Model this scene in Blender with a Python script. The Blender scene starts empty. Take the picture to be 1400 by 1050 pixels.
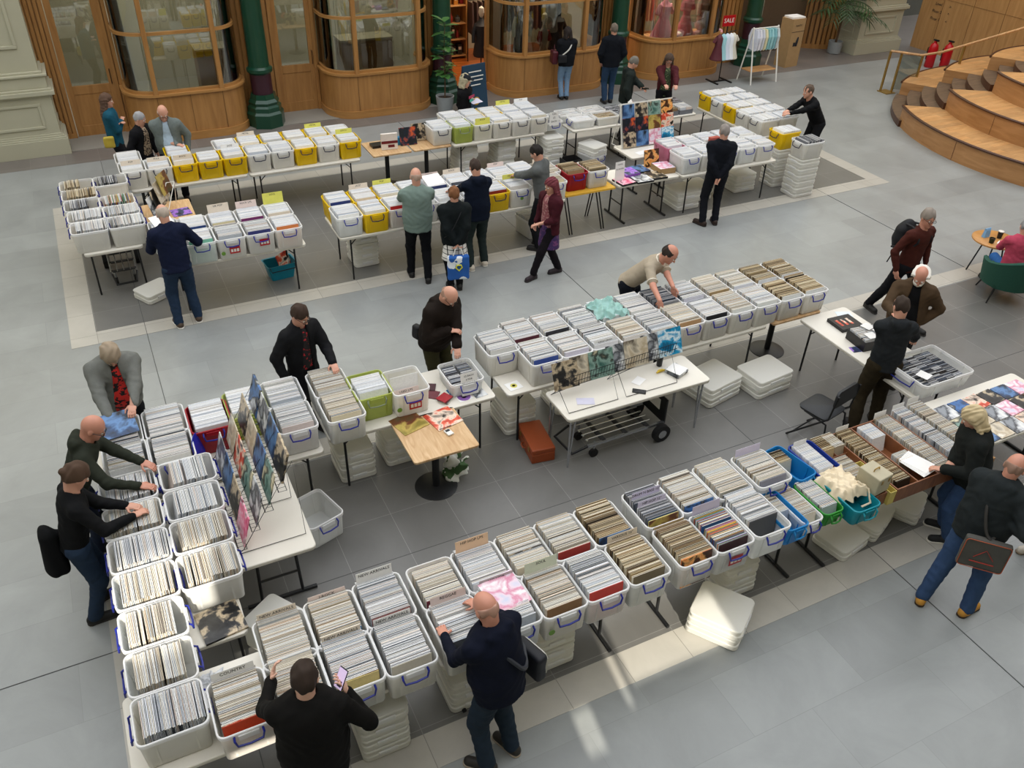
import bpy, math, random
import numpy as np
from mathutils import Vector, Matrix
random.seed(7)
COL = bpy.context.scene.collection
PI = math.pi
R_ = math.radians

# ---------------------------------------------------------------- camera
CAM_H = 6.4
RM = np.array([[0.89681166, -0.23752349, 0.37324447],
               [-0.44152519, -0.53392302, 0.72109757],
               [0.0280062, -0.81148555, -0.583701]])
FPX = 1162.836
cam_data = bpy.data.cameras.new('camera')
cam = bpy.data.objects.new('camera', cam_data)
COL.objects.link(cam)
cm = Matrix.Identity(4)
for i in range(3):
    cm[i][0] = RM[i][0]; cm[i][1] = -RM[i][1]; cm[i][2] = -RM[i][2]
cm[2][3] = CAM_H
cam.matrix_world = cm
cam_data.sensor_width = 36.0
cam_data.lens = 36.0 * FPX / 1400.0
cam_data.clip_end = 200
bpy.context.scene.camera = cam

def at(px, py, z=0.0):
    """world point at height z seen at photo pixel (surveying helper)"""
    d = RM @ np.array([px - 700.0, py - 525.0, FPX])
    t = (z - CAM_H) / d[2]
    return Vector((d[0] * t, d[1] * t, z))

# ---------------------------------------------------------------- materials
MATS = {}
def nt(m):
    m.use_nodes = True
    return m.node_tree.nodes, m.node_tree.links, m.node_tree.nodes['Principled BSDF']

def srgb(h):
    if isinstance(h, str):
        h = h.lstrip('#'); c = [int(h[i:i+2], 16) / 255 for i in (0, 2, 4)]
    else: c = h
    return tuple(x / 12.92 if x <= .04045 else ((x + .055) / 1.055) ** 2.4 for x in c) + (1.0,)

def mat(name, col, rough=.6, var=.12, scale=12.0, spec=.4, metal=0.0, bump=0.0, coat=0):
    """procedural material: base colour gently varied by noise"""
    if name in MATS: return MATS[name]
    m = bpy.data.materials.new(name); N, L, P = nt(m)
    c = srgb(col)
    tc = N.new('ShaderNodeTexCoord'); no = N.new('ShaderNodeTexNoise'); no.inputs['Scale'].default_value = scale
    no.inputs['Detail'].default_value = 3
    L.new(tc.outputs['Object'], no.inputs['Vector'])
    mx = N.new('ShaderNodeMix'); mx.data_type = 'RGBA'
    mx.inputs[6].default_value = tuple(x * (1 - var) for x in c[:3]) + (1,)
    mx.inputs[7].default_value = tuple(min(1, x * (1 + var)) for x in c[:3]) + (1,)
    L.new(no.outputs['Fac'], mx.inputs[0]); L.new(mx.outputs[2], P.inputs['Base Color'])
    P.inputs['Roughness'].default_value = rough
    P.inputs['Metallic'].default_value = metal
    P.inputs['Specular IOR Level'].default_value = spec
    if coat: P.inputs['Coat Weight'].default_value = coat
    if bump:
        b = N.new('ShaderNodeBump'); b.inputs['Strength'].default_value = bump; b.inputs['Distance'].default_value = .01
        L.new(no.outputs['Fac'], b.inputs['Height']); L.new(b.outputs['Normal'], P.inputs['Normal'])
    MATS[name] = m
    return m

def mat_plastic(name, col, clear=.4, rough=.35):
    """translucent tub plastic"""
    if name in MATS: return MATS[name]
    m = bpy.data.materials.new(name); N, L, P = nt(m)
    out = N['Material Output']
    P.inputs['Base Color'].default_value = srgb(col); P.inputs['Roughness'].default_value = rough
    tr = N.new('ShaderNodeBsdfTranslucent'); tr.inputs['Color'].default_value = srgb(col)
    tp = N.new('ShaderNodeBsdfTransparent')
    m1 = N.new('ShaderNodeMixShader'); m1.inputs[0].default_value = .35
    L.new(P.outputs[0], m1.inputs[1]); L.new(tr.outputs[0], m1.inputs[2])
    m2 = N.new('ShaderNodeMixShader')
    tc = N.new('ShaderNodeTexCoord'); no = N.new('ShaderNodeTexNoise'); no.inputs['Scale'].default_value = 6
    L.new(tc.outputs['Object'], no.inputs['Vector'])
    mr = N.new('ShaderNodeMapRange'); mr.inputs['To Min'].default_value = clear * .8; mr.inputs['To Max'].default_value = min(1, clear * 1.2)
    L.new(no.outputs['Fac'], mr.inputs['Value']); L.new(mr.outputs[0], m2.inputs[0])
    L.new(m1.outputs[0], m2.inputs[1]); L.new(tp.outputs[0], m2.inputs[2])
    L.new(m2.outputs[0], out.inputs['Surface'])
    MATS[name] = m
    return m

def mat_glass(name, tint='#dfe6e2', mixv=.86, rough=.02):
    if name in MATS: return MATS[name]
    m = bpy.data.materials.new(name); N, L, P = nt(m); out = N['Material Output']
    tp = N.new('ShaderNodeBsdfTransparent'); tp.inputs['Color'].default_value = srgb(tint)
    gl = N.new('ShaderNodeBsdfGlossy'); gl.inputs['Roughness'].default_value = rough
    no = N.new('ShaderNodeTexNoise'); no.inputs['Scale'].default_value = .8
    fr = N.new('ShaderNodeFresnel'); fr.inputs['IOR'].default_value = 1.5
    mr = N.new('ShaderNodeMath'); mr.operation = 'MULTIPLY_ADD'; mr.inputs[1].default_value = 1.4; mr.inputs[2].default_value = 1 - mixv - .04
    L.new(fr.outputs[0], mr.inputs[0])
    ms = N.new('ShaderNodeMixShader'); L.new(mr.outputs[0], ms.inputs[0])
    L.new(tp.outputs[0], ms.inputs[1]); L.new(gl.outputs[0], ms.inputs[2]); L.new(ms.outputs[0], out.inputs['Surface'])
    MATS[name] = m
    return m

def mat_attr(name, rough=.45, spec=.4):
    """per-piece colour stored on the mesh (sleeves, covers, goods)"""
    if name in MATS: return MATS[name]
    m = bpy.data.materials.new(name); N, L, P = nt(m)
    a = N.new('ShaderNodeAttribute'); a.attribute_name = 'Col'
    tc = N.new('ShaderNodeTexCoord'); no = N.new('ShaderNodeTexNoise'); no.inputs['Scale'].default_value = 60
    L.new(tc.outputs['Object'], no.inputs['Vector'])
    mr = N.new('ShaderNodeMapRange'); mr.inputs['To Min'].default_value = .86; mr.inputs['To Max'].default_value = 1.1
    L.new(no.outputs['Fac'], mr.inputs['Value'])
    mx = N.new('ShaderNodeMix'); mx.data_type = 'RGBA'; mx.blend_type = 'MULTIPLY'; mx.inputs[0].default_value = 1
    L.new(a.outputs['Color'], mx.inputs[6]); L.new(mr.outputs[0], mx.inputs[7])
    L.new(mx.outputs[2], P.inputs['Base Color'])
    P.inputs['Roughness'].default_value = rough; P.inputs['Specular IOR Level'].default_value = spec
    MATS[name] = m
    return m

def mat_wood(name, light, dark, rough=.45, scale=(1, 1, 12), dist=2.0, planks=None):
    if name in MATS: return MATS[name]
    m = bpy.data.materials.new(name); N, L, P = nt(m)
    tc = N.new('ShaderNodeTexCoord'); mp = N.new('ShaderNodeMapping'); mp.inputs['Scale'].default_value = scale
    L.new(tc.outputs['Object'], mp.inputs['Vector'])
    no = N.new('ShaderNodeTexNoise'); no.inputs['Scale'].default_value = 2.2; no.inputs['Detail'].default_value = 6; no.inputs['Distortion'].default_value = dist
    L.new(mp.outputs[0], no.inputs['Vector'])
    cr = N.new('ShaderNodeValToRGB'); cr.color_ramp.elements[0].position = .3; cr.color_ramp.elements[1].position = .7
    cr.color_ramp.elements[0].color = srgb(dark); cr.color_ramp.elements[1].color = srgb(light)
    L.new(no.outputs['Fac'], cr.inputs[0])
    last = cr.outputs[0]
    if planks:
        br = N.new('ShaderNodeTexBrick'); br.inputs['Scale'].default_value = 1
        br.inputs['Brick Width'].default_value = planks[0]; br.inputs['Row Height'].default_value = planks[1]
        br.inputs['Mortar Size'].default_value = .002
        br.inputs['Color1'].default_value = (.8, .8, .8, 1); br.inputs['Color2'].default_value = (1.15, 1.12, 1.05, 1); br.inputs['Mortar'].default_value = (.45, .4, .35, 1)
        L.new(tc.outputs['Object'], br.inputs['Vector'])
        mx = N.new('ShaderNodeMix'); mx.data_type = 'RGBA'; mx.blend_type = 'MULTIPLY'; mx.inputs[0].default_value = 1
        L.new(last, mx.inputs[6]); L.new(br.outputs[0], mx.inputs[7]); last = mx.outputs[2]
    L.new(last, P.inputs['Base Color']); P.inputs['Roughness'].default_value = rough
    MATS[name] = m
    return m

def mat_stone(name, base, var=.1, tile=(.616, .616), off=(.03, 5.70), joint='#8a8c8a', rough=.33, jw=.004, offset=0.0):
    """honed floor tiles with thin joints"""
    if name in MATS: return MATS[name]
    m = bpy.data.materials.new(name); N, L, P = nt(m)
    tc = N.new('ShaderNodeTexCoord'); mp = N.new('ShaderNodeMapping'); mp.inputs['Location'].default_value = (-off[0], -off[1], 0)
    L.new(tc.outputs['Object'], mp.inputs['Vector'])
    br = N.new('ShaderNodeTexBrick'); br.offset = offset; br.inputs['Scale'].default_value = 1
    br.inputs['Brick Width'].default_value = tile[0]; br.inputs['Row Height'].default_value = tile[1]
    br.inputs['Mortar Size'].default_value = jw; br.inputs['Mortar Smooth'].default_value = .2
    c = srgb(base)
    br.inputs['Color1'].default_value = tuple(x * (1 - var * .5) for x in c[:3]) + (1,)
    br.inputs['Color2'].default_value = tuple(x * (1 + var * .5) for x in c[:3]) + (1,)
    br.inputs['Mortar'].default_value = srgb(joint)
    L.new(mp.outputs[0], br.inputs['Vector'])
    no = N.new('ShaderNodeTexNoise'); no.inputs['Scale'].default_value = 1.3; no.inputs['Detail'].default_value = 8; no.inputs['Roughness'].default_value = .65; no.inputs['Distortion'].default_value = .6
    L.new(tc.outputs['Object'], no.inputs['Vector'])
    mr = N.new('ShaderNodeMapRange'); mr.inputs['From Min'].default_value = .25; mr.inputs['From Max'].default_value = .75; mr.inputs['To Min'].default_value = 1 - var; mr.inputs['To Max'].default_value = 1 + var
    L.new(no.outputs['Fac'], mr.inputs['Value'])
    mx = N.new('ShaderNodeMix'); mx.data_type = 'RGBA'; mx.blend_type = 'MULTIPLY'; mx.inputs[0].default_value = 1
    L.new(br.outputs[0], mx.inputs[6]); L.new(mr.outputs[0], mx.inputs[7])
    L.new(mx.outputs[2], P.inputs['Base Color'])
    r2 = N.new('ShaderNodeMapRange'); r2.inputs['To Min'].default_value = rough - .06; r2.inputs['To Max'].default_value = rough + .1
    L.new(no.outputs['Fac'], r2.inputs['Value']); L.new(r2.outputs[0], P.inputs['Roughness'])
    P.inputs['Specular IOR Level'].default_value = .5
    MATS[name] = m
    return m

def mat_cover(k):
    """generic abstract sleeve art, a different palette for every k"""
    name = 'sleeve_art_%d' % k
    if name in MATS: return MATS[name]
    pals = [['#1c2a44', '#3f74b5', '#e8eef5', '#141414'], ['#d9a441', '#f4e3b2', '#403020', '#8c4a2a'], ['#101010', '#2c2c2e', '#7c6a55', '#c9b79a'],
            ['#d8366f', '#f08aa8', '#7a1538', '#fbd0dc'], ['#e9e3d6', '#b9a88c', '#5b5348', '#d8cdb8'], ['#2f5d55', '#88a79c', '#d9d0b0', '#1d2b2a'],
            ['#a6271f', '#e05a3a', '#1c1414', '#f0d9c4'], ['#e07b2e', '#f3b36a', '#5a2a12', '#2a1a12'], ['#14181f', '#27456e', '#0b0b0d', '#5d86b8'],
            ['#f2f2ee', '#c9ccd0', '#8f949b', '#3a3d44'], ['#1496c8', '#e8f6fb', '#0f5f86', '#1496c8'], ['#6b3fa0', '#b07be0', '#2a1a3d', '#38506f'],
            ['#8a7d3a', '#c0a85a', '#4d4426', '#6d3a22'], ['#c9cfe6', '#e9d5e2', '#f6f4f7', '#d987a5'], ['#0f1a2c', '#10131a', '#c8542c', '#1a2338']]
    p = pals[k % len(pals)]
    m = bpy.data.materials.new(name); N, L, P = nt(m)
    tc = N.new('ShaderNodeTexCoord'); mp = N.new('ShaderNodeMapping'); mp.inputs['Location'].default_value = (k * 3.7, k * 1.3, k * 2.1)
    L.new(tc.outputs['Object'], mp.inputs['Vector'])
    vo = N.new('ShaderNodeTexNoise'); vo.inputs['Scale'].default_value = 4.5 + (k % 4) * 1.6; vo.inputs['Detail'].default_value = 4; vo.inputs['Distortion'].default_value = .35
    L.new(mp.outputs[0], vo.inputs['Vector'])
    cr = N.new('ShaderNodeValToRGB'); cr.color_ramp.interpolation = 'LINEAR'
    e = cr.color_ramp.elements
    e[0].position = .33; e[0].color = srgb(p[0]); e[1].position = .46; e[1].color = srgb(p[1])
    x = e.new(.54); x.color = srgb(p[3]); x = e.new(.66); x.color = srgb(p[2])
    L.new(vo.outputs['Fac'], cr.inputs[0]); L.new(cr.outputs[0], P.inputs['Base Color'])
    P.inputs['Roughness'].default_value = .3
    MATS[name] = m
    return m

# ---------------------------------------------------------------- mesh builder
class MB:
    def __init__(s): s.v = []; s.f = []; s.m = []; s.c = []; s.cc = None
    def add(s, vs, fs, m=0, col=None):
        o = len(s.v); s.v += [tuple(v) for v in vs]
        for f in fs: s.f.append(tuple(i + o for i in f)); s.m.append(m); s.c.append(col)
        return s
    def box(s, cx, cy, cz, sx, sy, sz, m=0, M=None, col=None, top=None):
        x, y, z = sx / 2, sy / 2, sz / 2
        vs = [Vector((a * x, b * y, c * z)) for c in (-1, 1) for b in (-1, 1) for a in (-1, 1)]
        if M is not None: vs = [M @ v for v in vs]
        vs = [(v[0] + cx, v[1] + cy, v[2] + cz) for v in vs]
        fs = [(0, 2, 3, 1), (4, 5, 7, 6), (0, 1, 5, 4), (2, 6, 7, 3), (0, 4, 6, 2), (1, 3, 7, 5)]
        o = len(s.v); s.v += vs
        for i, f in enumerate(fs):
            s.f.append(tuple(k + o for k in f)); s.m.append(m); s.c.append(top if (top is not None and i == 1) else col)
        return s
    def span(s, a, b, m=0, col=None):
        return s.box(*[(a[i] + b[i]) / 2 for i in range(3)], *[abs(b[i] - a[i]) for i in range(3)], m=m, col=col)
    def ring(s, loops, m=0, capa=True, capb=True, col=None):
        n = len(loops[0]); o = len(s.v)
        for l in loops: s.v += [tuple(p) for p in l]
        for k in range(len(loops) - 1):
            for i in range(n):
                j = (i + 1) % n
                s.f.append((o + k * n + i, o + k * n + j, o + (k + 1) * n + j, o + (k + 1) * n + i)); s.m.append(m); s.c.append(col)
        if capa: s.f.append(tuple(o + i for i in reversed(range(n)))); s.m.append(m); s.c.append(col)
        if capb: s.f.append(tuple(o + (len(loops) - 1) * n + i for i in range(n))); s.m.append(m); s.c.append(col)
        return s
    def tube(s, path, r, n=8, m=0, closed=False, col=None):
        P = [Vector(p) for p in path]; rs = r if isinstance(r, (list, tuple)) else [r] * len(P)
        loops = []; up = None; K = len(P)
        for i, p in enumerate(P):
            if closed: t = P[(i + 1) % K] - P[i - 1]
            else: t = P[min(i + 1, K - 1)] - P[max(i - 1, 0)]
            t = t.normalized() if t.length > 1e-9 else Vector((0, 0, 1))
            if up is None: up = t.orthogonal().normalized()
            up = (up - t * up.dot(t)); up = up.normalized() if up.length > 1e-6 else t.orthogonal().normalized()
            sd = t.cross(up)
            loops.append([p + (up * math.cos(a) + sd * math.sin(a)) * rs[i] for a in [2 * PI * k / n for k in range(n)]])
        if closed: loops.append(loops[0])
        return s.ring(loops, m, not closed, not closed, col)
    def cyl(s, a, b, r, r2=None, n=16, m=0, col=None):
        return s.tube([a, b], [r, r if r2 is None else r2], n, m, col=col)
    def lathe(s, prof, c=(0, 0, 0), n=24, m=0, col=None):
        loops = [[(c[0] + r * math.cos(2 * PI * k / n), c[1] + r * math.sin(2 * PI * k / n), c[2] + z) for k in range(n)] for r, z in prof]
        return s.ring(loops, m, True, True, col)
    def prism(s, poly, z0, z1, m=0, col=None):
        return s.ring([[(x, y, z0) for x, y in poly], [(x, y, z1) for x, y in poly]], m, True, True, col)
    def build(s, name, mats, parent=None, smooth=False, loc=None, bevel=0):
        me = bpy.data.meshes.new(name); me.from_pydata(s.v, [], s.f)
        if not isinstance(mats, (list, tuple)): mats = [mats]
        for m in mats: me.materials.append(m)
        if len(mats) > 1: me.polygons.foreach_set('material_index', s.m)
        if any(c is not None for c in s.c):
            at_ = me.color_attributes.new('Col', 'FLOAT_COLOR', 'CORNER')
            buf = np.ones((len(me.loops), 4), dtype=np.float32); k = 0
            for f, c in zip(s.f, s.c):
                n = len(f)
                if c is not None: buf[k:k + n, :3] = c[:3]
                k += n
            at_.data.foreach_set('color', buf.ravel())
        if smooth:
            me.polygons.foreach_set('use_smooth', [True] * len(me.polygons))
            try: me.set_sharp_from_angle(angle=R_(40))
            except Exception: pass
        me.update()
        o = bpy.data.objects.new(name, me); COL.objects.link(o)
        if parent: o.parent = parent
        if loc: o.location = loc
        if bevel:
            b = o.modifiers.new('bevel', 'BEVEL'); b.width = bevel; b.segments = 2; b.limit_method = 'ANGLE'
        return o

def rrect(w, d, r, seg=4, cx=0, cy=0):
    pts = []
    for k, (sx, sy) in enumerate([(1, 1), (-1, 1), (-1, -1), (1, -1)]):
        ox, oy = cx + sx * (w / 2 - r), cy + sy * (d / 2 - r)
        for i in range(seg + 1):
            a = k * PI / 2 + i * PI / 2 / seg
            pts.append((ox + r * math.cos(a), oy + r * math.sin(a)))
    return pts

def tag(o, label=None, cat=None, group=None, kind=None):
    if label: o['label'] = label
    if cat: o['category'] = cat
    if group: o['group'] = group
    if kind: o['kind'] = kind
    return o
def thing(name, label, cat, loc=(0, 0, 0), rz=0, group=None):
    o = bpy.data.objects.new(name, None); COL.objects.link(o); o.empty_display_size = .1
    o.location = loc; o.rotation_euler = (0, 0, rz)
    return tag(o, label, cat, group)
def copy_tree(o, loc=None, rz=None, label=None, group=None, parent=None):
    c = o.copy(); COL.objects.link(c); c.parent = parent
    if loc is not None: c.location = loc
    if rz is not None: c.rotation_euler = (0, 0, rz)
    if label: c['label'] = label
    if group: c['group'] = group
    for ch in list(o.children): copy_tree(ch, parent=c)
    return c
def text_mesh(txt, size, mat_, M, parent=None, name='lettering', align='CENTER'):
    cu = bpy.data.curves.new('t', 'FONT'); cu.body = txt; cu.size = size; cu.align_x = align; cu.align_y = 'CENTER'; cu.extrude = .0004; cu.resolution_u = 2
    o = bpy.data.objects.new('t', cu)
    COL.objects.link(o)
    dg = bpy.context.evaluated_depsgraph_get(); dg.update()
    me = bpy.data.meshes.new_from_object(o.evaluated_get(dg))
    bpy.data.objects.remove(o); me.transform(M)
    me.materials.clear(); me.materials.append(mat_)
    ob = bpy.data.objects.new(name, me); COL.objects.link(ob)
    if parent: ob.parent = parent
    return ob

M_white = mat('white_paint', '#e9e7e0', .5, .05)
M_black = mat('black_steel', '#17181a', .45, .1)
M_rub = mat('black_rubber', '#101011', .8, .1)
M_chrome = mat('chrome_steel', '#b9bcc0', .25, .05, metal=.9)
M_ink = mat('printed_ink', '#22242a', .6, .05)
M_paper = mat('paper', '#f1f0ee', .6, .04)
M_oak = mat_wood('oak_joinery', '#b08049', '#996b39', .42, (5, 5, .6), .5)
M_oak2 = mat_wood('oak_panel_horizontal', '#b8874e', '#a1733e', .42, (.8, .8, 6), .5)
M_sage = mat('sage_cream_paint', '#b5b29c', .55, .05, 3)
M_green = mat('dark_green_gloss_paint', '#12402e', .3, .12, 8, coat=.3)
M_purple = mat('oxblood_paint', '#3c1f2a', .35, .1)
# ---------------------------------------------------------------- the setting
def struct(mb, name, mats, smooth=False, bevel=0):
    o = mb.build(name, mats, smooth=smooth, bevel=bevel); o['kind'] = 'structure'; return o
def slab(name, x0, x1, y0, y1, z, m, t=.02):
    mb = MB(); mb.span((x0, y0, z - t), (x1, y1, z)); return struct(mb, name, m)

F_field = mat_stone('floor_field_stone', '#8e9190', .15, tile=(1.232, .616), joint='#858886', offset=.5, jw=.003)
F_inset = mat_stone('floor_inset_stone', '#696865', .14, joint='#888784', jw=.003)
F_strip = mat_stone('floor_border_stone', '#b0aca3', .12, joint='#8b8880')
F_dark = mat_stone('floor_shopfront_stone', '#736d68', .12, tile=(.616, .616), joint='#857f7a')
slab('floor', -14, 27, -6, 24, 0, F_field, .2)
slab('floor_inset', -.60, 13.67, 11.33, 15.5, .003, F_inset)
slab('floor_inset', -.60, 13.67, 3.80, 7.49, .003, F_inset)
slab('floor_shopfront_band', -6, 27, 17.9, 24, .002, F_dark)
def frame(x0, x1, y0, y1, w):
    mb = MB()
    mb.span((x0, y0, -.02), (x1, y0 + w, .004)); mb.span((x0, y1 - w, -.02), (x1, y1, .004))
    mb.span((x0, y0 + w, -.02), (x0 + w, y1 - w, .004)); mb.span((x1 - w, y0 + w, -.02), (x1, y1 - w, .004))
    struct(mb, 'floor_border', F_strip)
frame(-.92, 13.98, 11.0, 15.85, .325)
frame(-.92, 13.98, 3.48, 7.83, .32)
mb = MB()
for x in (.03, 6.19, 12.35, -6.13): mb.span((x - .0035, -5, -.01), (x + .0035, 17.9, .0052))
for y in (5.70, -.46): mb.span((-13, y - .003, -.01), (24, y + .003, .0052))
struct(mb, 'floor_movement_joint', mat('joint_filler', '#4d4e4d', .6))
mb = MB(); mb.prism([(8.0, 10.98 + .55), (8.35, 11.55), (8.33, 11.82), (7.98, 11.8)], .004, .0055)
# access cover in the floor by the strip, small
tag(mb.build('floor_hatch', mat('hatch', '#74726e', .4)), 'small square access cover set in the grey floor', 'floor hatch')
o = bpy.data.objects['floor_hatch']; o['kind'] = 'structure'

# curved oak shopfront bays ------------------------------------------------
GLZ = mat_glass('shop_glass')
def bay_path(x0, x1, yf, yb, r=.62, seg=10, rr=.62):
    """plan of a bay front, from the back on the left round to the back on the right"""
    pts = [(x0, yb)]
    for i in range(seg + 1):
        a = PI + i * (PI / 2) / seg
        pts.append((x0 + r + r * math.cos(a), yf + r + r * math.sin(a)))
    for i in range(seg + 1):
        a = 1.5 * PI + i * (PI / 2) / seg
        pts.append((x1 - rr + rr * math.cos(a), yf + rr + rr * math.sin(a)))
    pts.append((x1, yb)); return pts
def offset(path, d):
    out = []
    for i, p in enumerate(path):
        a = Vector(path[max(i - 1, 0)]); b = Vector(path[min(i + 1, len(path) - 1)])
        t = (b - a).normalized(); n = Vector((t.y, -t.x)); q = Vector(p) + n * d; out.append((q.x, q.y))
    return out
def wall_along(mb, path, d0, d1, z0, z1, m=0):
    A = offset(path, d0); B = offset(path, d1); n = len(path)
    vs = [(x, y, z0) for x, y in A] + [(x, y, z0) for x, y in B] + [(x, y, z1) for x, y in A] + [(x, y, z1) for x, y in B]
    fs = []
    for i in range(n - 1):
        fs += [(n + i, n + i + 1, 3 * n + i + 1, 3 * n + i), (i + 1, i, 2 * n + i, 2 * n + i + 1), (2 * n + i, 3 * n + i, 3 * n + i + 1, 2 * n + i + 1), (i, i + 1, n + i + 1, n + i)]
    fs += [(0, n, 3 * n, 2 * n), (n - 1, 3 * n - 1 - 0, 4 * n - 1, 2 * n - 1)] if False else [(0, n, 3 * n, 2 * n), (n - 1, 3 * n - 1, 4 * n - 1, 2 * n - 1)]
    mb.add(vs, fs, m)
def bay(n, x0, x1, label, mull, top=4.2):
    yf, yb = 18.45, 19.6
    p = bay_path(x0, x1, yf, yb)
    t = thing('window_%d' % n, label, 'shop window', (0, 0, 0)); t['kind'] = 'structure'
    mb = MB(); wall_along(mb, p, -.06, 0, .0, .93)
    for xm in mull:
        pass
    mb.build('base_panel', M_oak, t, True)
    mb = MB(); wall_along(mb, p, -.05, .03, 0, .16)
    mb.build('plinth', M_oak2, t, True)
    mb = MB(); wall_along(mb, p, -.12, .045, .93, .975); wall_along(mb, p, -.10, -.02, .975, 1.03)
    mb.build('sill', M_oak2, t, True)
    mb = MB(); wall_along(mb, p, -.10, -.02, 2.08, 2.14); mb.build('transom', M_oak2, t, True)
    mb = MB(); wall_along(mb, p, -.10, .03, 3.2, 3.4); wall_along(mb, p, -.3, .0, 3.4, top); mb.build('fascia', M_oak2, t, True)
    for xm in mull:
        mb = MB(); mb.span((xm - .045, yf - .03, .95), (xm + .045, yf + .1, 3.25)); mb.build('mullion', M_oak, t, bevel=.006)
    for xm in (x0, x1):
        mb = MB(); mb.span((xm - .04, yb - .12, 0), (xm + .04, yb, 3.25)); mb.build('jamb', M_oak, t)
    for xm in mull + [(mull[0] + mull[-1]) / 2]:
        mb = MB(); mb.span((xm - .003, yf - .003, .17), (xm + .003, yf + .002, .93))
        mb.build('panel_joint', mat('joint_shadow_oak', '#5d4227', .6), t)
    mb = MB(); wall_along(mb, p, -.062, -.054, 1.03, 2.08); wall_along(mb, p, -.062, -.054, 2.14, 3.2)
    mb.build('glazing', GLZ, t, True)
    return t
bay(1, .78, 3.15, 'curved oak bay window of the empty unit nearest the cream pillar', [1.34, 2.62])
bay(2, 4.9, 7.35, 'curved oak bay window with a brown cupboard standing inside', [5.5, 6.95])
bay(3, 9.1, 12.0, 'curved oak bay window of the dark clothes shop', [9.6, 11.2])
bay(4, 13.15, 15.65, 'curved oak bay window showing pink dresses', [13.85, 15.0])

def half_glazed_door(x0, x1, y, label):
    t = thing('door_1' if x0 < 0 else 'door_2', label, 'door', ((x0 + x1) / 2, y, 0)); t['kind'] = 'structure'; w = (x1 - x0) / 2
    mb = MB(); z1 = 3.2
    mb.span((-w, -.025, 0), (-w + .12, .025, z1)); mb.span((w - .12, -.025, 0), (w, .025, z1))
    mb.span((-w + .12, -.025, 0), (w - .12, .025, .22)); mb.span((-w + .12, -.025, .85), (w - .12, .025, 1.02)); mb.span((-w + .12, -.025, z1 - .15), (w - .12, .025, z1))
    mb.build('door_frame', M_oak, t, bevel=.005)
    mb = MB(); mb.span((-w + .12, -.012, .22), (w - .12, .012, .85)); mb.build('lower_panel', M_oak, t)
    mb = MB(); mb.span((-w + .12, -.004, 1.02), (w - .12, .004, z1 - .15)); mb.build('glass_pane', GLZ, t)
    mb = MB(); mb.tube([(w - .06, -.03, 1.02), (w - .06, -.07, 1.02), (w - .06, -.07, 1.3), (w - .06, -.03, 1.3)], .009); mb.build('pull_handle', mat('bronze', '#4a3526', .35, metal=.6), t, True)
    return t
half_glazed_door(-.25, .68, 19.45, 'half-glazed oak door beside the cream pillar')
half_glazed_door(3.98, 4.84, 19.45, 'half-glazed oak door between the two empty bay windows')
# fluted oak linings
def flutes(x0, x1, y, n, name='fluted_panel', label=None):
    mb = MB(); w = (x1 - x0) / n
    for i in range(n):
        mb.span((x0 + i * w + w * .14, y - .05, 0), (x0 + i * w + w * .86, y, 4.2))
    mb.span((x0, y - .005, 0), (x1, y + .1, 4.2)); 
    mb.span((x0, y - .06, 0), (x1, y, .1))
    o = mb.build(name, M_oak); o['kind'] = 'structure'; o.name = 'wall_' + name
flutes(-1.0, -.27, 19.42, 9); flutes(.66, .82, 19.45, 2); flutes(3.15, 3.98, 19.3, 8); flutes(4.8, 4.9, 19.45, 1); flutes(7.35, 8.0, 19.3, 6)
flutes(12.0, 12.5, 19.3, 5); flutes(15.65, 16.6, 19.3, 7)
# header above openings, upper wall
mb = MB(); mb.span((-1.0, 19.35, 3.2), (17.2, 19.65, 4.2)); struct(mb, 'wall_back_header', M_oak2)
mb = MB(); mb.span((-12, 19.3, 4.2), (26, 19.9, 11)); struct(mb, 'wall_back', M_sage)
# interior shell behind the shopfront
M_plaster = mat('unit_plaster', '#a9a493', .7, .05, 2)
mb = MB()
mb.span((-1.0, 23.0, 0), (17.4, 23.2, 4.3)); mb.span((-1.1, 19.5, 0), (-.95, 23, 4.3)); mb.span((3.72, 19.7, 0), (3.86, 23, 4.3)); mb.span((8.0, 19.7, 0), (8.15, 23, 4.3))
struct(mb, 'wall_unit_interior', M_plaster)
mb = MB(); mb.span((12.25, 20.3, 0), (12.4, 23, 4.3)); mb.span((17.3, 19.4, 0), (17.45, 23.2, 4.3)); struct(mb, 'wall_shop_divider', M_plaster)
mb = MB(); mb.span((-1.0, 19.3, 4.25), (17.4, 23.2, 4.35)); struct(mb, 'ceiling_units', M_plaster)
slab('floor_empty_units', -.95, 8.0, 18.6, 23, .012, mat('screed', '#8f8b82', .6, .08, 3))
slab('floor_shop_boards', 8.15, 17.3, 19.35, 23, .012, mat_wood('orange_floorboards', '#b9672c', '#8d4a1c', .35, (1, 8, 1), 1.0, (1.6, .12)))
def lamp(name, loc, energy, size, col, rot=(0, 0, 0), sy=None):
    l = bpy.data.lights.new(name, 'AREA'); l.energy = energy; l.size = size; l.color = col
    if sy: l.shape = 'RECTANGLE'; l.size_y = sy
    o = bpy.data.objects.new(name, l); COL.objects.link(o); o.location = loc; o.rotation_euler = rot; return o
lamp('shop_ceiling_light', (10.4, 20.4, 4.1), 170, 2.2, (1, .78, .55)); lamp('shop_ceiling_light', (14.5, 20.6, 4.1), 300, 2.6, (1, .80, .60)); lamp('window_fill_light', (14.4, 19.4, 3.9), 170, 1.8, (1, .82, .66), sy=.3)  # light above the window is added fill to brighten the pink dresses
lamp('unit_ceiling_light', (1.6, 20.8, 4.1), 130, 2, (1, .9, .76)); lamp('unit_ceiling_light', (6, 20.8, 4.1), 130, 2, (1, .9, .76))

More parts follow.
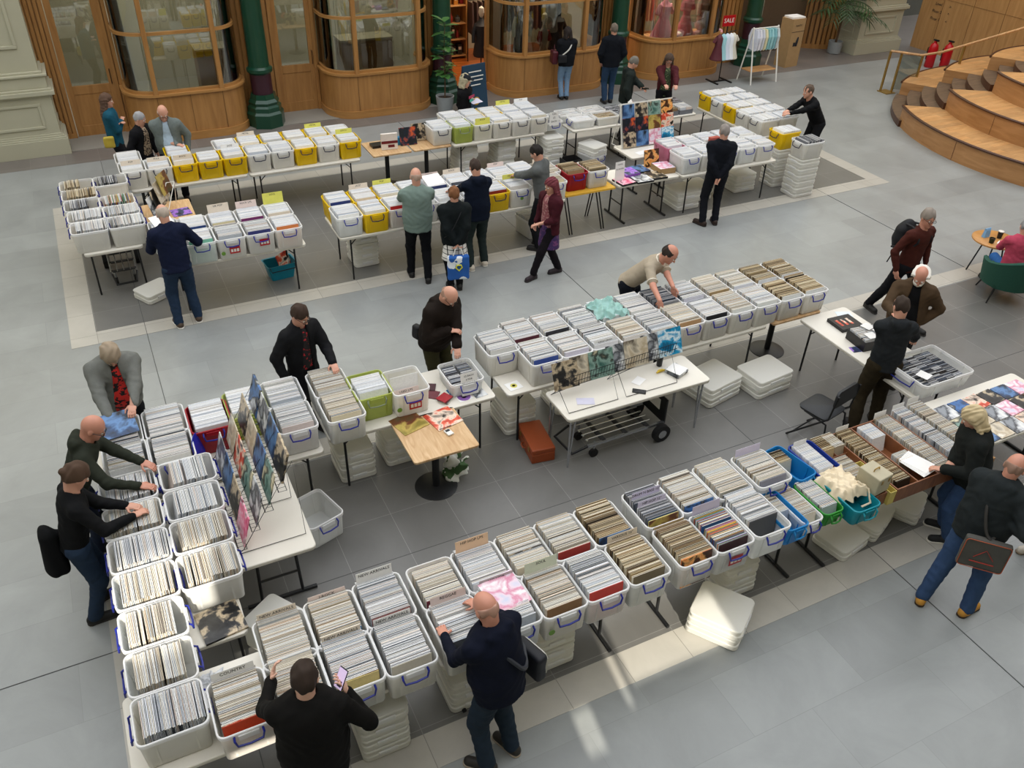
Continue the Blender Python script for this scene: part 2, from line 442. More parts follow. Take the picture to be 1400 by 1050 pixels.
# cast iron columns
def column(x, y, label):
    t = thing('iron_column', label, 'column', (x, y, 0))
    mb = MB()
    mb.lathe([(.40, 0), (.40, .28), (.36, .33), (.36, .42), (.31, .46), (.33, .52), (.28, .58), (.26, .68)], n=8)
    mb.build('base', M_green, t)
    mb = MB(); mb.lathe([(.22, .66), (.22, 1.12)], n=24); mb.build('collar', M_purple, t, True)
    mb = MB(); mb.lathe([(.235, 1.10), (.27, 1.14), (.27, 1.2), (.22, 1.24), (.21, 1.3), (.185, 4.6), (.18, 9)], n=28); mb.build('shaft', M_green, t, True)
column(3.50, 18.85, 'dark green cast iron column with an oxblood collar, between the two empty bays')
column(7.70, 18.95, 'dark green cast iron column behind the leafy potted plant')
column(12.45, 18.9, 'dark green cast iron column behind the man in the black puffer jacket')
column(16.75, 18.95, 'dark green cast iron column behind the white A-frame clothes rail')

# cream stone-painted pillars
def pillar(x0, x1, y0, y1, label, panel=True):
    cx, cy = (x0 + x1) / 2, (y0 + y1) / 2; w, d = (x1 - x0), (y1 - y0)
    t = thing('stone_pillar', label, 'pillar', (cx, cy, 0))
    def blk(mb, g, z0, z1): mb.box(0, 0, (z0 + z1) / 2, w + 2 * g, d + 2 * g, z1 - z0)
    mb = MB(); blk(mb, 0, 0, .32)
    for k, g in enumerate((-.02, -.05, -.08)): blk(mb, g, .32 + k * .03, .35 + k * .03)
    mb.build('plinth', M_sage, t, bevel=.006)
    mb = MB(); blk(mb, -.10, .41, 1.12)
    for sx in (-1, 1):
        for (a, b, c, dd) in [(-w / 2 + .3, w / 2 - .3, .55, 1.0)]:
            pass
    mb.build('pedestal', M_sage, t)
    for (y, sg) in ((-d / 2 + .10, -1),):
        mb = MB(); a, b = -w / 2 + .32, w / 2 - .32
        for q in ((a, b, .95, 1.0), (a, b, .52, .57), (a, a + .05, .57, .95), (b - .05, b, .57, .95)):
            mb.span((q[0], y - .025, q[2]), (q[1], y + .01, q[3]))
        mb.build('panel_moulding', M_sage, t, bevel=.008)
    mb = MB(); xx = w / 2 - .10; a, b = -d / 2 + .32, d / 2 - .32
    for sx in (-1, 1):
        for q in ((a, b, .95, 1.0), (a, b, .52, .57), (a, a + .05, .57, .95), (b - .05, b, .57, .95)):
            mb.span((sx * xx - .02, q[0], q[2]), (sx * xx + .02, q[1], q[3]))
    mb.build('panel_moulding', M_sage, t, bevel=.008)
    mb = MB()
    for k, (g, z0, z1) in enumerate([(-.06, 1.12, 1.16), (-.01, 1.16, 1.24), (-.05, 1.24, 1.28), (-.10, 1.28, 1.50), (-.06, 1.50, 1.54), (-.13, 1.54, 1.58)]): blk(mb, g, z0, z1)
    mb.build('cornice', M_sage, t, bevel=.008)
    mb = MB(); blk(mb, -.18, 1.58, 9); a, b = -w / 2 + .42, w / 2 - .42; y = -d / 2 + .18
    mb.build('shaft', M_sage, t)
    mb = MB()
    for q in ((a, b, 2.0, 2.06), (a, a + .06, 2.06, 8), (b - .06, b, 2.06, 8)): mb.span((q[0], y - .03, q[2]), (q[1], y + .01, q[3]))
    mb.build('shaft_moulding', M_sage, t, bevel=.008)
pillar(-3.4, -.44, 18.5, 20.6, 'large pale sage pillar with moulded panels at the left edge of the photo')
pillar(20.35, 22.15, 18.5, 20.2, 'pale sage pillar with a square panel beyond the potted palm')
# curved slatted oak wall by the right pillar
mb = MB(); cx, cy, r = 20.6, 20.8, 1.45
for i in range(34):
    a = R_(95 + i * 5.2); x, y = cx + r * math.cos(a), cy + r * math.sin(a)
    mb.box(x, y, 2.2, .07, .085, 4.3, M=Matrix.Rotation(a, 3, 'Z'))
mb.lathe([(r - .02, 0), (r - .02, 4.4)], (cx, cy, 0), n=48, m=1); mb.lathe([(r + .07, 0), (r + .07, .12)], (cx, cy, 0), n=48, m=0)
struct(mb, 'wall_slatted_curve', [M_oak, mat('oak_shadow_gap', '#6c4c2b', .6)], True)
mb = MB(); mb.span((16.6, 19.8, 0), (19.4, 20.0, 4.4)); struct(mb, 'wall_far_panel', mat('brown_panel', '#5b4a38', .5))
mb = MB(); mb.span((22.3, 21.8, 0), (27, 22, 6)); struct(mb, 'wall_far_right', mat('dim_corridor', '#55564f', .6))
mb = MB(); mb.span((22.75, 19.6, 0), (22.95, 19.9, 5)); struct(mb, 'trim_1', M_white)
# stair/auditorium in oak: stepped curved terraces -------------------------
M_oakL = mat_wood('pale_oak_boards', '#cda271', '#b38352', .38, (1, 7, 1), 1.0, (1.1, .14))
M_oakR = mat_wood('oak_riser', '#b8895a', '#a17345', .4, (.6, .6, 5), .8)
M_nose = mat('dark_walnut_nosing', '#4d2f20', .4)

# added unseen wall blocking sun, openings shaped for sun patches; gallery behind viewer
def holed_wall(name, y0, y1, X0, X1, Z0, Z1, holes, m):
    xs = sorted({X0, X1} | {h[0] for h in holes} | {h[1] for h in holes}); zs = sorted({Z0, Z1} | {h[2] for h in holes} | {h[3] for h in holes}); mb = MB()
    for i in range(len(xs) - 1):
        for j in range(len(zs) - 1):
            cx, cz = (xs[i] + xs[i + 1]) / 2, (zs[j] + zs[j + 1]) / 2
            if not any(h[0] < cx < h[1] and h[2] < cz < h[3] for h in holes): mb.span((xs[i], y0, zs[j]), (xs[i + 1], y1, zs[j + 1]))
    return struct(mb, name, m)
SUN = Vector((.15, 1.0, -.49))
def hole(x0, x1, y0, y1, z):
    k0, k1 = (y0 + 2.6), (y1 + 2.6)
    return (x0 - SUN.x * (k0 + k1) / 2, x1 - SUN.x * (k0 + k1) / 2, z - SUN.z * k0, z - SUN.z * k1)
holed_wall('wall_front', -2.65, -2.6, -9, 27, -.2, 14.5, [hole(3.15, 4.15, 3.48, 4.45, 0), hole(-.75, .0, 4.6, 5.7, 1.06), hole(2.42, 2.60, 3.05, 3.5, 0), hole(3.0, 3.06, 3.3, 4.3, 0), hole(-.15, .3, 3.70, 3.95, .74)], M_sage)
mb = MB(); mb.span((-9.1, -2.6, -.2), (-9, 19.3, 11)); struct(mb, 'wall_left_light_blocker', M_sage)  # unseen wall added to darken the floor on the left
mb = MB(); mb.span((-9, -2.6, 5.15), (27, -.45, 5.3)); struct(mb, 'floor_gallery', M_sage)
SC = (20.6, 11.1)
def sector(mb, r0, r1, a0, a1, z0, z1, m=0, n=26, xmax=22.86, nose=None):
    P = []; Q = []
    for i in range(n + 1):
        a = R_(a0 + (a1 - a0) * i / n)
        P.append((min(xmax, SC[0] + r1 * math.cos(a)), SC[1] + r1 * math.sin(a)))
        Q.append((min(xmax, SC[0] + r0 * math.cos(a)), SC[1] + r0 * math.sin(a)))
    k = n + 1
    vs = [(x, y, z0) for x, y in P] + [(x, y, z0) for x, y in Q] + [(x, y, z1) for x, y in P] + [(x, y, z1) for x, y in Q]
    fs = []; ms = []
    for i in range(n):
        mb.add([], [], 0)
        fs += [(i, i + 1, 2 * k + i + 1, 2 * k + i), (k + i + 1, k + i, 3 * k + i, 3 * k + i + 1), (2 * k + i, 2 * k + i + 1, 3 * k + i + 1, 3 * k + i), (i + 1, i, k + i, k + i + 1)]
        ms += [m, m, m + 1, m]
    fs += [(0, 2 * k, 3 * k, k), (n, k + n, 3 * k + n, 2 * k + n)]; ms += [m, m]
    o = len(mb.v); mb.v += vs
    for f, q in zip(fs, ms): mb.f.append(tuple(v + o for v in f)); mb.m.append(q); mb.c.append(None)
def terrace(k, a0, a1, label, joints=()):
    h = .45; r = 4.45 - .87 * (k - 1); z = h * k
    t = thing('seating_terrace', label, 'stepped seating', (0, 0, 0), group=None)
    mb = MB(); sector(mb, max(.05, r - .90), r, a0, a1, 0 if k == 1 else z - .46, z - .001); mb.build('tier', [M_oakR, M_oakL], t)
    mb = MB(); pts = []
    n = 30
    for i in range(n + 1):
        a = R_(a0 + (a1 - a0) * i / n); pts.append((min(22.86, SC[0] + (r + .012) * math.cos(a)), SC[1] + (r + .012) * math.sin(a), z - .012))
    mb.tube(pts, .03, 6); mb.build('nosing', M_nose, t, True)
    for a in joints:
        mb = MB(); a = R_(a); x, y = SC[0] + (r + .002) * math.cos(a), SC[1] + (r + .002) * math.sin(a)
        mb.box(x, y, z - .24, .004, .006, .40, M=Matrix.Rotation(a, 3, 'Z')); mb.build('riser_joint', M_nose, t)
nm = ['lowest', 'second', 'third', 'fourth', 'fifth']
for k in range(1, 6):
    terrace(k, 147 + 1.5 * (k - 1), 290, '%s broad oak seating terrace with a dark curved nosing, in front of the dark steps' % nm[k - 1], (176, 200) if k < 3 else ())
for k in range(1, 5):
    terrace(k, 60, 121, '%s small oak seating terrace beyond the dark steps, beside the fire extinguishers' % nm[k - 1])
M_dtread = mat_wood('dark_stair_tread', '#6f5a48', '#51402f', .5, (1, 6, 1), 1.0)
t = thing('curved_staircase', 'flight of dark-treaded curved steps rising between the oak terraces', 'stairs')
for i in range(13):
    mb = MB(); r = 4.5 - .29 * i
    sector(mb, max(.05, r - .6), r, 120.5, 149, max(0, .15 * i - .3), .15 * (i + 1) - .004, n=10); mb.build('step', [M_nose, M_dtread], t)
# oak wall behind the terraces, with wayfinding text
mb = MB(); mb.span((22.88, -2, 0), (23.1, 18.75, 9)); struct(mb, 'wall_right', mat_wood('oak_veneer_wall', '#bd915e', '#a67a49', .42, (5, 5, .5), 1.0))
mb = MB()
for y in (18.0, 17.0, 16.0, 15.0, 14.0, 13.0): mb.span((22.872, y - .004, 0), (22.882, y + .004, 9))
mb.span((22.872, -2, 1.46), (22.882, 18.7, 1.466)); struct(mb, 'trim_2', mat('veneer_joint', '#7a5934', .6))
Mw = Matrix(((0, 0, -1, 0), (-1, 0, 0, 0), (0, 1, 0, 0), (0, 0, 0, 1)))
t = thing('wayfinding_text', 'small dark directory lettering on the oak wall above the handrail', 'sign', (22.87, 18.15, 1.10))
for k, s_ in enumerate(('Level', 'Floor 2', 'Floor 1')):
    text_mesh(s_, .11, M_ink, Matrix.Translation((0, 0, .2 - .2 * k)) @ Mw, t)
    text_mesh(('>', '^', '<')[k], .12, M_ink, Matrix.Translation((0, -.40, .2 - .2 * k)) @ Mw, t)
# handrail
M_brass = mat('brass', '#a98a4a', .35, .1, metal=.7)
t = thing('handrail', 'slim oak handrail on brass posts climbing over the far terraces', 'handrail', (0, 0, 0))
mb = MB()
rail = [(18.45, 15.62, 1.0), (18.6, 15.42, 1.0), (18.95, 15.1, .98), (19.25, 14.8, 1.1), (21.2, 11.6, 3.0)]
mb.tube(rail, .028, 8); mb.build('rail', M_oakL, t, True)
for (x, y, z1, z0) in ((18.45, 15.62, 1.0, 0), (18.62, 15.42, 1.0, 0), (19.0, 15.1, .98, .45 * 0), (19.5, 14.4, 1.35, .45)):
    mb = MB(); mb.box(x, y, (z0 + z1) / 2, .035, .05, z1 - z0); mb.build('post', M_brass, t)
mb = MB(); mb.span((18.40, 15.35, 0), (18.7, 15.68, .02)); mb.build('foot_plate', M_brass, t)
mb = MB(); mb.add([(18.63, 15.40, .1), (19.0, 15.1, .1), (19.0, 15.1, .95), (18.63, 15.40, .95), (18.64, 15.41, .1), (19.01, 15.11, .1), (19.01, 15.11, .95), (18.64, 15.41, .95)], [(0, 1, 2, 3), (7, 6, 5, 4), (0, 4, 5, 1), (3, 2, 6, 7)]); mb.build('glass_infill', GLZ, t)
def extinguisher(x, y, label):
    t = thing('fire_extinguisher', label, 'fire extinguisher', (x, y, 0)); Mr = mat('signal_red', '#b5121b', .3, .08)
    mb = MB(); mb.lathe([(.11, 0), (.125, .02), (.125, .50), (.10, .60), (.045, .65), (.04, .70)]); mb.build('cylinder', Mr, t, True)
    mb = MB(); mb.box(-.01, -.02, .72, .05, .16, .04); mb.tube([(0, .05, .58), (-.1, .1, .5), (-.11, .08, .2)], .012); mb.build('hose_and_valve', M_black, t, True)
    mb = MB(); mb.box(-.07, -.06, .36, .05, .05, .16, M=Matrix.Rotation(R_(40), 3, 'Z')); mb.build('label_patch', M_paper, t)
    return t
extinguisher(21.55, 16.85, 'red fire extinguisher by the oak wall, left one of the pair')
extinguisher(21.85, 16.6, 'red fire extinguisher by the oak wall, right one of the pair')
# ---------------------------------------------------------------- goods inside the shops
A = mat_attr('goods', .6)
def C_(h): return srgb(h)[:3]
def shelf_unit(x0, x1, y, label):
    t = thing('shelf_unit', label, 'shelves', ((x0 + x1) / 2, y, 0)); w = (x1 - x0) / 2
    mb = MB()
    for z in (.08, .5, .9, 1.35, 1.8, 2.3): mb.span((-w, -.2, z), (w, .2, z + .025))
    mb.build('shelf', M_oakL, t)
    mb = MB()
    for k in range(4):
        x = -w + 2 * w * k / 3; mb.span((x - .02, -.2, 0), (x + .02, .2, 3))
    mb.span((-w, .19, 0), (w, .21, 3)); mb.build('upright', M_oak, t)
    n = 0
    for z in (.105, .525, .925, 1.375, 1.825):
        x = -w + .12
        while x < w - .12:
            ww = random.uniform(.09, .22); hh = random.uniform(.15, .32); c = C_(random.choice(['#7a1620', '#2d2620', '#b4762b', '#444444', '#5c3a26', '#c9b9a4', '#1c3b35', '#943028']))
            mb = MB()
            if random.random() < .5:
                mb.lathe([(ww * .3, 0), (ww * .42, hh * .1), (ww * .42, hh * .6), (ww * .2, hh * .75), (ww * .18, hh)], n=10, col=c); nm_ = 'bottle'
            else:
                mb.box(0, 0, hh / 2, ww * .8, .16, hh, col=c); mb.box(0, -.082, hh * .6, ww * .5, .004, hh * .3, col=C_('#ded4c4')); nm_ = 'boxed_gift'
            o = mb.build(nm_, A, smooth=nm_ == 'bottle'); o.location = ((x0 + x1) / 2 + x + ww / 2, y - .02, z)
            tag(o, 'small %s on the tall shelves behind the open shop door' % ('bottle' if nm_ == 'bottle' else 'box'), 'bottle' if nm_ == 'bottle' else 'box', 'small goods on the shop shelves, ' + nm_); x += ww + .03
shelf_unit(8.2, 9.7, 22.3, 'tall open shelves seen through the open shop door behind the potted plant')
def mannequin(x, y, z, c1, c2, label, skirt=True, s=1.0):
    t = thing('mannequin', label, 'mannequin', (x, y, z))
    mb = MB(); mb.lathe([(.12, 0), (.12, .02), (.015, .04), (.015, .75)], n=12); mb.build('stand', M_black, t, True)
    mb = MB()
    if skirt: mb.lathe([(.30 * s, .45), (.31 * s, .5), (.13 * s, .92), (.12 * s, .95), (.16 * s, 1.1), (.17 * s, 1.25), (.06, 1.36), (.045, 1.42)], n=20, col=C_(c1))
    else: mb.lathe([(.19 * s, .5), (.21 * s, .55), (.15 * s, .95), (.19 * s, 1.25), (.07, 1.36), (.045, 1.42)], n=18, col=C_(c1))
    mb.build('dress' if skirt else 'coat', A, t, True)
    for sx in (-1, 1):
        mb = MB(); mb.tube([(sx * .14 * s, 0, 1.27), (sx * .22 * s, -.02, 1.1), (sx * .24 * s, -.05, .85 if not skirt else 1.05)], [.06, .07 if skirt else .055, .045], col=C_(c2)); mb.build('sleeve', A, t, True)
    mb = MB(); mb.lathe([(.02, 1.42), (.05, 1.46), (.075, 1.55), (.06, 1.65), (.01, 1.69)], n=12); mb.build('head', mat('mannequin_white', '#d8d2c8', .5), t, True)
mannequin(9.75, 19.0, .45, '#15181d', '#cfc8ba', 'mannequin in a black coat with pale sleeves in the dark shop window', False, .9)
mannequin(10.75, 19.3, .75, '#8f8b88', '#1b1b1e', 'figure with a patterned black and white scarf high in the dark shop window', False, .7)
mannequin(10.35, 18.95, .1, '#b6a79a', '#8d2a22', 'small pale figure low in the dark shop window', True, .6)
mannequin(9.35, 20.4, .02, '#23252b', '#23252b', 'mannequin in a dark coat deeper inside the dark shop', False)
mannequin(11.4, 20.2, .02, '#2d2a30', '#4a3a3a', 'mannequin in a brown top deeper inside the dark shop', False)
mannequin(13.85, 19.0, .45, '#f08fa6', '#f5a5b6', 'mannequin in a short pink party dress in the lit shop window')
mannequin(14.55, 19.0, .5, '#ee9bac', '#ee9bac', 'mannequin in a pink hooded coat in the lit shop window', True, .75)
mannequin(15.1, 19.0, .55, '#c9aaa0', '#efe6dc', 'mannequin in a dusty rose cape at the right of the lit shop window', False, .9)
mannequin(13.45, 19.8, .1, '#f3c9a8', '#f3d2b8', 'mannequin in a cream outfit behind the pink party dress', True, .7)
for i in range(9):
    mb = MB(); c = ['#f7b9c2', '#efe3da', '#d9c4e0', '#f2a7b5'][i % 4]; mb.lathe([(.02, 0), (.12, .02), (.10, .09), (.03, .12)], n=10, col=C_(c))
    tag(mb.build('folded_baby_garment', A, smooth=True, loc=(14.2 + .17 * i, 18.85 + .1 * (i % 2), .93)), 'folded pale baby garment lying on the lit window sill', 'folded garment', 'folded baby clothes on the lit window sill')
slab('floor_window_bed', 13.45, 15.35, 18.75, 19.5, .92, mat('window_bed', '#c98d5c', .6), .05); slab('floor_window_bed', 9.45, 11.7, 18.75, 19.5, .42, mat('window_bed_dark', '#3a2f28', .7), .05)
def clothes_rail(x0, x1, y, cols, label, n, group):
    t = thing('clothes_rail', label, 'clothes rail', ((x0 + x1) / 2, y, 0)); w = (x1 - x0) / 2
    mb = MB(); mb.tube([(-w, 0, 0), (-w, 0, 1.55), (w, 0, 1.55), (w, 0, 0)], .015); mb.build('rail_frame', M_black, t, True)
    for i in range(n):
        mb = MB(); c = C_(random.choice(cols)); x = (x0 + x1) / 2 - w + .08 + (2 * w - .16) * i / (n - 1)
        mb.ring([[(-.02, -.14, 0), (.02, -.14, 0), (.02, .14, 0), (-.02, .14, 0)], [(-.025, -.17, -.3), (.025, -.17, -.3), (.025, .17, -.3), (-.025, .17, -.3)], [(-.02, -.17, -.8), (.03, -.17, -.75), (.03, .17, -.8), (-.02, .17, -.75)]], col=c)
        mb.tube([(0, 0, 0), (0, 0, .05)], .004, 5, col=C_('#999999')); tag(mb.build('hanging_garment', A, loc=(x, y, 1.5)), 'garment on the ' + group_phrase[group], 'garment', group)
group_phrase = {'peach garments in the doorway': 'rail glowing peach in the open shop doorway', 'garments deep in the lit shop': 'long red and cream rail deep in the lit shop', 'dark clothes deep in the shop': 'dark rail deep inside the dark clothes shop'}
clothes_rail(12.4, 13.1, 21.3, ['#f3b48c', '#f0c6a6', '#f2a88a'], 'clothes rail glowing peach inside the open shop doorway', 9, 'peach garments in the doorway')
clothes_rail(13.5, 15.4, 21.6, ['#b01c1c', '#c9635a', '#d9a58c', '#e9d5c0'], 'long rail of reds and creams deep inside the lit shop', 16, 'garments deep in the lit shop')
clothes_rail(9.6, 11.8, 21.8, ['#2a2a30', '#4b3b3b', '#6a4a40', '#1d1d22'], 'rail of dark clothes deep inside the dark shop', 16, 'dark clothes deep in the shop')
# brown cupboards in the empty units
def cupboard(x, y, w, label):
    t = thing('cupboard', label, 'cupboard', (x, y, .02)); Mb = mat('brown_cupboard', '#6e5333', .5)
    mb = MB(); mb.span((-w / 2, -.28, 0), (w / 2, .28, 1.15)); mb.build('carcass', Mb, t)
    for s in (-1, 1):
        mb = MB(); mb.span((s * w / 4 - w / 4 + .01, -.30, .05), (s * w / 4 + w / 4 - .01, -.28, 1.08)); d = mb.build('cabinet_door', Mb, t, bevel=.004)
        mb = MB(); mb.box(s * .04, -.31, 1.0, .015, .02, .04); mb.build('knob', M_brass, d)
    mb = MB(); mb.span((-w / 2 - .02, -.3, 1.15), (w / 2 + .02, .3, 1.19)); mb.build('top_slab', mat('stone_top', '#8d8574', .4), t)
cupboard(6.35, 20.6, 1.25, 'brown two-door cupboard inside the middle empty unit')
cupboard(3.0, 20.9, 1.0, 'brown two-door cupboard inside the left empty unit')
# outside the shops --------------------------------------------------------
def leaf_blade(mb, base, dirv, L, W, droop, m=0):
    d = Vector(dirv).normalized(); side = d.cross(Vector((0, 0, 1))); side = side.normalized() if side.length > .01 else Vector((1, 0, 0)); b = Vector(base); vs = []; n = 5
    for i in range(n + 1):
        u = i / n; p = b + d * L * u + Vector((0, 0, -droop * u * u)); ww = W * math.sin(PI * min(1, .12 + u * .88)) * (1 if u < 1 else 0)
        vs += [p - side * ww, p + Vector((0, 0, -.01)), p + side * ww]
    fs = []
    for i in range(n):
        a = 3 * i; fs += [(a, a + 1, a + 4, a + 3), (a + 1, a + 2, a + 5, a + 4)]
    mb.add(vs, fs, m)
random.seed(11)
t = thing('potted_fiddle_leaf_fig', 'tall fiddle-leaf fig in a grey pot beside the green column', 'potted plant', (7.42, 18.15, 0))
mb = MB(); mb.lathe([(.14, 0), (.17, .02), (.21, .38), (.19, .38), (.18, .33)], n=24); mb.build('pot', mat('grey_pot', '#8f9496', .5), t, True)
mb = MB(); mb.lathe([(.0, .32), (.18, .33), (.0, .335)], n=16); mb.build('soil', mat('soil', '#2a2019', .9), t)
mb = MB(); mb.tube([(0, 0, .3), (.02, .02, .8), (-.01, 0, 1.3), (.03, 0, 1.95)], [.018, .015, .012, .007]); mb.tube([(0.01, .01, .9), (.12, -.05, 1.2), (.18, -.06, 1.5)], .008); mb.build('stem', mat('bark', '#5b4632', .8), t, True)
Mleaf = mat('fig_leaf', '#3f6b33', .4, .35, 5)
for i in range(46):
    u = random.random(); z = .75 + 1.25 * u; a = i * 2.4; mb = MB()
    leaf_blade(mb, (.02 * math.cos(a), .02 * math.sin(a), z), (math.cos(a), math.sin(a), random.uniform(-.1, .7)), random.uniform(.2, .34), random.uniform(.06, .10), .08); mb.build('leaf', Mleaf, t, True)
t = thing('potted_palm', 'feathery palm in a small grey pot by the right-hand sage pillar', 'potted plant', (20.0, 18.95, 0))
mb = MB(); mb.lathe([(.15, 0), (.19, .02), (.2, .34), (.18, .34), (.17, .3)], n=24); mb.build('pot', mat('grey_pot', '#8f9496'), t, True)
mb = MB(); mb.tube([(0, 0, .3), (.03, 0, .9), (.0, 0, 1.3)], .03); mb.build('stem', mat('bark', '#5b4632'), t, True)
Mpalm = mat('palm_leaf', '#35502c', .5, .3, 5)
for i in range(26):
    a = i * 2.4; mb = MB(); el = random.uniform(.3, 1.4); L = random.uniform(.9, 1.4)
    d = Vector((math.cos(a), math.sin(a), el)).normalized()
    pts = [Vector((0, 0, .9 + .02 * i)) + d * L * u + Vector((0, 0, -.55 * u * u)) for u in [k / 8 for k in range(9)]]
    mb.tube(pts, .006, 5)
    for k in range(2, 9):
        dd = (pts[k] - pts[k - 1]).normalized(); sd = dd.cross(Vector((0, 0, 1))).normalized()
        for s in (-1, 1): leaf_blade(mb, pts[k], dd + sd * s * 1.1 + Vector((0, 0, -.2)), .32, .018, .08)
    mb.build('frond', Mpalm, t, True)
# navy pavement sign behind the person in the hoodie
t = thing('pavement_sign', 'navy folding pavement sign beside the fiddle-leaf fig', 'sign', (7.95, 17.75, 0), R_(12)); Mn = mat('navy_board', '#1f3c52', .45)
for s in (-1, 1):
    mb = MB(); Mx = Matrix.Rotation(R_(8 * s), 3, 'X'); mb.box(0, s * .08, .58, .62, .025, 1.1, M=Mx, m=0); mb.build('panel', Mn, t, bevel=.004)
for k, (w_, z) in enumerate(((.34, .98), (.44, .88), (.4, .8), (.26, .70))):
    mb = MB(); mb.box(0, -.112 - .0 + (z - .58) * .14, z, w_, .006, .022); mb.build('white_line_of_text', M_white, t)
mb = MB(); mb.lathe([(.001, -.003), (.09, -.003), (.09, .003), (.001, .003)], n=20); o = mb.build('emblem', mat('gold', '#c7a23a', .4), t); o.rotation_euler = (R_(90), 0, 0); o.location = (-.02, -.15, .36)
# sale rack
t = thing('sale_garment_stand', 'black stand hung with small blue and cream dresses under a red SALE card', 'clothes rail', (15.0, 17.85, 0))
mb = MB(); mb.span((-.25, -.02, 0), (.25, .02, .03)); mb.span((.2, -.25, 0), (.24, .25, .03)); mb.span((-.24, -.25, 0), (-.2, .25, .03)); mb.tube([(0, 0, .02), (0, 0, 1.5)], .014); mb.tube([(-.3, 0, 1.15), (.3, 0, 1.25)], .01); mb.build('stand_frame', M_black, t, True)
mb = MB(); mb.box(0, -.02, 1.5, .38, .01, .26); cd = mb.build('sale_card', mat('signal_red', '#b5121b'), t)
text_mesh('SALE', .15, M_white, Matrix.Translation((0, -.027, 1.5)) @ Matrix.Rotation(PI / 2, 4, 'X'), cd)
def small_dress(mb, x, y, z, c, s=1.0):
    mb.lathe([(.17 * s, -.62 * s), (.18 * s, -.6 * s), (.09 * s, -.3 * s), (.10 * s, -.1 * s), (.04, -.02), (.01, 0)], (x, y, z), n=12, col=C_(c))
    for sx in (-1, 1): mb.tube([(x + sx * .08 * s, y, z - .08), (x + sx * .16 * s, y, z - .2)], [.04, .045], 6, col=C_(c))
for x, c in ((-.22, '#5a2630'), (-.1, '#9fd0d8'), (.02, '#d6e0ee'), (.14, '#e9edf2'), (.22, '#d8d4c4')):
    mb = MB(); small_dress(mb, 15.0 + x, 17.82, 1.2, c); tag(mb.build('hanging_dress', A, smooth=True), {'#5a2630': 'dark wine', '#9fd0d8': 'turquoise', '#d6e0ee': 'pale blue', '#e9edf2': 'white', '#d8d4c4': 'cream'}[c] + ' small dress hanging on the black sale stand', 'dress')
# A-frame rail
t = thing('a_frame_clothes_rail', 'white wooden A-frame rail of baby clothes beside the green column', 'clothes rail', (16.0, 17.55, 0))
for s in (-1, 1):
    for q in (-1, 1):
        mb = MB(); mb.tube([(s * .42, q * .28, 0), (s * .40, 0, 1.35)], .02, 6); mb.build('leg', M_white, t)
mb = MB(); mb.tube([(-.42, 0, 1.32), (.42, 0, 1.32)], .014); mb.build('rail', M_white, t)
mb = MB(); mb.span((-.42, -.2, .3), (.42, .2, .32)); mb.build('shelf', M_oakL, t)
bc = ['#d7dcea', '#e6e6ee', '#cfd4dd', '#e7dfb8', '#8fc7cc', '#9fd3d8', '#86bcc4', '#cdd9dc']
bn = ['lilac', 'white', 'pale grey', 'butter yellow', 'turquoise', 'light aqua', 'teal blue', 'misty blue']
for i, c in enumerate(bc):
    mb = MB(); x = -.34 + i * .095; mb.ring([[(-.02, -.12, 0), (.02, -.12, 0), (.02, .12, 0), (-.02, .12, 0)], [(-.04, -.17, -.18), (.04, -.17, -.18), (.04, .17, -.18), (-.04, .17, -.18)], [(-.03, -.14, -.5), (.035, -.14, -.47), (.03, .15, -.5), (-.03, .14, -.48)]], col=C_(c))
    tag(mb.build('baby_garment', A, loc=(16.0 + x, 17.55, 1.3)), bn[i] + ' baby garment hanging on the white A-frame rail', 'garment')
# cardboard display bin
t = thing('cardboard_bin', 'tall brown cardboard litter bin beyond the white A-frame rail', 'bin', (17.75, 18.45, 0), R_(8))
Mcb = mat('cardboard', '#a98a60', .7, .1)
mb = MB(); mb.span((-.25, -.2, 0), (.25, .2, 1.25)); mb.build('carton', Mcb, t)
mb = MB(); mb.span((-.25, -.204, .92), (.25, -.2, .93)); mb.build('flap_line', M_ink, t)
mb = MB(); mb.tube([(.02, -.203, .55), (.03, -.203, .68), (.06, -.203, .78)], [.03, .04, .02], 6); mb.box(-.06, -.203, .6, .09, .004, .1); mb.build('printed_figure', M_ink, t)
text_mesh('PLASTIC', .07, M_ink, Matrix.Translation((0, -.206, 1.08)) @ Matrix.Rotation(PI / 2, 4, 'X'), t)
mb = MB(); mb.span((-.22, -.17, 1.25), (.22, .17, 1.29)); tag(mb.build('paper_pile', M_paper, loc=(17.75, 18.45, 0)), 'loose white papers on top of the cardboard bin', 'paper')
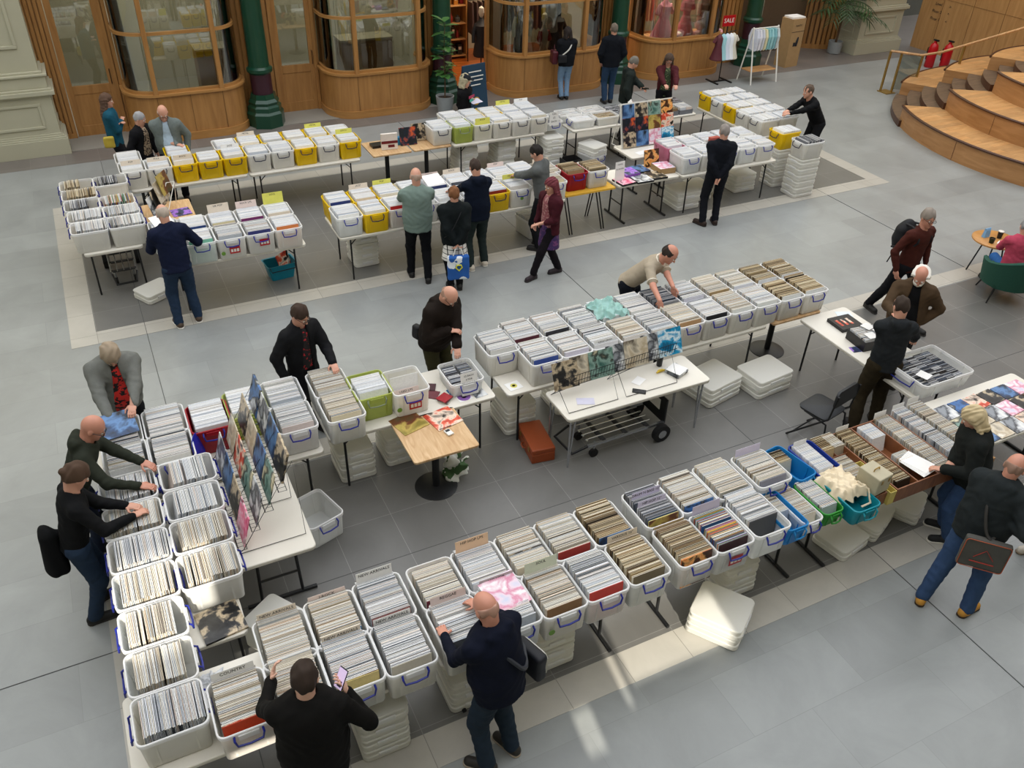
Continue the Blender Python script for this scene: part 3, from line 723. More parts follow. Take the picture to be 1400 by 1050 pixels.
# ---------------------------------------------------------------- tubs, tables, records
random.seed(5)
P_clear = mat_plastic('clear_tub_plastic', '#f2f3f1', .34); P_milk = mat_plastic('milky_tub_plastic', '#f6f4ee', .14)
P_yel = mat_plastic('yellow_tub_plastic', '#fadb0c', .03); P_red = mat_plastic('red_tub_plastic', '#b5142a', .03)
P_grn = mat_plastic('lime_tub_plastic', '#c3cf6a', .22); P_pnk = mat_plastic('pink_tub_plastic', '#d98aa6', .2)
P_blu = mat('dark_blue_handle', '#1f2a8a', .35); P_nvy = mat('navy_handle', '#20223c', .4)
P_rim = mat_plastic('tub_rim_plastic', '#f8f8f8', .08)
def tub_proto(kind, W=.40, D=.48, Ht=.31, body=None, rim=None, handle=P_blu, label='', hshape=True, open_front=False):
    """open storage tub; long axis along Y, handles at the two short ends"""
    t = thing({'tub': 'storage_tub'}.get(kind, kind), 'x', 'storage box')
    body = body or P_clear; rim = rim or P_rim
    mb = MB(); tp = .90; S = 4
    L_ = lambda w, d, z, r: [(x, y, z) for x, y in rrect(w, d, r, S)]
    w0, d0 = W * tp, D * tp
    mb.ring([L_(w0 - .02, d0 - .02, 0, .03), L_(w0, d0, .012, .035), L_(W - .016, D - .016, Ht - .03, .05),
             L_(W - .022, D - .022, Ht - .03, .048), L_(w0 - .008, d0 - .008, .016, .032)], 0, True, True)
    for s in (-1, 1):
        for q in (-.27, .27):
            mb.box(q * W, s * (D * .5 - .017), Ht * .5, .014, .012, Ht * .8, M=Matrix.Rotation(s * -.075, 3, 'X'))
            mb.box(s * (W * .5 - .015), q * D, Ht * .5, .012, .014, Ht * .8, M=Matrix.Rotation(s * .06, 3, 'Y'))
    mb.build('tub_body', body, t, True)
    mb = MB(); z0, z1 = Ht - .035, Ht
    mb.ring([L_(W - .018, D - .018, z0, .05), L_(W + .004, D + .004, z0, .056), L_(W + .008, D + .008, z1 - .004, .058), L_(W, D, z1, .055), L_(W - .018, D - .018, z1, .048), L_(W - .024, D - .024, z0, .046)], 0, False, False)
    mb.build('tub_rim', rim, t, True)
    for s in (-1, 1):
        mb = MB(); y = s * (D / 2 + .006); hw = W * .24
        mb.tube([(-hw, y - s * .012, Ht - .02), (-hw - .004, y + s * .02, Ht - .045), (-hw + .01, y + s * .024, Ht - .10), (0, y + s * .028, Ht - .108), (hw - .01, y + s * .024, Ht - .10), (hw + .004, y + s * .02, Ht - .045), (hw, y - s * .012, Ht - .02)], .0085, 6)
        mb.build('handle', handle, t, True)
        mb = MB(); mb.box(0, y + s * .002, Ht - .045, W * .36, .012, .05); mb.build('latch_flap', rim, t, bevel=.004)
    return t
PROTO = {}
def proto(kind):
    if kind in PROTO: return PROTO[kind]
    K = {'clear': dict(body=P_clear), 'milk': dict(body=P_milk), 'milkn': dict(body=P_milk, handle=P_nvy), 'yel': dict(body=P_yel, rim=P_yel, handle=P_nvy), 'red': dict(body=P_red, rim=P_red),
         'lime': dict(body=P_grn, rim=P_grn, handle=mat('grey_green_handle', '#7f8a72')), 'pink': dict(body=P_pnk, rim=P_pnk),
         'cd': dict(body=P_clear, W=.36, D=.50, Ht=.17), 'cdbig': dict(body=P_clear, W=.62, D=.80, Ht=.21), 'small': dict(body=P_clear, W=.40, D=.46, Ht=.18),
         'single': dict(body=P_clear, W=.24, D=.46, Ht=.18), 'green': dict(body=mat_plastic('green_tub_plastic', '#36a03a', .05), rim=mat_plastic('green_tub_plastic', '#36a03a', .05), W=.24, D=.46, Ht=.18, handle=mat('green_handle', '#2c8a33')),
         'blue': dict(body=mat_plastic('blue_basket_plastic', '#1e93d6', .04), rim=mat_plastic('blue_basket_plastic', '#1e93d6', .04), W=.26, D=.50, Ht=.22, handle=mat('blue_handle2', '#1a7fbd')),
         'navy': dict(body=mat_plastic('royal_blue_plastic', '#1d3fa6', .02), rim=mat_plastic('royal_blue_plastic', '#1d3fa6', .02), W=.30, D=.52, Ht=.2, handle=mat('royal_handle', '#1d3fa6')),
         'turq': dict(body=mat_plastic('turquoise_plastic', '#1a9fb0', .03), rim=mat_plastic('turquoise_plastic', '#1a9fb0', .03), W=.32, D=.54, Ht=.2, handle=mat('turq_handle', '#178c9b')),
         }[kind]
    PROTO[kind] = tub_proto('tub', **K); PROTO[kind].location = (0, 0, -50)
    return PROTO[kind]
PAL = {
 'cool': ['#ecedf0', '#e3e6ea', '#ced3da', '#f4f5f6', '#bcc3cc', '#ecebe6', '#a3a8b0', '#dcdde0', '#f0f0ee', '#4a4e56', '#e6dcd4', '#c9ced4', '#e9e4d8', '#d8c9bf'],
 'warm': ['#e6e0d3', '#d8cfbd', '#f0ece2', '#c9bfae', '#b9b0a2', '#efe9da', '#cdd0d2', '#b5a892', '#857c72', '#dfc9b2', '#e9e6e0', '#bfc6cc', '#dfe2e4'],
 'brown': ['#b59f7c', '#8c7354', '#d3c2a0', '#5b4733', '#e0d4b8', '#c9b48c', '#3a3028', '#a08562', '#efe6d0', '#75684f'],
 'dark': ['#3b3a3c', '#8f8f93', '#c9c9cb', '#232327', '#6b6d74', '#e2e2e4', '#a5a7ac', '#4c5a6e'],
 'white': ['#f6f7f8', '#eff1f5', '#fafafa', '#e6eaf0', '#dde2ec', '#f3f2f0', '#ccd3df', '#f8f8f6', '#efeae6'],
 'bright': ['#e8e6e0', '#c93a2e', '#2f5fa8', '#e0b23a', '#2c2c30', '#d8dde4', '#7a8a96', '#e9e3d4', '#9a5a3a', '#efefef', '#4e7f5a'],
}
def rc(p):
    h = random.choice(PAL[p]); c = srgb(h)[:3]; j = random.uniform(.88, 1.08); return tuple(min(1, x * j) for x in c)
A_rec = mat_attr('record_sleeves', .4)
stuff_rec = MB()
INDIV = {'n': 0}
def record_slab(mb, x, y, z, w, h, t, lean, col, top, rot):
    """one sleeve: plane normal along local Y, leaning by `lean`"""
    M3 = rot @ Matrix.Rotation(lean, 3, 'X')
    c = rot @ Vector((x, y, 0)); off = M3 @ Vector((0, 0, h / 2))
    mb.box(c.x + off.x, c.y + off.y, z + off.z, w, t, h, M=M3, col=col, top=top)
def fill(cx, cy, z, rz, pal='warm', frac=.96, n=None, w=.315, h=.315, D=.43, lean=.10, start=None, front=None, indiv=None, jit=.004, t=.0045, rlabel=None, name='vinyl_record', cat='record', side=0):
    """pack sleeves into a tub whose long axis is local Y, centre (cx,cy), floor z"""
    rot = Matrix.Rotation(rz, 3, 'Z'); n = n or int(D * frac / .0078)
    y0 = -D / 2 + .01 if start is None else start
    step = D * frac / n; cl = lean; bump = 0
    cvr = srgb(front)[:3] if front else None
    for i in range(n):
        if random.random() < .10: cl = lean + random.uniform(-.05, .05)
        if random.random() < .18: bump = random.uniform(-.006, .010)
        y = y0 + step * (i + .5); c = rc(pal); tp = rc(pal)
        if i == 0 and cvr: c = tp = cvr
        ww = w + random.uniform(-.004, .002); hh = h + bump + random.uniform(-.002, .002)
        args = (side + random.uniform(-jit, jit), y, 0, ww, hh, t, -cl, c, tp)
        if indiv is not None:
            mb = MB(); record_slab(mb, args[0], 0, 0, ww, hh, t, -cl, c, tp, Matrix.Identity(3))
            o = mb.build(name, A_rec); v = rot @ Vector((0, y, 0)); o.location = (cx + v.x, cy + v.y, z); o.rotation_euler = (0, 0, rz)
            tag(o, rlabel, cat, indiv); INDIV['n'] += 1
        else:
            M3 = rot @ Matrix.Rotation(-cl, 3, 'X'); v = rot @ Vector((args[0], y, 0)); off = M3 @ Vector((0, 0, hh / 2))
            stuff_rec.box(cx + v.x + off.x, cy + v.y + off.y, z + off.z, ww, t, hh, M=M3, col=c, top=tp)
TZ = .74
def tub(kind, x, y, rz, label, z=TZ, **kw):
    o = copy_tree(proto(kind), (x, y, z), rz, label)
    if kw.pop('empty', False): return o
    if kind in ('clear', 'milk', 'milkn', 'yel', 'red', 'lime', 'pink'):
        fill(x, y, z + .018, rz, **kw)
    return o
def card(x, y, z, rz, txt, label, w=.30, h=.36, col=None, lean=.12, size=.038, name='divider_card'):
    t = thing(name, label, 'card', (x, y, z), rz)
    mb = MB(); Mx = Matrix.Rotation(-lean, 3, 'X'); off = Mx @ Vector((0, 0, h / 2)); mb.box(0, off.y, off.z, w, .002, h, M=Mx)
    mb.build('card_sheet', col or M_paper, t)
    if txt:
        zt = h - .03; p = Mx @ Vector((0, -.0022, zt))
        text_mesh(txt, size, M_ink, Matrix.Translation(p) @ Matrix.Rotation(PI / 2 - lean, 4, 'X'), t)
    return t
M_cream = mat('cream_card', '#e9dccb', .6); M_pinkc = mat('pinkish_card', '#ecd9d3', .6); M_ycard = mat('yellow_card', '#e3e06a', .6)

# ----- tables
M_ttop = mat('white_moulded_tabletop', '#e2ddd2', .35, .04, 4); M_edge = mat('table_edge', '#cfc8b8', .5)
def folding_table(x0, x1, y0, y1, label, style='H', rz=0, legs=True, grey=False):
    w, d = x1 - x0, y1 - y0; t = thing('folding_table', label, 'table', ((x0 + x1) / 2, (y0 + y1) / 2, 0), rz)
    mb = MB(); mb.ring([[(x, y, TZ - .042) for x, y in rrect(w - .01, d - .01, .045)], [(x, y, TZ - .036) for x, y in rrect(w, d, .05)], [(x, y, TZ - .006) for x, y in rrect(w, d, .05)], [(x, y, TZ) for x, y in rrect(w - .012, d - .012, .045)]])
    mb.build('tabletop', M_ttop, t, True)
    longx = w >= d; a, b = (w, d) if longx else (d, w)
    def P(u, v, z): return (u, v, z) if longx else (v, u, z)
    for s in (-1, 1):
        if style == 'H':
            for q in (-1, 1):
                mb = MB(); u = s * (a / 2 - .17); v = q * (b / 2 - .08)
                mb.tube([P(u, v, TZ - .04), P(u, v * 1.03, 0)], .0135, 8); mb.build('leg', M_black, t, True)
                mb = MB(); mb.tube([P(u, v, TZ - .16), P(u - s * .12, v, TZ - .04)], .008, 6); mb.build('brace', M_black, t)
            mb = MB(); mb.tube([P(s * (a / 2 - .17), -(b / 2 - .08), TZ - .05), P(s * (a / 2 - .17), b / 2 - .08, TZ - .05)], .011, 6); mb.build('crossbar', M_black, t)
        elif style == 'T':
            u = s * (a / 2 - .2); v = .17
            for q in (-1, 1):
                mb = MB(); mb.tube([P(u, q * v, TZ - .04), P(u, q * (v + .02), .03)], .015, 8); mb.build('leg', M_black, t, True)
            mb = MB(); mb.tube([P(u, -b / 2 + .02, .02), P(u, b / 2 - .02, .02)], .02, 8); mb.build('foot_bar', M_black, t, True)
            mb = MB(); mb.tube([P(u, -v, .3), P(u, v, .3)], .012, 6); mb.build('crossbar', M_black, t)
        elif style == 'chrome':
            for q in (-1, 1):
                mb = MB(); u = s * (a / 2 - .09); v = q * (b / 2 - .06)
                mb.tube([P(u - s * .03, v, TZ - .04), P(u + s * .02, v, 0)], .011, 8); mb.tube([P(u + s * .03, v, TZ - .04), P(u + s * .02, v, 0)], .011, 8); mb.build('leg', M_chrome, t, True)
    return t
M_bistro = mat_wood('pale_bistro_wood', '#d9b98f', '#b98f60', .4, (6, 1, 1), 1.6)
def bistro(x, y, label, s=.74, base=True, hole=False):
    t = thing('bistro_table', label, 'table', (x, y, 0))
    mb = MB(); mb.ring([[(a, b, TZ - .028) for a, b in rrect(s - .006, s - .006, .03)], [(a, b, TZ - .004) for a, b in rrect(s, s, .032)], [(a, b, TZ) for a, b in rrect(s - .008, s - .008, .03)]]); mb.build('tabletop', M_bistro, t, True)
    mb = MB(); mb.lathe([(.04, .03), (.04, TZ - .03)], n=20); mb.build('pedestal', M_black, t, True)
    mb = MB(); mb.lathe([(.235, 0), (.235, .01), (.21, .018), (.05, .03)], n=40); mb.build('base_disc', M_black, t, True)
    return t
folding_table(-.80, 1.05, 3.82, 4.58, 'white folding table under the near left tubs, at the corner of the L-shaped stall')
folding_table(-.60, .18, 4.80, 6.64, 'white folding table under the long left-hand double column of tubs')
folding_table(-.72, 1.36, 6.72, 7.66, 'white folding table behind the album rack, under the red tub')
folding_table(.24, .93, 5.48, 7.0 - .32, 'white folding table holding the tall rack of album covers', 'T')
folding_table(1.45, 3.27, 3.82, 4.62, 'white folding table under the tubs where the bald man with the shoulder bag browses', 'T')
folding_table(3.5, 5.33, 3.82, 4.62, 'white folding table under the tubs with the coloured sleeves, right of the near aisle gap', 'T')
folding_table(5.36, 7.55, 3.78, 4.74, 'white folding table under the wooden crates of singles', 'T')
folding_table(7.60, 9.2, 3.93, 4.77, 'white folding table spread with flat album covers at the right edge', 'T')
folding_table(1.45, 3.36, 6.85, 7.62, 'white folding table with the empty tub and small CD tub behind the little wooden table')
folding_table(3.48, 5.32, 6.80, 7.66, 'white folding table at the left end of the long middle row of tubs')
folding_table(5.34, 7.18, 6.80, 7.66, 'white folding table under the long middle row, behind the wire rack')
bistro(7.68, 7.2, 'black pedestal table under the brown sleeves at the right end of the middle row', .8)
folding_table(3.88, 5.78, 6.13, 6.70, 'pale table on chrome legs carrying the black wire sleeve rack', 'chrome')
bistro(2.48, 6.52, 'small square wooden pedestal table with two album covers on it', .72)
folding_table(7.68, 8.46, 4.89, 6.78, 'long white folding table where the white-haired man looks at CDs')
folding_table(-.50, .28, 12.2, 14.05, 'white folding table under the two far-left columns of tubs')
folding_table(.50, 2.42, 11.34, 12.10, 'white folding table in front of the man in the navy jacket')
bistro(.78, 13.28, 'wooden pedestal table with a picture disc beside the far-left tubs', .72)
folding_table(.36, 2.2, 14.24, 15.02, 'white folding table under the yellow tubs by the grey-haired couple')
folding_table(2.24, 4.18, 14.22, 15.02, 'white folding table under the tubs ending in a yellow one, beside the pedestal tables')
bistro(4.80, 14.63, 'wooden pedestal table with an upright book and a dark box on it', .74)
bistro(5.58, 14.63, 'wooden pedestal table partly under the first pale tub of the far row', .74)
folding_table(5.98, 7.9, 14.22, 15.05, 'white folding table by the person in the black hoodie and cap')
folding_table(8.45, 9.9, 14.08, 14.88, 'white folding table of CDs in front of the man reading his phone', 'T')
folding_table(9.95, 11.4, 14.08, 14.88, 'white folding table of CDs in front of the woman in maroon', 'T')
folding_table(2.92, 4.8, 11.30, 12.16, 'white folding table at the left of the busy far row, with yellow tubs')
folding_table(4.83, 6.72, 11.28, 12.14, 'white folding table in front of the man in the dark hoodie')
t = thing('trestle_table', 'yellow-edged trestle table under the red tub and the white tub', 'table', (7.2, 11.7, 0))
mb = MB(); mb.span((-.42, -.3, TZ - .03), (.55, .3, TZ)); mb.build('tabletop', mat('yellow_board', '#d9a93a', .5), t)
for s in (-.33, .3):
    for q in (-1, 1):
        mb = MB(); mb.tube([(s, 0 + q * .05, TZ - .04), (s + .05, q * .28, 0)], .012, 6); mb.tube([(s + .06, 0 + q * .05, TZ - .04), (s + .1, q * .28, 0)], .012, 6); mb.build('leg', M_black, t)
folding_table(7.82, 9.08, 11.40, 12.10, 'white folding table of boxed sets and art books', 'T')
folding_table(9.10, 11.20, 11.34, 12.30, 'white folding table under the tubs beside the man with his hands behind his back')
folding_table(11.66, 12.5, 12.40, 14.45, 'white folding table under the block of tubs at the far right', 'H')
t = folding_table(8.74, 9.75, 12.42, 13.10, 'small white folding table holding the framed album display board', 'T')

LEG = 'of the near L-shaped stall'
pit = PI / 2
# near-left columns (sleeves face sideways): outer then inner
o_lab = ['clear tub of bluish sleeves on the near left corner, lowest in the photo', 'clear tub of pale sleeves, second up the outer left column', 'clear tub of cream sleeves half emptied, third up the outer left column',
         'clear tub in the outer left column beside the overhanging inner tub', 'clear tub with a mint divider in the outer left column', 'clear tub of mixed sleeves under the hands of the person with the bun', 'clear tub under the hands of the bald man in the olive hoodie']
ys = [4.09, 4.50, 4.92, 5.34, 5.75, 6.16, 6.58]
LABR = lambda s: 'thin record sleeve standing packed in ' + s
grp = ['records in the lowest left tub', 'records in the second left tub', 'records in the third left tub']
sh = ['the clear tub lowest at the left', 'the second tub up the outer left column', 'the third tub up the outer left column']
for i, y in enumerate(ys):
    pal = 'cool' if i == 0 else ('warm' if i < 4 else random.choice(['warm', 'cool']))
    kw = dict(indiv=grp[i], rlabel=LABR(sh[i])) if i < 2 else {}
    fr = [.98, .82, .80, .9, .93, .95, .9][i]
    tub('clear' if i else 'milk', -.47, y, -pit, o_lab[i], pal=pal, frac=fr, lean=.08, start=-.21 + (.42 * (1 - fr)) * 0, n=48 if kw else None, **kw)
i_lab = ['clear tub jutting over the table edge above the large album, inner left column', 'clear tub of sleeves with a lilac divider, second up the inner left column', 'clear tub with white dividers, third up the inner left column', 'clear tub with a loosely filled right side beside the album rack']
for i, y in enumerate([5.34, 5.76, 6.18, 6.60]):
    tub('clear', .02 + .01 * i, y, -pit, i_lab[i], z=TZ + (.0 if i else .0), pal='warm' if i < 2 else 'cool', frac=[.93, .85, .75, .7][i], lean=[.06, .10, .16, .2][i])
tub('clear', -.44, 7.02, 0, 'clear grey tub behind the one under the bald man\'s hands', pal='cool')
tub('clear', -.45, 7.46, 0, 'clear tub in front of the man with the grey ponytail', pal='cool')
tub('clear', -.03, 7.02, 0, 'clear tub of cream and blue sleeves just left of the red tub, nearer one', pal='cool')
tub('clear', -.03, 7.46, 0, 'clear tub of white sleeves left of the red tub, farther one', pal='cool')
tub('red', .38, 7.36, 0, 'red tub packed with white sleeves behind the album rack', pal='white', lean=.05)
tub('lime', .76, 7.44, 0, 'lime-rimmed tub half hidden behind the album rack', pal='white')
tub('clear', 1.15, 7.46, 0, 'clear tub behind the album rack, in front of the man in the black shirt', pal='cool')
tub('clear', 1.15, 7.0, 0, 'clear tub with pink-faced front record, right of the album rack', pal='cool', front='#e7d8d4')
# near front double row
fb = [('NEW ARRIVALS', .40, 4.36, 'warm', None), ('J-ROCK', .80, 4.38, 'warm', '#2f6b9c'), ('NEW ARRIVALS', 1.20, 4.40, 'cool', '#7c3a34')]
tub('clear', .40, 4.36, 0, 'clear tub with a NEW ARRIVALS card, leftmost of the back row by the corner gap', pal='warm', indiv='records in the first NEW ARRIVALS tub', rlabel=LABR('the first NEW ARRIVALS tub of the back row'), n=48)
tub('clear', .80, 4.38, 0, 'clear tub whose front record is blue, between two NEW ARRIVALS tubs', pal='warm', front='#2f6b9c')
tub('clear', 1.20, 4.40, 0, 'clear tub with a tall NEW ARRIVALS card beside the aisle gap', pal='cool', front='#7c3a34')
tub('milk', -.01, 3.96, 0, 'clear tub marked COUNTRY with an orange-red front record', pal='warm', front='#c8431f', indiv='records in the COUNTRY tub', rlabel=LABR('the tub marked COUNTRY'), n=48)
tub('clear', .39, 3.96, 0, 'clear tub the man with the phone is searching', pal='warm', front='#7c3b22')
tub('clear', .79, 3.95, 0, 'clear tub with a yellow-cream front record beside the lit phone', pal='cool', front='#e2cf8f', indiv='records beside the lit phone', rlabel=LABR('the tub with the yellow-cream front record'), n=48)
tub('milk', 1.19, 3.93, 0, 'greyish tub with a scribbled label at the aisle gap, nearest of the left table', pal='cool', front='#c8c2b4')
# second table: four back, five front
tub('clear', 1.65, 4.38, 0, 'clear tub with plum-edged sleeves, first right of the aisle gap in the back row', pal='warm', front='#6a2333', frac=.8, start=-.2)
tub('clear', 2.05, 4.39, 0, 'clear tub with a peach HIP HOP LPS card standing up', pal='cool')
tub('clear', 2.45, 4.39, 0, 'clear tub with a dark patterned sleeve showing halfway', pal='warm', front='#d3c7b0')
tub('clear', 2.84, 4.40, 0, 'clear tub of flat pale sleeves left of the tan-sleeved tub', pal='warm', front='#a53a32')
tub('clear', 3.24, 4.40, 0, 'clear tub of tan sleeves with a navy front record', pal='brown', front='#1c2747')
tub('milk', 1.65, 3.93, 0, 'milky tub marked REGGAE under the bald man\'s hands', pal='cool')
tub('clear', 2.07, 3.93, 0, 'clear tub under the pink marbled sleeve, beside the bald man\'s head', pal='cool')
tub('milk', 2.47, 3.91, 0, 'milky tub with a mint SOUL card', pal='warm', front='#8a6a4a')
tub('clear', 2.86, 3.91, 0, 'clear tub with a coral-red front record', pal='cool', front='#c8493f')
tub('clear', 3.27, 3.91, 0, 'clear tub of black, red and cream sleeves left of the second gap', pal='brown', front='#ece4d4')
# third table
tub('clear', 3.75, 4.40, 0, 'clear tub with lilac genre cards and a yellow front sleeve', pal='dark', front='#e5dd8b')
tub('clear', 4.15, 4.42, 0, 'clear tub with a blue and rust front sleeve', pal='warm', front='#5679a0')
tub('clear', 4.56, 4.43, 0, 'clear tub of grey and cream sleeves behind the charcoal-fronted tub', pal='warm', front='#d9d4c6')
tub('clear', 5.00, 4.40, 0, 'clear tub with blue handles next to the sky-blue basket, back row', pal='warm', front='#9a9aa6')
tub('clear', 3.75, 3.90, 0, 'clear tub with an orange front record', pal='brown', front='#e98a4a')
tub('clear', 4.14, 3.90, 0, 'clear tub with a blue handle over a red sticker', pal='bright', front='#3a1f22')
tub('clear', 4.56, 3.91, 0, 'clear tub with a charcoal-grey front record', pal='cool', front='#4b4c50', frac=.85, start=-.1)
# middle row
mbk = [(1.63, 7.46, 'warm'), ]
tub('clear', 1.64, 7.44, 0, 'clear tub of cream sleeves under the hand of the man in the black shirt', pal='warm')
tub('clear', 1.64, 6.98, 0, 'clear tub with a blank cream card hanging over its front', pal='warm', front='#e8dcc0')
tub('lime', 2.02, 7.22, 0, 'lime tub of white sleeves between the cream tubs and the empty tub', pal='white', frac=.7, lean=.2)
tub('milk', 2.40, 7.14, 0, 'nearly empty white tub with blue handle and red sticker', pal='white', n=1, frac=.05, start=.02)
tub('milk', 3.62, 7.42, 0, 'milky tub with a blank white card, left end of the middle back row', pal='cool')
names_b = ['milky tub with a maroon front sleeve', 'milky tub with a lettered dark sleeve', 'milky tub with a blank white front card', 'tub covered by the mint plastic bag', 'tub of grey sleeves with a long white card', 'tub behind the polo-shirt man\'s forearms', 'tub with a lilac-white card right of the polo-shirt man', 'tub of cream sleeves', 'tub of white sleeves with a blue latch', 'tub of brown sleeves with a white card', 'last tub of brown sleeves in the back row']
for i in range(11):
    x = 3.98 + .396 * i
    tub('milk', x, 7.52, 0, names_b[i] + ', middle stall back row', pal=['cool', 'cool', 'cool', 'white', 'cool', 'dark', 'cool', 'warm', 'warm', 'brown', 'brown'][i], front=['#5a2632', '#3a3a40', '#f3f3f3', '#dfe5e5', '#f0f0ee', '#8c8f94', '#e9e9f4', '#b49a70', '#e8eaf2', '#eef0f2', '#eef0f2'][i], lean=.08)
names_f = ['white tub with a blue-lettered front sleeve', 'tub with a pale lilac front card', 'tub with a NEW VINYL style white card', 'tub of white sleeves behind the wire rack', 'tub of blue-grey sleeves behind the wire rack', 'tub with a brown front sleeve by the polo-shirt man\'s hands', 'tub with a black divider', 'tub with blue handle and white sleeves', 'tub with blue handle and blue-white sleeves', 'tub of brown sleeves with blue handle', 'end tub of brown sleeves with blue handle']
for i in range(11):
    x = 3.98 + .396 * i
    tub('milk' if i < 7 else 'milk', x, 7.05, 0, names_f[i] + ', middle stall front row', pal=['cool', 'cool', 'cool', 'warm', 'cool', 'warm', 'cool', 'warm', 'cool', 'brown', 'brown'][i], front=['#3d55a0', '#e6e2f2', '#f2f2f5', '#efe9e4', '#e9e4de', '#c09a70', '#1d1d20', '#eef0ee', '#eef0ee', '#eef0f0', '#eef0f0'][i], lean=.08)
# far-left block
for i, (x, y, pl, fr, l) in enumerate([(-.40, 14.07, 'brown', .5, 'half-filled clear tub of brown sleeves, farthest in the outer column'), (-.39, 13.68, 'brown', .9, 'clear tub of brownish sleeves, second farthest in the outer column'), (-.38, 13.26, 'dark', .6, 'partly empty milky tub, middle of the far-left outer column'), (-.36, 12.84, 'cool', .9, 'clear tub with a blue latch, second nearest in the far-left outer column'), (-.35, 12.43, 'cool', .95, 'clear tub nearest the strip in the far-left outer column'),
        (.08, 14.07, 'dark', .6, 'half-empty white tub, farthest in the far-left inner column'), (.10, 13.24, 'bright', .8, 'white tub of spread sleeves with a pink one, far-left inner column'), (.12, 12.84, 'cool', .9, 'clear tub second nearest in the far-left inner column'), (.14, 12.43, 'cool', .95, 'clear tub nearest in the far-left inner column')]):
    tub('milk', x, y, -pit, l, pal=pl, frac=fr, lean=.12)
for i, (x, y, k, pl, f, l) in enumerate([(.60, 12.02, 'clear', 'white', None, 'tub directly in front of the navy-jacket man, partly hidden'), (.99, 11.98, 'clear', 'white', '#20407c', 'tub with a deep blue front sleeve beside the navy-jacket man'), (1.39, 11.98, 'milk', 'white', '#d9cfa8', 'white tub with a tall lettered card and a cream sleeve'), (1.79, 11.98, 'milk', 'white', '#7a2f6a', 'white tub with a magenta and navy front sleeve'), (2.19, 12.0, 'milk', 'white', '#e8dccb', 'white tub with a yellow card sticking up'),
        (.99, 11.52, 'clear', 'white', '#8ad0b8', 'clear tub with a mint-green front sleeve by the navy-jacket man\'s elbow'), (1.39, 11.52, 'milk', 'cool', '#8a8a90', 'white tub with red sticker and blue handle, left of its twin'), (1.79, 11.52, 'milk', 'cool', '#3a3f7a', 'white tub with red sticker, right of its twin'), (2.19, 11.52, 'milk', 'white', '#e0894e', 'clear tub with an orange portrait sleeve at its front')]):
    tub(k, x, y, 0, l, pal=pl, front=f, lean=.12, frac=.9)
for (x, y, k, l) in [(.44, 14.98, 'milkn', 'white tub with a blue-black disc sleeve, first in the back row by the grey-haired woman'), (1.22, 14.98, 'yel', 'yellow tub under the hand of the bald man in the grey cardigan'), (2.02, 15.02, 'milkn', 'white-lined tub left of centre in the farthest back row'), (2.42, 15.02, 'yel', 'yellow-rimmed tub with a lettered card, third in the farthest back row'), (2.82, 15.02, 'yel', 'yellow-rimmed tub with a pink-white card, farthest back row'), (3.22, 15.02, 'yel', 'yellow-rimmed tub of white sleeves, farthest back row'), (3.62, 15.02, 'yel', 'bright yellow-rimmed tub near the right end of the farthest back row'), (4.02, 15.02, 'milkn', 'white tub at the right end of the farthest back row'),
        (.45, 14.53, 'milkn', 'white tub at the left end of the front row before the grey-haired woman'), (.85, 14.52, 'milkn', 'white tub second in the row before the grey-haired woman'), (1.25, 14.52, 'yel', 'first yellow tub of the front row, below the cardigan man\'s hand'), (1.65, 14.52, 'yel', 'second yellow tub of the front row'), (2.05, 14.52, 'yel', 'third yellow tub of the front row'), (2.45, 14.53, 'milkn', 'pale tub right of the three yellow ones'), (2.85, 14.53, 'milkn', 'bright white tub with a dark handle, middle of the right half'), (3.25, 14.53, 'yel', 'yellow tub between two white ones in the front row'), (3.65, 14.53, 'milkn', 'white tub between two yellow ones in the front row'), (4.05, 14.53, 'yel', 'yellow tub at the right end of the front row beside the pedestal table')]:
    tub(k, x, y, 0, l, pal='white', lean=.12, frac=.85, start=-.12 if x in (1.25,) else None)
# middle far row
for (x, y, k, f, l) in [(3.12, 12.02, 'yel', '#2a3f86', 'yellow tub at the left end of the back row, with a blue-fronted sleeve'), (3.52, 12.02, 'yel', '#e8ddd0', 'yellow-rimmed tub with a cream lettered card'), (3.91, 12.04, 'yel', None, 'yellow-rimmed tub with a yellow card sticking up'), (4.3, 12.04, 'milk', None, 'white tub behind the bald man in the green sweater'), (4.7, 12.03, 'milk', '#2c3a66', 'white tub with a fanned white stack, left of the woman\'s head'), (5.1, 12.05, 'milk', '#5a5e68', 'white tub with a grey divider beyond the short-haired woman'), (5.5, 12.05, 'milk', None, 'white tub beyond the man in the dark hoodie'), (5.88, 12.04, 'milk', None, 'white tub between the hoodie man and the suited man'), (6.28, 12.1, 'milk', None, 'white tub under the suited man\'s left hand'), (6.66, 11.95, 'milk', None, 'clear tub just behind the suited man'),
        (3.10, 11.54, 'clear', None, 'clear tub with pink and grey contents at the left end of the front row'), (3.50, 11.53, 'yel', None, 'yellow tub next to the clear one, left of the green-sweater man'), (3.90, 11.55, 'milk', '#c02222', 'white tub with a red front sleeve, left of the green-sweater man'), (4.3, 11.54, 'milk', None, 'white tub hidden in front of the green-sweater man'), (4.68, 11.52, 'clear', None, 'clear tub between the green-sweater man and the short-haired woman'), (5.1, 11.5, 'milk', None, 'white tub in front of the dark-hoodie man'), (5.5, 11.5, 'yel', '#8a2e28', 'yellow tub between the hoodie man and the suited man'), (5.9, 11.52, 'milk', None, 'white tub with green sticker and yellow dividers'), (6.54, 11.52, 'milk', '#e5d8b0', 'white tub with multicoloured sleeves right of the suited man')]:
    tub(k, x, y, 0, l, pal='white' if x < 6.4 else 'warm', front=f, lean=.14, frac=.88)
tub('red', 7.06, 11.74, 0, 'red tub heaped with dark and cream sleeves', pal='brown', lean=.2, frac=.9)
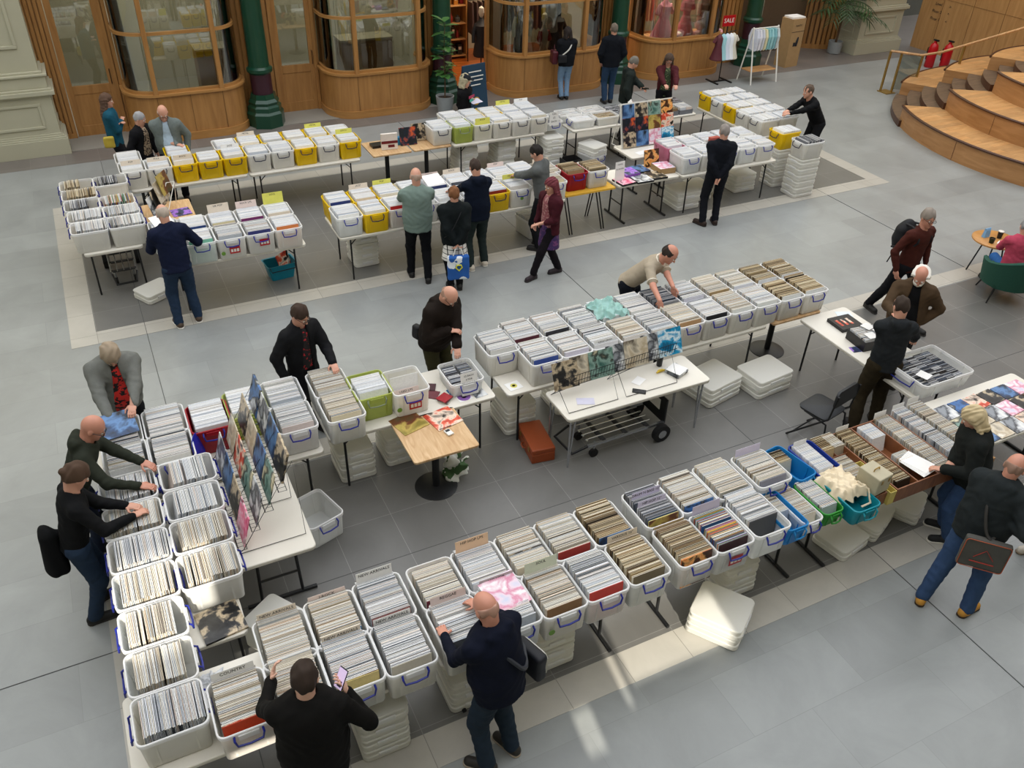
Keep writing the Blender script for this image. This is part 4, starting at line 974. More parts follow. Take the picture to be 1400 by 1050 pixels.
tub('milk', 7.46, 11.72, 0, 'white tub with old brown sleeves and a black divider', pal='brown', frac=.85)
# far back row
for (x, y, k, f, l) in [(5.80, 14.55, 'milkn', None, 'pale tub on the pedestal table end, first in the far centre row'), (6.21, 14.50, 'lime', None, 'lime green tub in the far centre row'), (6.61, 14.50, 'milkn', '#eef08a', 'white tub with a yellow-edged card in the far centre row'), (7.0, 14.48, 'milkn', '#eae2d0', 'translucent tub with a dark handle, right of the yellow-edged card'), (7.39, 14.46, 'milkn', None, 'bright white tub second from the right in the far centre row'), (7.78, 14.46, 'milkn', '#d8d0be', 'cream-sleeved tub at the right end of the far centre row'),
        (6.22, 14.96, 'milkn', None, 'white tub behind the lime green tub'), (6.62, 14.94, 'milkn', None, 'white tub before the hoodie person, behind the yellow-edged card'), (7.02, 14.94, 'yel', None, 'yellow tub glimpsed in the far centre row'), (7.42, 14.94, 'milkn', None, 'white tub with an arched handle, back of the far centre row'), (7.81, 14.94, 'milkn', None, 'white tub with a fanned stack, back right of the far centre row')]:
    tub(k, x, y, 0, l, pal='white', front=f, lean=.14, frac=.88)
# far right block (handles face left)
ur = ['yel', 'milkn', 'yel', 'milkn', 'milkn']
nmx = ['farthest', 'second farthest', 'middle', 'second nearest', 'nearest']
for i, y in enumerate([14.26, 13.85, 13.44, 13.03, 12.62]):
    tub(ur[i], 11.90, y, -pit, '%s tub, %s of the left column at the far right block' % ({'yel': 'yellow', 'milkn': 'white'}[ur[i]], nmx[i]), pal='white', lean=.12)
    tub('milkn', 12.38, y, -pit, 'white tub, %s of the right column at the far right block' % nmx[i], pal='white', lean=.12)
for (x, y, k, l) in [(9.30, 12.12, 'pink', 'pink tub behind the clear tub beside the boxed sets'), (9.71, 12.13, 'milk', 'white tub behind the front tubs, right of the pink one'), (10.12, 12.13, 'milk', 'white tub with a brick-red box on it'), (10.52, 12.13, 'milk', 'white tub beyond the hands-behind-back man'), (10.92, 12.13, 'milk', 'white tub at the back right of that table'),
        (9.30, 11.62, 'clear', 'clear tub with bluish contents, left of the hands-behind-back man'), (9.71, 11.62, 'milk', 'white tub hidden by the hands-behind-back man'), (10.12, 11.62, 'clear', 'clear tub hidden behind the navy back of the standing man'), (10.53, 11.62, 'clear', 'clear tub with olive sleeves right of the hands-behind-back man'), (10.94, 11.62, 'milk', 'white tub with blue handle at the right end of the front row')]:
    tub(k, x, y, 0, l, pal='white', lean=.12, frac=.88)
# stacks of empty crates on the floor with full tubs on top
P_crate = mat_plastic('frosted_crate', '#f6f5ef', .08)
def lid_crate(x, y, z, label, rz=0, w=.40, d=.48, h=.14, m=None, group=None, name='stacked_crate_lid'):
    key = ('lc', w, d, h, m.name if m else '')
    if key not in PROTO:
        t = thing(name, 'x', 'storage box lid'); mb = MB(); S = 4; m_ = m or P_crate
        L_ = lambda ww, dd, zz, r: [(a, b, zz) for a, b in rrect(ww, dd, r, S)]
        mb.ring([L_(w - .03, d - .03, 0, .04), L_(w, d, .01, .05), L_(w, d, h * .45, .05), L_(w - .02, d - .02, h * .5, .045), L_(w - .02, d - .02, h * .9, .045), L_(w, d, h * .92, .05), L_(w - .012, d - .012, h, .048)])
        mb.build('shell', m_, t, True)
        for s in (-1, 1):
            mb = MB(); mb.box(0, s * d / 2, h * .5, w * .4, .016, h * .3); mb.build('grip', P_rim, t, bevel=.004)
        PROTO[key] = t; t.location = (0, 0, -50)
    return copy_tree(PROTO[key], (x, y, z), rz, label, group)
for st, (x, y, where) in enumerate([(11.84, 11.32, 'the tall white stack nearest the strip'), (11.80, 11.90, 'the stack under the yellow end tub')]):
    for k in range(6):
        lid_crate(x, y, .004 + k * .122, 'white crate in %s, %s' % (where, ['bottom one', 'second from the floor', 'third from the floor', 'fourth from the floor', 'fifth from the floor', 'topmost of the plain ones'][k]), rz=pit, h=.12)
tub('yel', 11.80, 11.90, -pit, 'yellow tub on top of the inner white stack, by the leaning man', z=TZ, pal='white')
tub('milkn', 11.84, 11.32, -pit, 'white tub topping the tall stack nearest the floor strip', z=TZ, pal='dark')
def stack(x, y, n, label, rz=0, h=.13, w=.40, d=.48, z0=.004):
    w_ = ['bottom', 'second', 'third', 'fourth', 'fifth', 'top']
    for k in range(n):
        lid_crate(x + random.uniform(-.01, .01), y + random.uniform(-.01, .01), z0 + k * (h + .002), '%s, %s' % (label, ('only one' if n == 1 else ('topmost' if k == n - 1 else ['lowest', 'second from the floor', 'third from the floor', 'fourth from the floor', 'fifth from the floor'][k]))), rz, w, d, h)
stack(3.42, 11.92, 5, 'cream crate stacked under the yellow tubs of the far row')
stack(6.34, 14.6, 5, 'clear crate stacked under the lime green tub')
stack(7.15, 14.6, 5, 'grey crate stacked under the far centre row')
stack(8.05, 14.3, 5, 'grey crate stacked beside the wire-legged CD table')
stack(1.75, 7.2, 3, 'cream crate stacked behind the legs under the cream-card tub')
stack(2.3, 7.25, 3, 'cream crate stacked under the empty white tub')
stack(3.75, 7.2, 3, 'clear crate stacked under the left end of the middle row')
stack(4.5, 7.3, 2, 'dim crate under the pale table on chrome legs')
stack(6.35, 6.72, 2, 'amber-tinted crate on the floor right of the pale table', rz=.2, w=.6, d=.5)
stack(7.05, 6.55, 2, 'frosted crate on the floor beside the black pedestal base', rz=.1, w=.6, d=.46)
stack(2.55, 4.15, 3, 'milky crate stacked under the SOUL tub')
stack(1.75, 4.1, 3, 'milky crate stacked under the REGGAE tub')
stack(.95, 4.0, 4, 'milky crate stacked under the tubs by the man with the phone')
stack(4.55, 4.12, 3, 'milky crate stacked under the charcoal-fronted tub')
stack(4.15, 3.68, 2, 'sunlit milky crate on the floor in front of the stall', rz=.6, w=.45, d=.5)
stack(5.95, 4.0, 1, 'clear crate lid on the floor below the green tub', rz=.2, w=.45, d=.4)
stack(6.42, 4.1, 2, 'clear crate on the floor below the turquoise tub', rz=.4, w=.5, d=.4, h=.08)
stack(6.95, 4.1, 2, 'clear crate on the floor below the wooden crates', rz=.5, w=.45, d=.4, h=.08)
stack(9.45, 11.75, 2, 'clear crate under the table left of the standing man', w=.5, d=.5, h=.16)
stack(9.95, 11.95, 2, 'pale crate under the table behind the standing man')
stack(10.95, 12.0, 3, 'pale crate stacked under the right end of that table', h=.11, w=.5)
stack(.3, 12.05, 1, 'clear ribbed crate lying under the far-left table', rz=.5, w=.5, d=.4)
stack(.45, 5.22, 1, 'clear crate on the floor below the grey album', rz=.6, h=.3)
tub('milk', 6.35, 11.75, .15, 'white tub of white sleeves standing on the floor under the far row', z=.004, pal='white')
tub('clear', 1.12, 6.4, .3, 'clear tub on the floor under the rack table holding a lilac paper', z=.004, empty=True)
for (x, y, l) in [(8.83, 13.95, 'blue-tinted clear tub on the floor under the CD table')]:
    tub('clear', x, y, .3, l, z=.004, pal='cool'); lid_crate(x, y, .32, 'pale blue lid tub on top of the blue-tinted tub under the CD table', .3, h=.17)
stuff_name = None

# small cards with writing
def w_at(x, y): return
card(.40, 4.55, TZ + .03, 0, 'NEW ARRIVALS', 'cream NEW ARRIVALS card at the back of the corner tub', col=M_cream)
card(.80, 4.57, TZ + .01, 0, 'J-ROCK', 'pale J-ROCK card at the back of the blue-fronted tub', col=M_pinkc)
card(1.20, 4.59, TZ + .07, 0, 'NEW ARRIVALS', 'tall white NEW ARRIVALS card beside the aisle gap')
card(-.01, 4.16, TZ + .03, 0, 'COUNTRY', 'white COUNTRY card at the back of the nearest front tub')
card(.79, 4.15, TZ + .02, 0, 'NEW ARRIVALS', 'NEW ARRIVALS card just above the lit phone', col=M_cream)
card(1.19, 4.14, TZ + .02, 0, 'NEW ARRIVALS', 'NEW ARRIVALS card in the greyish tub by the aisle gap')
card(2.05, 4.56, TZ + .09, 0, 'HIP HOP LPS', 'peach HIP HOP LPS card standing tall', col=mat('peach_card', '#edc9a8', .6))
card(1.65, 4.12, TZ + .06, 0, 'REGGAE', 'blush REGGAE card above the bald man\'s hands', col=M_pinkc)
card(2.07, 4.12, TZ + .06, 0, 'HIP HOP', 'grey-pink HIP HOP card beside the bald man\'s head', col=mat('greypink_card', '#cfc4c8', .6))
card(2.47, 4.11, TZ + .08, 0, 'SOUL', 'card lettered SOUL, cream above mint', col=mat('mint_cream_card', '#dfe6d4', .6))
card(3.27, 4.12, TZ + .04, 0, 'VARIOUS 12"', 'cream VARIOUS card in the tub of black and red sleeves', col=M_cream)
card(3.75, 4.48, TZ + .05, 0, 'DRUM N BASS 12"', 'lilac genre card, rear one of the yellow-sleeve tub', col=mat('lilac_card', '#d9d2ea', .6))
card(3.75, 4.38, TZ + .03, 0, 'HIP HOP 12"', 'lilac genre card, front one of the yellow-sleeve tub', col=mat('lilac_card', '#d9d2ea', .6))
card(4.14, 4.10, TZ + .06, 0, '', 'blank lilac card at the back of the red-sticker tub', col=mat('lilac_card', '#d9d2ea', .6))
card(5.00, 4.58, TZ + .05, 0, '', 'blank lilac card at the back of the tub by the sky-blue basket', col=mat('lilac_card', '#d9d2ea', .6))
card(4.77, 6.86, TZ + .01, 0, 'NEW VINYL', 'white NEW VINYL card behind the wire rack')
card(2.40, 7.12, TZ + .0, 0, 'USED LPS', 'beige card inside the nearly empty white tub', h=.2, col=M_pinkc)
card(1.39, 12.15, TZ + .10, 0, 'UK POP', 'cream lettered card standing in the tub right of the navy-jacket man', col=M_cream)
card(1.79, 12.15, TZ + .08, 0, 'ROCK LPS', 'blush lettered card in the next tub along', col=M_pinkc)
card(2.19, 12.16, TZ + .14, 0, 'SOUL', 'yellow card sticking up at the end of that table', col=M_ycard)
for (x, y, c, l) in [(3.52, 12.2, M_cream, 'cream card standing above the yellow-rimmed tub'), (3.91, 12.22, M_ycard, 'yellow card sticking up left of the green-sweater man'), (4.70, 12.2, M_pinkc, 'blush card behind the fanned white stack'), (5.1, 12.22, M_cream, 'cream card left of the dark-hoodie man\'s head'), (5.88, 12.2, M_pinkc, 'blush card between the hoodie man and the suited man'), (5.9, 11.66, M_ycard, 'yellow divider low in the green-sticker tub'), (6.66, 12.08, M_cream, 'cream card behind the suited man'), (6.61, 14.3, M_ycard, 'yellow-edged card in the far centre row'), (7.81, 15.1, M_paper, 'white card over the far right corner of the centre row'), (7.42, 15.12, M_ycard, 'pale yellow card at the back of the far centre row'), (3.62, 15.16, M_ycard, 'yellow-green card at the farthest back row'), (4.05, 14.68, M_ycard, 'lime card in the end yellow tub'), (2.42, 15.16, M_cream, 'lettered cream card in the farthest back row'), (2.05, 14.66, M_paper, 'white lettered card in the third yellow tub'), (1.25, 14.45, M_cream, 'cream card inside the first yellow tub'), (.85, 14.5, M_cream, 'cream card in the second white tub'), (.45, 14.5, M_cream, 'cream card in the first white tub')]:
    card(x, y, TZ + .05, 0, random.choice(['ROCK', 'POP', 'JAZZ', 'FOLK', 'DISCO', 'METAL', 'INDIE']), l, col=c)
# red and white stickers on tubs
def sticker(x, y, z, label):
    t = thing('tub_sticker', label, 'sticker', (x, y, z)); mb = MB(); mb.box(0, 0, 0, .14, .003, .10); mb.build('sticker_sheet', mat('signal_red', '#b5121b'), t)
    for k in range(3):
        mb = MB(); mb.box(-.04 + k * .04, -.002, -.005, .03, .002, .045); mb.build('white_figure', M_white, t)
sticker(1.41, 11.272, .88, 'red and white sticker low on the left one of the twin white tubs'); sticker(1.83, 11.272, .92, 'red and white sticker on the right one of the twin white tubs')
sticker(2.42, 6.90, .88, 'red and white sticker on the nearly empty white tub'); sticker(4.14, 3.656, .90, 'red and white sticker under the blue handle')
for x, y, z, l in [(5.90, 11.275, .9, 'small round green sticker on the white tub beside the suited man'), (2.33, 3.665, .88, 'round sticker on the SOUL tub'), (2.24, 6.90, .86, 'round green sticker on the nearly empty tub'), (1.25, 11.272, .85, 'round sticker on the left twin tub')]:
    mb = MB(); mb.lathe([(.001, -.002), (.028, -.002), (.028, .002), (.001, .002)], n=20, m=0); o = mb.build('round_sticker', mat('green_sticker', '#6f9a3a', .5), loc=(x, y, z)); o.rotation_euler = (pit, 0, 0); tag(o, l, 'sticker')
# ---------------------------------------------------------------- people
V = Vector
def nv(v): return np.array(v, dtype=np.float32)
def cap(P, a, b, ra, rb, n=None, sq=1.0):
    """tapered capsule; optional squash (sq>1) along axis n"""
    a = nv(a); ab = nv(b) - a; L = max(float(ab @ ab), 1e-9)
    t = np.clip(((P - a) @ ab) / L, 0, 1)[:, None]
    v = P - (a + t * ab); d2 = (v * v).sum(1)
    if n is not None: d2 = d2 + (sq * sq - 1) * (v @ nv(n)) ** 2
    return np.sqrt(d2) - (ra + (rb - ra) * t[:, 0])
def ell(P, c, ax, r):
    q = (P - nv(c)) @ np.stack([nv(a) for a in ax], 1)
    k0 = np.sqrt(((q / nv(r)) ** 2).sum(1)); k1 = np.sqrt(((q / (nv(r) ** 2)) ** 2).sum(1))
    return k0 * (k0 - 1) / np.maximum(k1, 1e-6)
def sm(a, b, k):
    h = np.clip(.5 + .5 * (b - a) / k, 0, 1); return b + (a - b) * h - k * h * (1 - h)
def smx(a, b, k): return -sm(-a, -b, k)
def surfnets(f, lo, hi, h):
    lo = np.array(lo) - 2 * h; n = np.ceil((np.array(hi) + 2 * h - lo) / h).astype(int) + 1
    xs = [lo[i] + h * np.arange(n[i]) for i in range(3)]
    G = np.stack(np.meshgrid(*xs, indexing='ij'), -1).reshape(-1, 3).astype(np.float32)
    D = f(G).reshape(n).astype(np.float32); S = D < 0
    c = tuple(n - 1); acc = np.zeros(c + (3,), np.float32); cnt = np.zeros(c, np.float32)
    def sl(o): return tuple(slice(o[i], o[i] + c[i]) for i in range(3))
    for ax in range(3):
        o1, o2 = [i for i in range(3) if i != ax]
        for p in (0, 1):
            for q in (0, 1):
                A = [0, 0, 0]; A[o1] = p; A[o2] = q; B = list(A); B[ax] = 1
                da, db = D[sl(A)], D[sl(B)]; m = S[sl(A)] != S[sl(B)]
                t = np.where(m, da / np.where(m, da - db, 1), 0)
                acc[..., ax] += np.where(m, t, 0); acc[..., o1] += m * p; acc[..., o2] += m * q; cnt += m
    act = cnt > 0; idx = -np.ones(c, np.int64); idx[act] = np.arange(act.sum())
    ijk = np.argwhere(act); vs = (ijk + acc[act] / cnt[act][:, None]) * h + lo
    fs = []
    for ax in range(3):
        o1, o2 = (ax + 1) % 3, (ax + 2) % 3
        s0 = [slice(1, n[i] - 1) for i in range(3)]; s1 = list(s0); s0[ax] = slice(0, n[ax] - 1); s1[ax] = slice(1, n[ax])
        a, b = S[tuple(s0)], S[tuple(s1)]; e = np.argwhere(a != b)
        if len(e) == 0: continue
        sg = a[tuple(e.T)]; off = np.ones(3, int); off[ax] = 0; e = e + off
        def ci(d1, d2):
            q = e.copy(); q[:, o1] += d1; q[:, o2] += d2; return idx[tuple(q.T)]
        Q = np.stack([ci(-1, -1), ci(0, -1), ci(0, 0), ci(-1, 0)], 1)
        Q[~sg] = Q[~sg][:, ::-1]; fs.append(Q)
    return vs, np.concatenate(fs)
def sdf_mesh(parts, name, mt, parent, base, shade=True):
    """parts: list of (f, lo, hi, h); all joined in one mesh object"""
    VV, FF = [], []; o = 0
    for f, lo, hi, h in parts:
        v, q = surfnets(f, lo, hi, h); VV.append(v); FF.append(q + o); o += len(v)
    v = np.concatenate(VV) - np.array(base); q = np.concatenate(FF)
    me = bpy.data.meshes.new(name); me.vertices.add(len(v)); me.vertices.foreach_set('co', v.astype(np.float32).ravel())
    me.loops.add(len(q) * 4); me.loops.foreach_set('vertex_index', q.astype(np.int32).ravel())
    me.polygons.add(len(q)); me.polygons.foreach_set('loop_start', np.arange(0, len(q) * 4, 4, dtype=np.int32))
    me.update(calc_edges=True); me.validate(); me.polygons.foreach_set('use_smooth', np.ones(len(me.polygons), bool))
    for m in (mt if isinstance(mt, list) else [mt]): me.materials.append(m)
    ob = bpy.data.objects.new(name, me); COL.objects.link(ob); ob.parent = parent
    return ob
def bb(pts, pad):
    a = np.array([list(p) for p in pts]); return a.min(0) - pad, a.max(0) + pad
def ik(a, target, l1, l2, hint):
    a, t = V(a), V(target); d = t - a; L = d.length; L2 = min(L, (l1 + l2) * .995); dn = d.normalized()
    c = max(-1, min(1, (l1 * l1 + L2 * L2 - l2 * l2) / (2 * l1 * L2))); h = V(hint); h = (h - dn * h.dot(dn)).normalized()
    e = a + dn * (l1 * c) + h * (l1 * math.sqrt(max(0, 1 - c * c))); return e, a + dn * L2
def cloth(name, col, rough=.85, var=.18, scale=30, bump=.25):
    return mat(name, col, rough, var, scale, .15, 0, bump)
SK = {'pale': '#d8ab96', 'pink': '#cf9a84', 'tan': '#b98a70', 'ruddy': '#c88d78'}
def skin(k):
    m = mat('skin_' + k, SK[k], .5, .10, 9); return m
def sole_mat(): return mat('shoe_sole', '#2a2624', .7)

def person(label, x, y, yaw, H=1.75, lean=0, side=0, hyaw=0, hpitch=15, L=None, Rr=None, fl=(0, .10), fr=(0, -.10), pz=None, bulk=1.0, knee=(1, 0),
           top='#20222a', toplen=.10, style='sweater', inner=None, open_w=.055, legs='#22252c', legw=1.0, shoes='#1b1a1a', sole='#2a2624', skirt=None,
           hair='short', hcol='#3a2e26', skin_k='pink', glasses=False, beard=None, hood=None, collar=None, cap_=None, sleeves='long', curl=.5, res=1.0, topvar=.18, bare_hem=None, sit=False, hdirL=None, hdirR=None, foot_yaw=(8, -8), mask=None):
    toplen *= .55; s = H / 1.75; a = R_(yaw); f = V((math.cos(a), math.sin(a), 0)); l = V((-math.sin(a), math.cos(a), 0)); u = V((0, 0, 1))
    base = V((x, y, 0)); t = thing('person', label, 'person', (x, y, 0))
    pel = base + u * ((.93 if pz is None else pz) * s)
    le = R_(lean); sd = (f * math.sin(le) + u * math.cos(le) + l * math.sin(R_(side))).normalized()
    fwd = (f - sd * f.dot(sd)).normalized(); lat = sd.cross(fwd) if sd.cross(fwd).dot(l) > 0 else -sd.cross(fwd)
    neck = pel + sd * (.545 * s)
    hn = R_(lean * .8 + hpitch * .6); hb = (f * math.sin(hn) + u * math.cos(hn) + l * math.sin(R_(side)) * .6).normalized()
    hc = neck + hb * (.165 * s)
    hp = R_(hpitch + lean * .5); hy = R_(hyaw)
    ff = f * math.cos(hy) + l * math.sin(hy); hf = (ff * math.cos(hp) - u * math.sin(hp)).normalized(); hl = V((-ff.y, ff.x, 0)); hu = hf.cross(hl) if hf.cross(hl).z > 0 else -hf.cross(hl)
    HX = (hf, hl, hu)
    def hp_(a_, b_, c_): return hc + hf * (a_ * s) + hl * (b_ * s) + hu * (c_ * s)
    b = bulk
    shL = neck - sd * (.075 * s) + lat * (.178 * s * (.6 + .4 * b)); shR = neck - sd * (.075 * s) - lat * (.178 * s * (.6 + .4 * b))
    ua, fa = .285 * s, .255 * s
    def tgt(q, sg):
        if q is None or q == 'down': return pel + l * (sg * .27 * s * (.7 + .3 * b)) + f * (.06 * s) - u * (.02 * s)
        if q == 'back': return pel - f * (.17 * s * b) + l * (sg * .02) + u * (.01 * s)
        if q == 'fold': return pel + f * (.17 * s) + u * (.30 * s) - l * (sg * .05 * s)
        if q == 'belly': return pel + f * (.26 * s) + u * (.12 * s) + l * (sg * .05 * s)
        if q == 'hip': return pel + l * (sg * .19 * s) + f * (.07 * s) + u * (.06 * s)
        if q == 'pocket': return pel + l * (sg * .2 * s) + f * (.1 * s) + u * (.0 * s)
        return V(q)
    arms = []
    for sg, sh, q in ((1, shL, L), (-1, shR, Rr)):
        hint = -f * .5 - u * .7 + l * (sg * .6)
        if q == 'hip': hint = l * sg - f * .5 - u * .1
        if q == 'back': hint = -f * .8 + l * sg * .7 - u * .3
        if q == 'fold': hint = -u * .8 + l * sg * .5
        el, wr = ik(sh, tgt(q, sg), ua, fa, hint); arms.append((sg, sh, el, wr))
    lg = []
    for sg, (df, dl), fy in ((1, fl, foot_yaw[0]), (-1, fr, foot_yaw[1])):
        hip = pel + l * (sg * .092 * s) - u * (.03 * s)
        fa_ = a + R_(fy); fo = V((math.cos(fa_), math.sin(fa_), 0))
        ank = base + f * (df * s) + l * (dl * s) + u * (.085 * s)
        if sit: kn = hip + f * (.44 * s) + l * (sg * .03) ; ank = kn - u * (kn.z - .085 * s) + f * .02
        else: kn, ank = ik(hip, ank, .424 * s, .418 * s, f * .8 + fo * .3 + l * (sg * .05))
        lg.append((sg, hip, kn, ank, fo))
    # ---- top
    rad = .012 * res
    W = .165 * s * b; sq = 1.42 if b < 1.15 else 1.25
    hem = pel - sd * (toplen * s) * (1 if lean < 25 else .6); chest = pel + sd * (.37 * s); waist = pel + sd * (.14 * s)
    thick = {'sweater': .0, 'jacket': .012, 'coat': .018, 'tee': -.004}.get(style, .0)
    def wr_(P, amp):
        return amp * np.sin(41 * P[:, 0] + 3 * np.sin(19 * P[:, 2] + x)) * np.sin(33 * P[:, 2] + 2.5 * np.sin(23 * P[:, 1] + y)) + amp * .6 * np.sin(15 * P[:, 2] + 9 * P[:, 0] + 4 * P[:, 1])
    def torso(P, g):
        d = cap(P, chest + sd * (.03 * s), waist, W * 1.03 + g, W * .93 + g + (.02 if b > 1.1 else 0), fwd, sq)
        d = sm(d, cap(P, waist, hem, W * .93 + g + (.02 if b > 1.1 else 0), W * 1.0 + g, fwd, sq), .05)
        if b > 1.1: d = sm(d, ell(P, waist + fwd * (.05 * s * b), (fwd, lat, sd), (W * .8, W * .9, .2 * s)), .06)
        d = sm(d, cap(P, shL - lat * (.02 * s), shR + lat * (.02 * s), .062 * s + g, .062 * s + g), .06)
        d = sm(d, cap(P, neck - sd * (.05 * s), neck + sd * (.01 * s), .085 * s + g, .06 * s + g), .05)
        return smx(d, (P - nv(hem)) @ nv(-sd) - .012, .02)
    def sleeves_(P, g, short=False):
        d = None
        for sg, sh, el, wr in arms:
            if short: e = cap(P, sh, sh + (el - sh) * .72, .066 * s * (.8 + .2 * b) + g, .062 * s + g)
            else:
                e = cap(P, sh, el, .064 * s * (.8 + .2 * b) + g, .052 * s + g); e = sm(e, cap(P, el, el + (wr - el) * .97, .052 * s + g, .037 * s + g), .02)
            d = e if d is None else np.minimum(d, e)
        return d
    g0 = .006 + thick
    nk = neck + sd * (.055 * s) + fwd * (.02 * s)
    def f_top(P):
        d = sm(torso(P, g0), sleeves_(P, g0 - .004, sleeves == 'short'), .035)
        if hood:
            hk = neck + sd * (.02 * s) - fwd * (.085 * s); d = sm(d, ell(P, hk - sd * (.045 * s), (fwd, lat, sd), (.06 * s, .125 * s, .085 * s)), .03)
            for sg in (-1, 1): d = sm(d, cap(P, hk + lat * (sg * .08 * s), neck + fwd * (.05 * s) + lat * (sg * .05 * s), .038 * s, .026 * s), .025)
        if collar:
            for sg in (-1, 1): d = sm(d, cap(P, neck + sd * (.035 * s) - fwd * (.055 * s) + lat * (sg * .03 * s), neck - sd * (.005 * s) + fwd * (.062 * s) + lat * (sg * .05 * s), .022 * s, .02 * s), .015)
        d = d + wr_(P, .0045 if style != 'tee' else .003)
        # neck opening
        d = smx(d, -cap(P, neck - sd * (.0 * s) + fwd * .012, nk + sd * .2, .062 * s, .075 * s), .012)
        if inner:
            Q = P - nv(neck); lt = Q @ nv(lat); fw = Q @ nv(fwd); dn = -(Q @ nv(sd))
            wd = open_w * s * (.55 + .9 * np.clip(dn / .5, 0, 1)) if open_w > .04 else open_w * s + 0 * dn
            d = smx(d, -np.maximum(np.abs(lt) - wd, .02 - fw), .012)
        return d
    pts = [shL, shR, neck, hem, waist] + [p for q in arms for p in (q[2], q[3])]
    lo, hi = bb([shL, shR, neck, hem, hem + f * .1, hem - f * .1, hem + l * .12, hem - l * .12] + [p for q in arms for p in (q[2], q[3])], .2 * b)
    mt = cloth('cloth_' + top.strip('#') + '_%d' % int(topvar * 100), top, var=topvar)
    ob = sdf_mesh([(f_top, lo, hi, rad)], {'sweater': 'sweater', 'jacket': 'jacket', 'coat': 'coat', 'tee': 'shirt'}[style], mt, t, base)
    if inner:
        lo2, hi2 = bb([shL, shR, neck, hem], .2 * b)
        def f_in(P):
            d = torso(P, -.004) ; return smx(d + wr_(P, .002), -cap(P, neck + fwd * .012, nk + sd * .2, .055 * s, .07 * s), .012)
        sdf_mesh([(f_in, lo2, hi2, rad)], 'shirt', inner if not isinstance(inner, str) else cloth('cloth_' + inner.strip('#'), inner), t, base)
    # ---- trousers / skirt
    def f_leg(P):
        d = ell(P, pel - u * (.02 * s), (f, l, u), (.118 * s * b ** .6, .158 * s * b ** .6, .13 * s))
        for sg, hip, kn, ank, fo in lg:
            d = sm(d, cap(P, hip, kn, .098 * s * legw * b ** .4, .074 * s * legw), .03)
            d = sm(d, cap(P, kn, ank, .072 * s * legw, .060 * s * legw), .025)
        return smx(d + wr_(P, .0045), ((P - nv(base))[:, 2] * -1 + .055 * s), .01)
    lo, hi = bb([pel + u * .1] + [p for q in lg for p in (q[1], q[2], q[3])], .16)
    sdf_mesh([(f_leg, lo, hi, rad * 1.05)], 'trousers' if not skirt else 'leggings', cloth('cloth_' + legs.strip('#'), legs), t, base)
    if skirt:
        def f_sk(P):
            d = cap(P, pel + u * .02, pel - u * (.34 * s), .145 * s * b, .19 * s * b, f, 1.3); return np.maximum(d + wr_(P, .004), -(P[:, 2]) + (pel.z - .36 * s))
        lo, hi = bb([pel, pel - u * (.34 * s)], .24); sdf_mesh([(f_sk, lo, hi, rad)], 'skirt', skirt, t, base)
    # ---- shoes
    for sg, hip, kn, ank, fo in lg:
        ls = V((-fo.y, fo.x, 0)); g = V((ank.x, ank.y, base.z))
        def f_sh(P):
            d = cap(P, g - fo * (.045 * s) + u * (.045 * s), g + fo * (.15 * s) + u * (.038 * s), .044 * s, .040 * s, u, .9); d = sm(d, cap(P, g + u * .05, g + u * (.10 * s), .045 * s, .048 * s), .03); return np.maximum(d, .004 - P[:, 2])
        lo, hi = bb([g, g + fo * .18, g - fo * .06, g + u * .12], .06); so = sdf_mesh([(f_sh, lo, hi, .01 * res)], 'shoe', mat('shoe_' + shoes.strip('#'), shoes, .6), t, base)
        def f_so(P):
            d = cap(P, g - fo * (.045 * s) + u * .012, g + fo * (.155 * s) + u * .012, .045 * s, .043 * s); return np.maximum(np.maximum(d, .001 - P[:, 2]), P[:, 2] - .022)
        lo, hi = bb([g, g + fo * .18, g - fo * .06, g + u * .02], .06); sdf_mesh([(f_so, lo, hi, .009 * res)], 'sole', mat('sole_' + sole.strip('#'), sole, .7), so, base)
    # ---- body: one continuous skin
    def f_body(P):
        d = cap(P, chest, pel, .12 * s, .12 * s, fwd, 1.3)
        for sg, sh, el, wr in arms:
            d = sm(d, cap(P, sh, el, .048 * s, .040 * s), .03); d = sm(d, cap(P, el, wr, .040 * s, .027 * s), .02)
        for sg, hip, kn, ank, fo in lg: d = sm(d, cap(P, hip, kn, .07 * s, .048 * s), .03); d = sm(d, cap(P, kn, ank, .045 * s, .035 * s), .02)
        return sm(d, cap(P, neck - sd * .06, neck + hb * (.05 * s), .05 * s, .05 * s), .03)
    lo, hi = bb([shL, shR, neck + hb * .05] + [p for q in arms for p in (q[2], q[3])] + [p for q in lg for p in (q[1], q[2], q[3])], .12)
    parts = [(f_body, lo, hi, (.014 if sleeves == 'short' else .022) * max(1, res * .9))]
    def f_head(P):
        d = ell(P, hp_(-.012, 0, .022), HX, (.098 * s, .077 * s, .104 * s)); d = sm(d, ell(P, hp_(.028, 0, -.052), HX, (.062 * s, .056 * s, .066 * s)), .035)
        d = sm(d, cap(P, hp_(.072, 0, -.096), hp_(.068, 0, -.094), .02 * s, .02 * s), .025)
        d = sm(d, cap(P, hp_(.084, 0, .005), hp_(.106, 0, -.030), .009 * s, .013 * s), .010)
        for sg in (-1, 1):
            d = sm(d, cap(P, hp_(.078, sg * .018, .022), hp_(.066, sg * .045, .018), .010 * s, .009 * s), .012)
            d = smx(d, -ell(P, hp_(.098, sg * .031, .002), HX, (.013 * s, .015 * s, .010 * s)), .01)
            d = sm(d, ell(P, hp_(-.004, sg * .079, -.008), HX, (.020 * s, .008 * s, .031 * s)), .008)
        return sm(d, cap(P, hp_(-.028, 0, -.06), neck - sd * (.02 * s) + fwd * .004, .056 * s, .064 * s), .025)
    lo, hi = bb([hp_(.1, .1, .12), hp_(-.1, -.1, -.12), hp_(.1, -.1, -.12), hp_(-.1, .1, .12), hp_(-.1, .1, -.12), hp_(.1, -.1, .12), neck], .045)
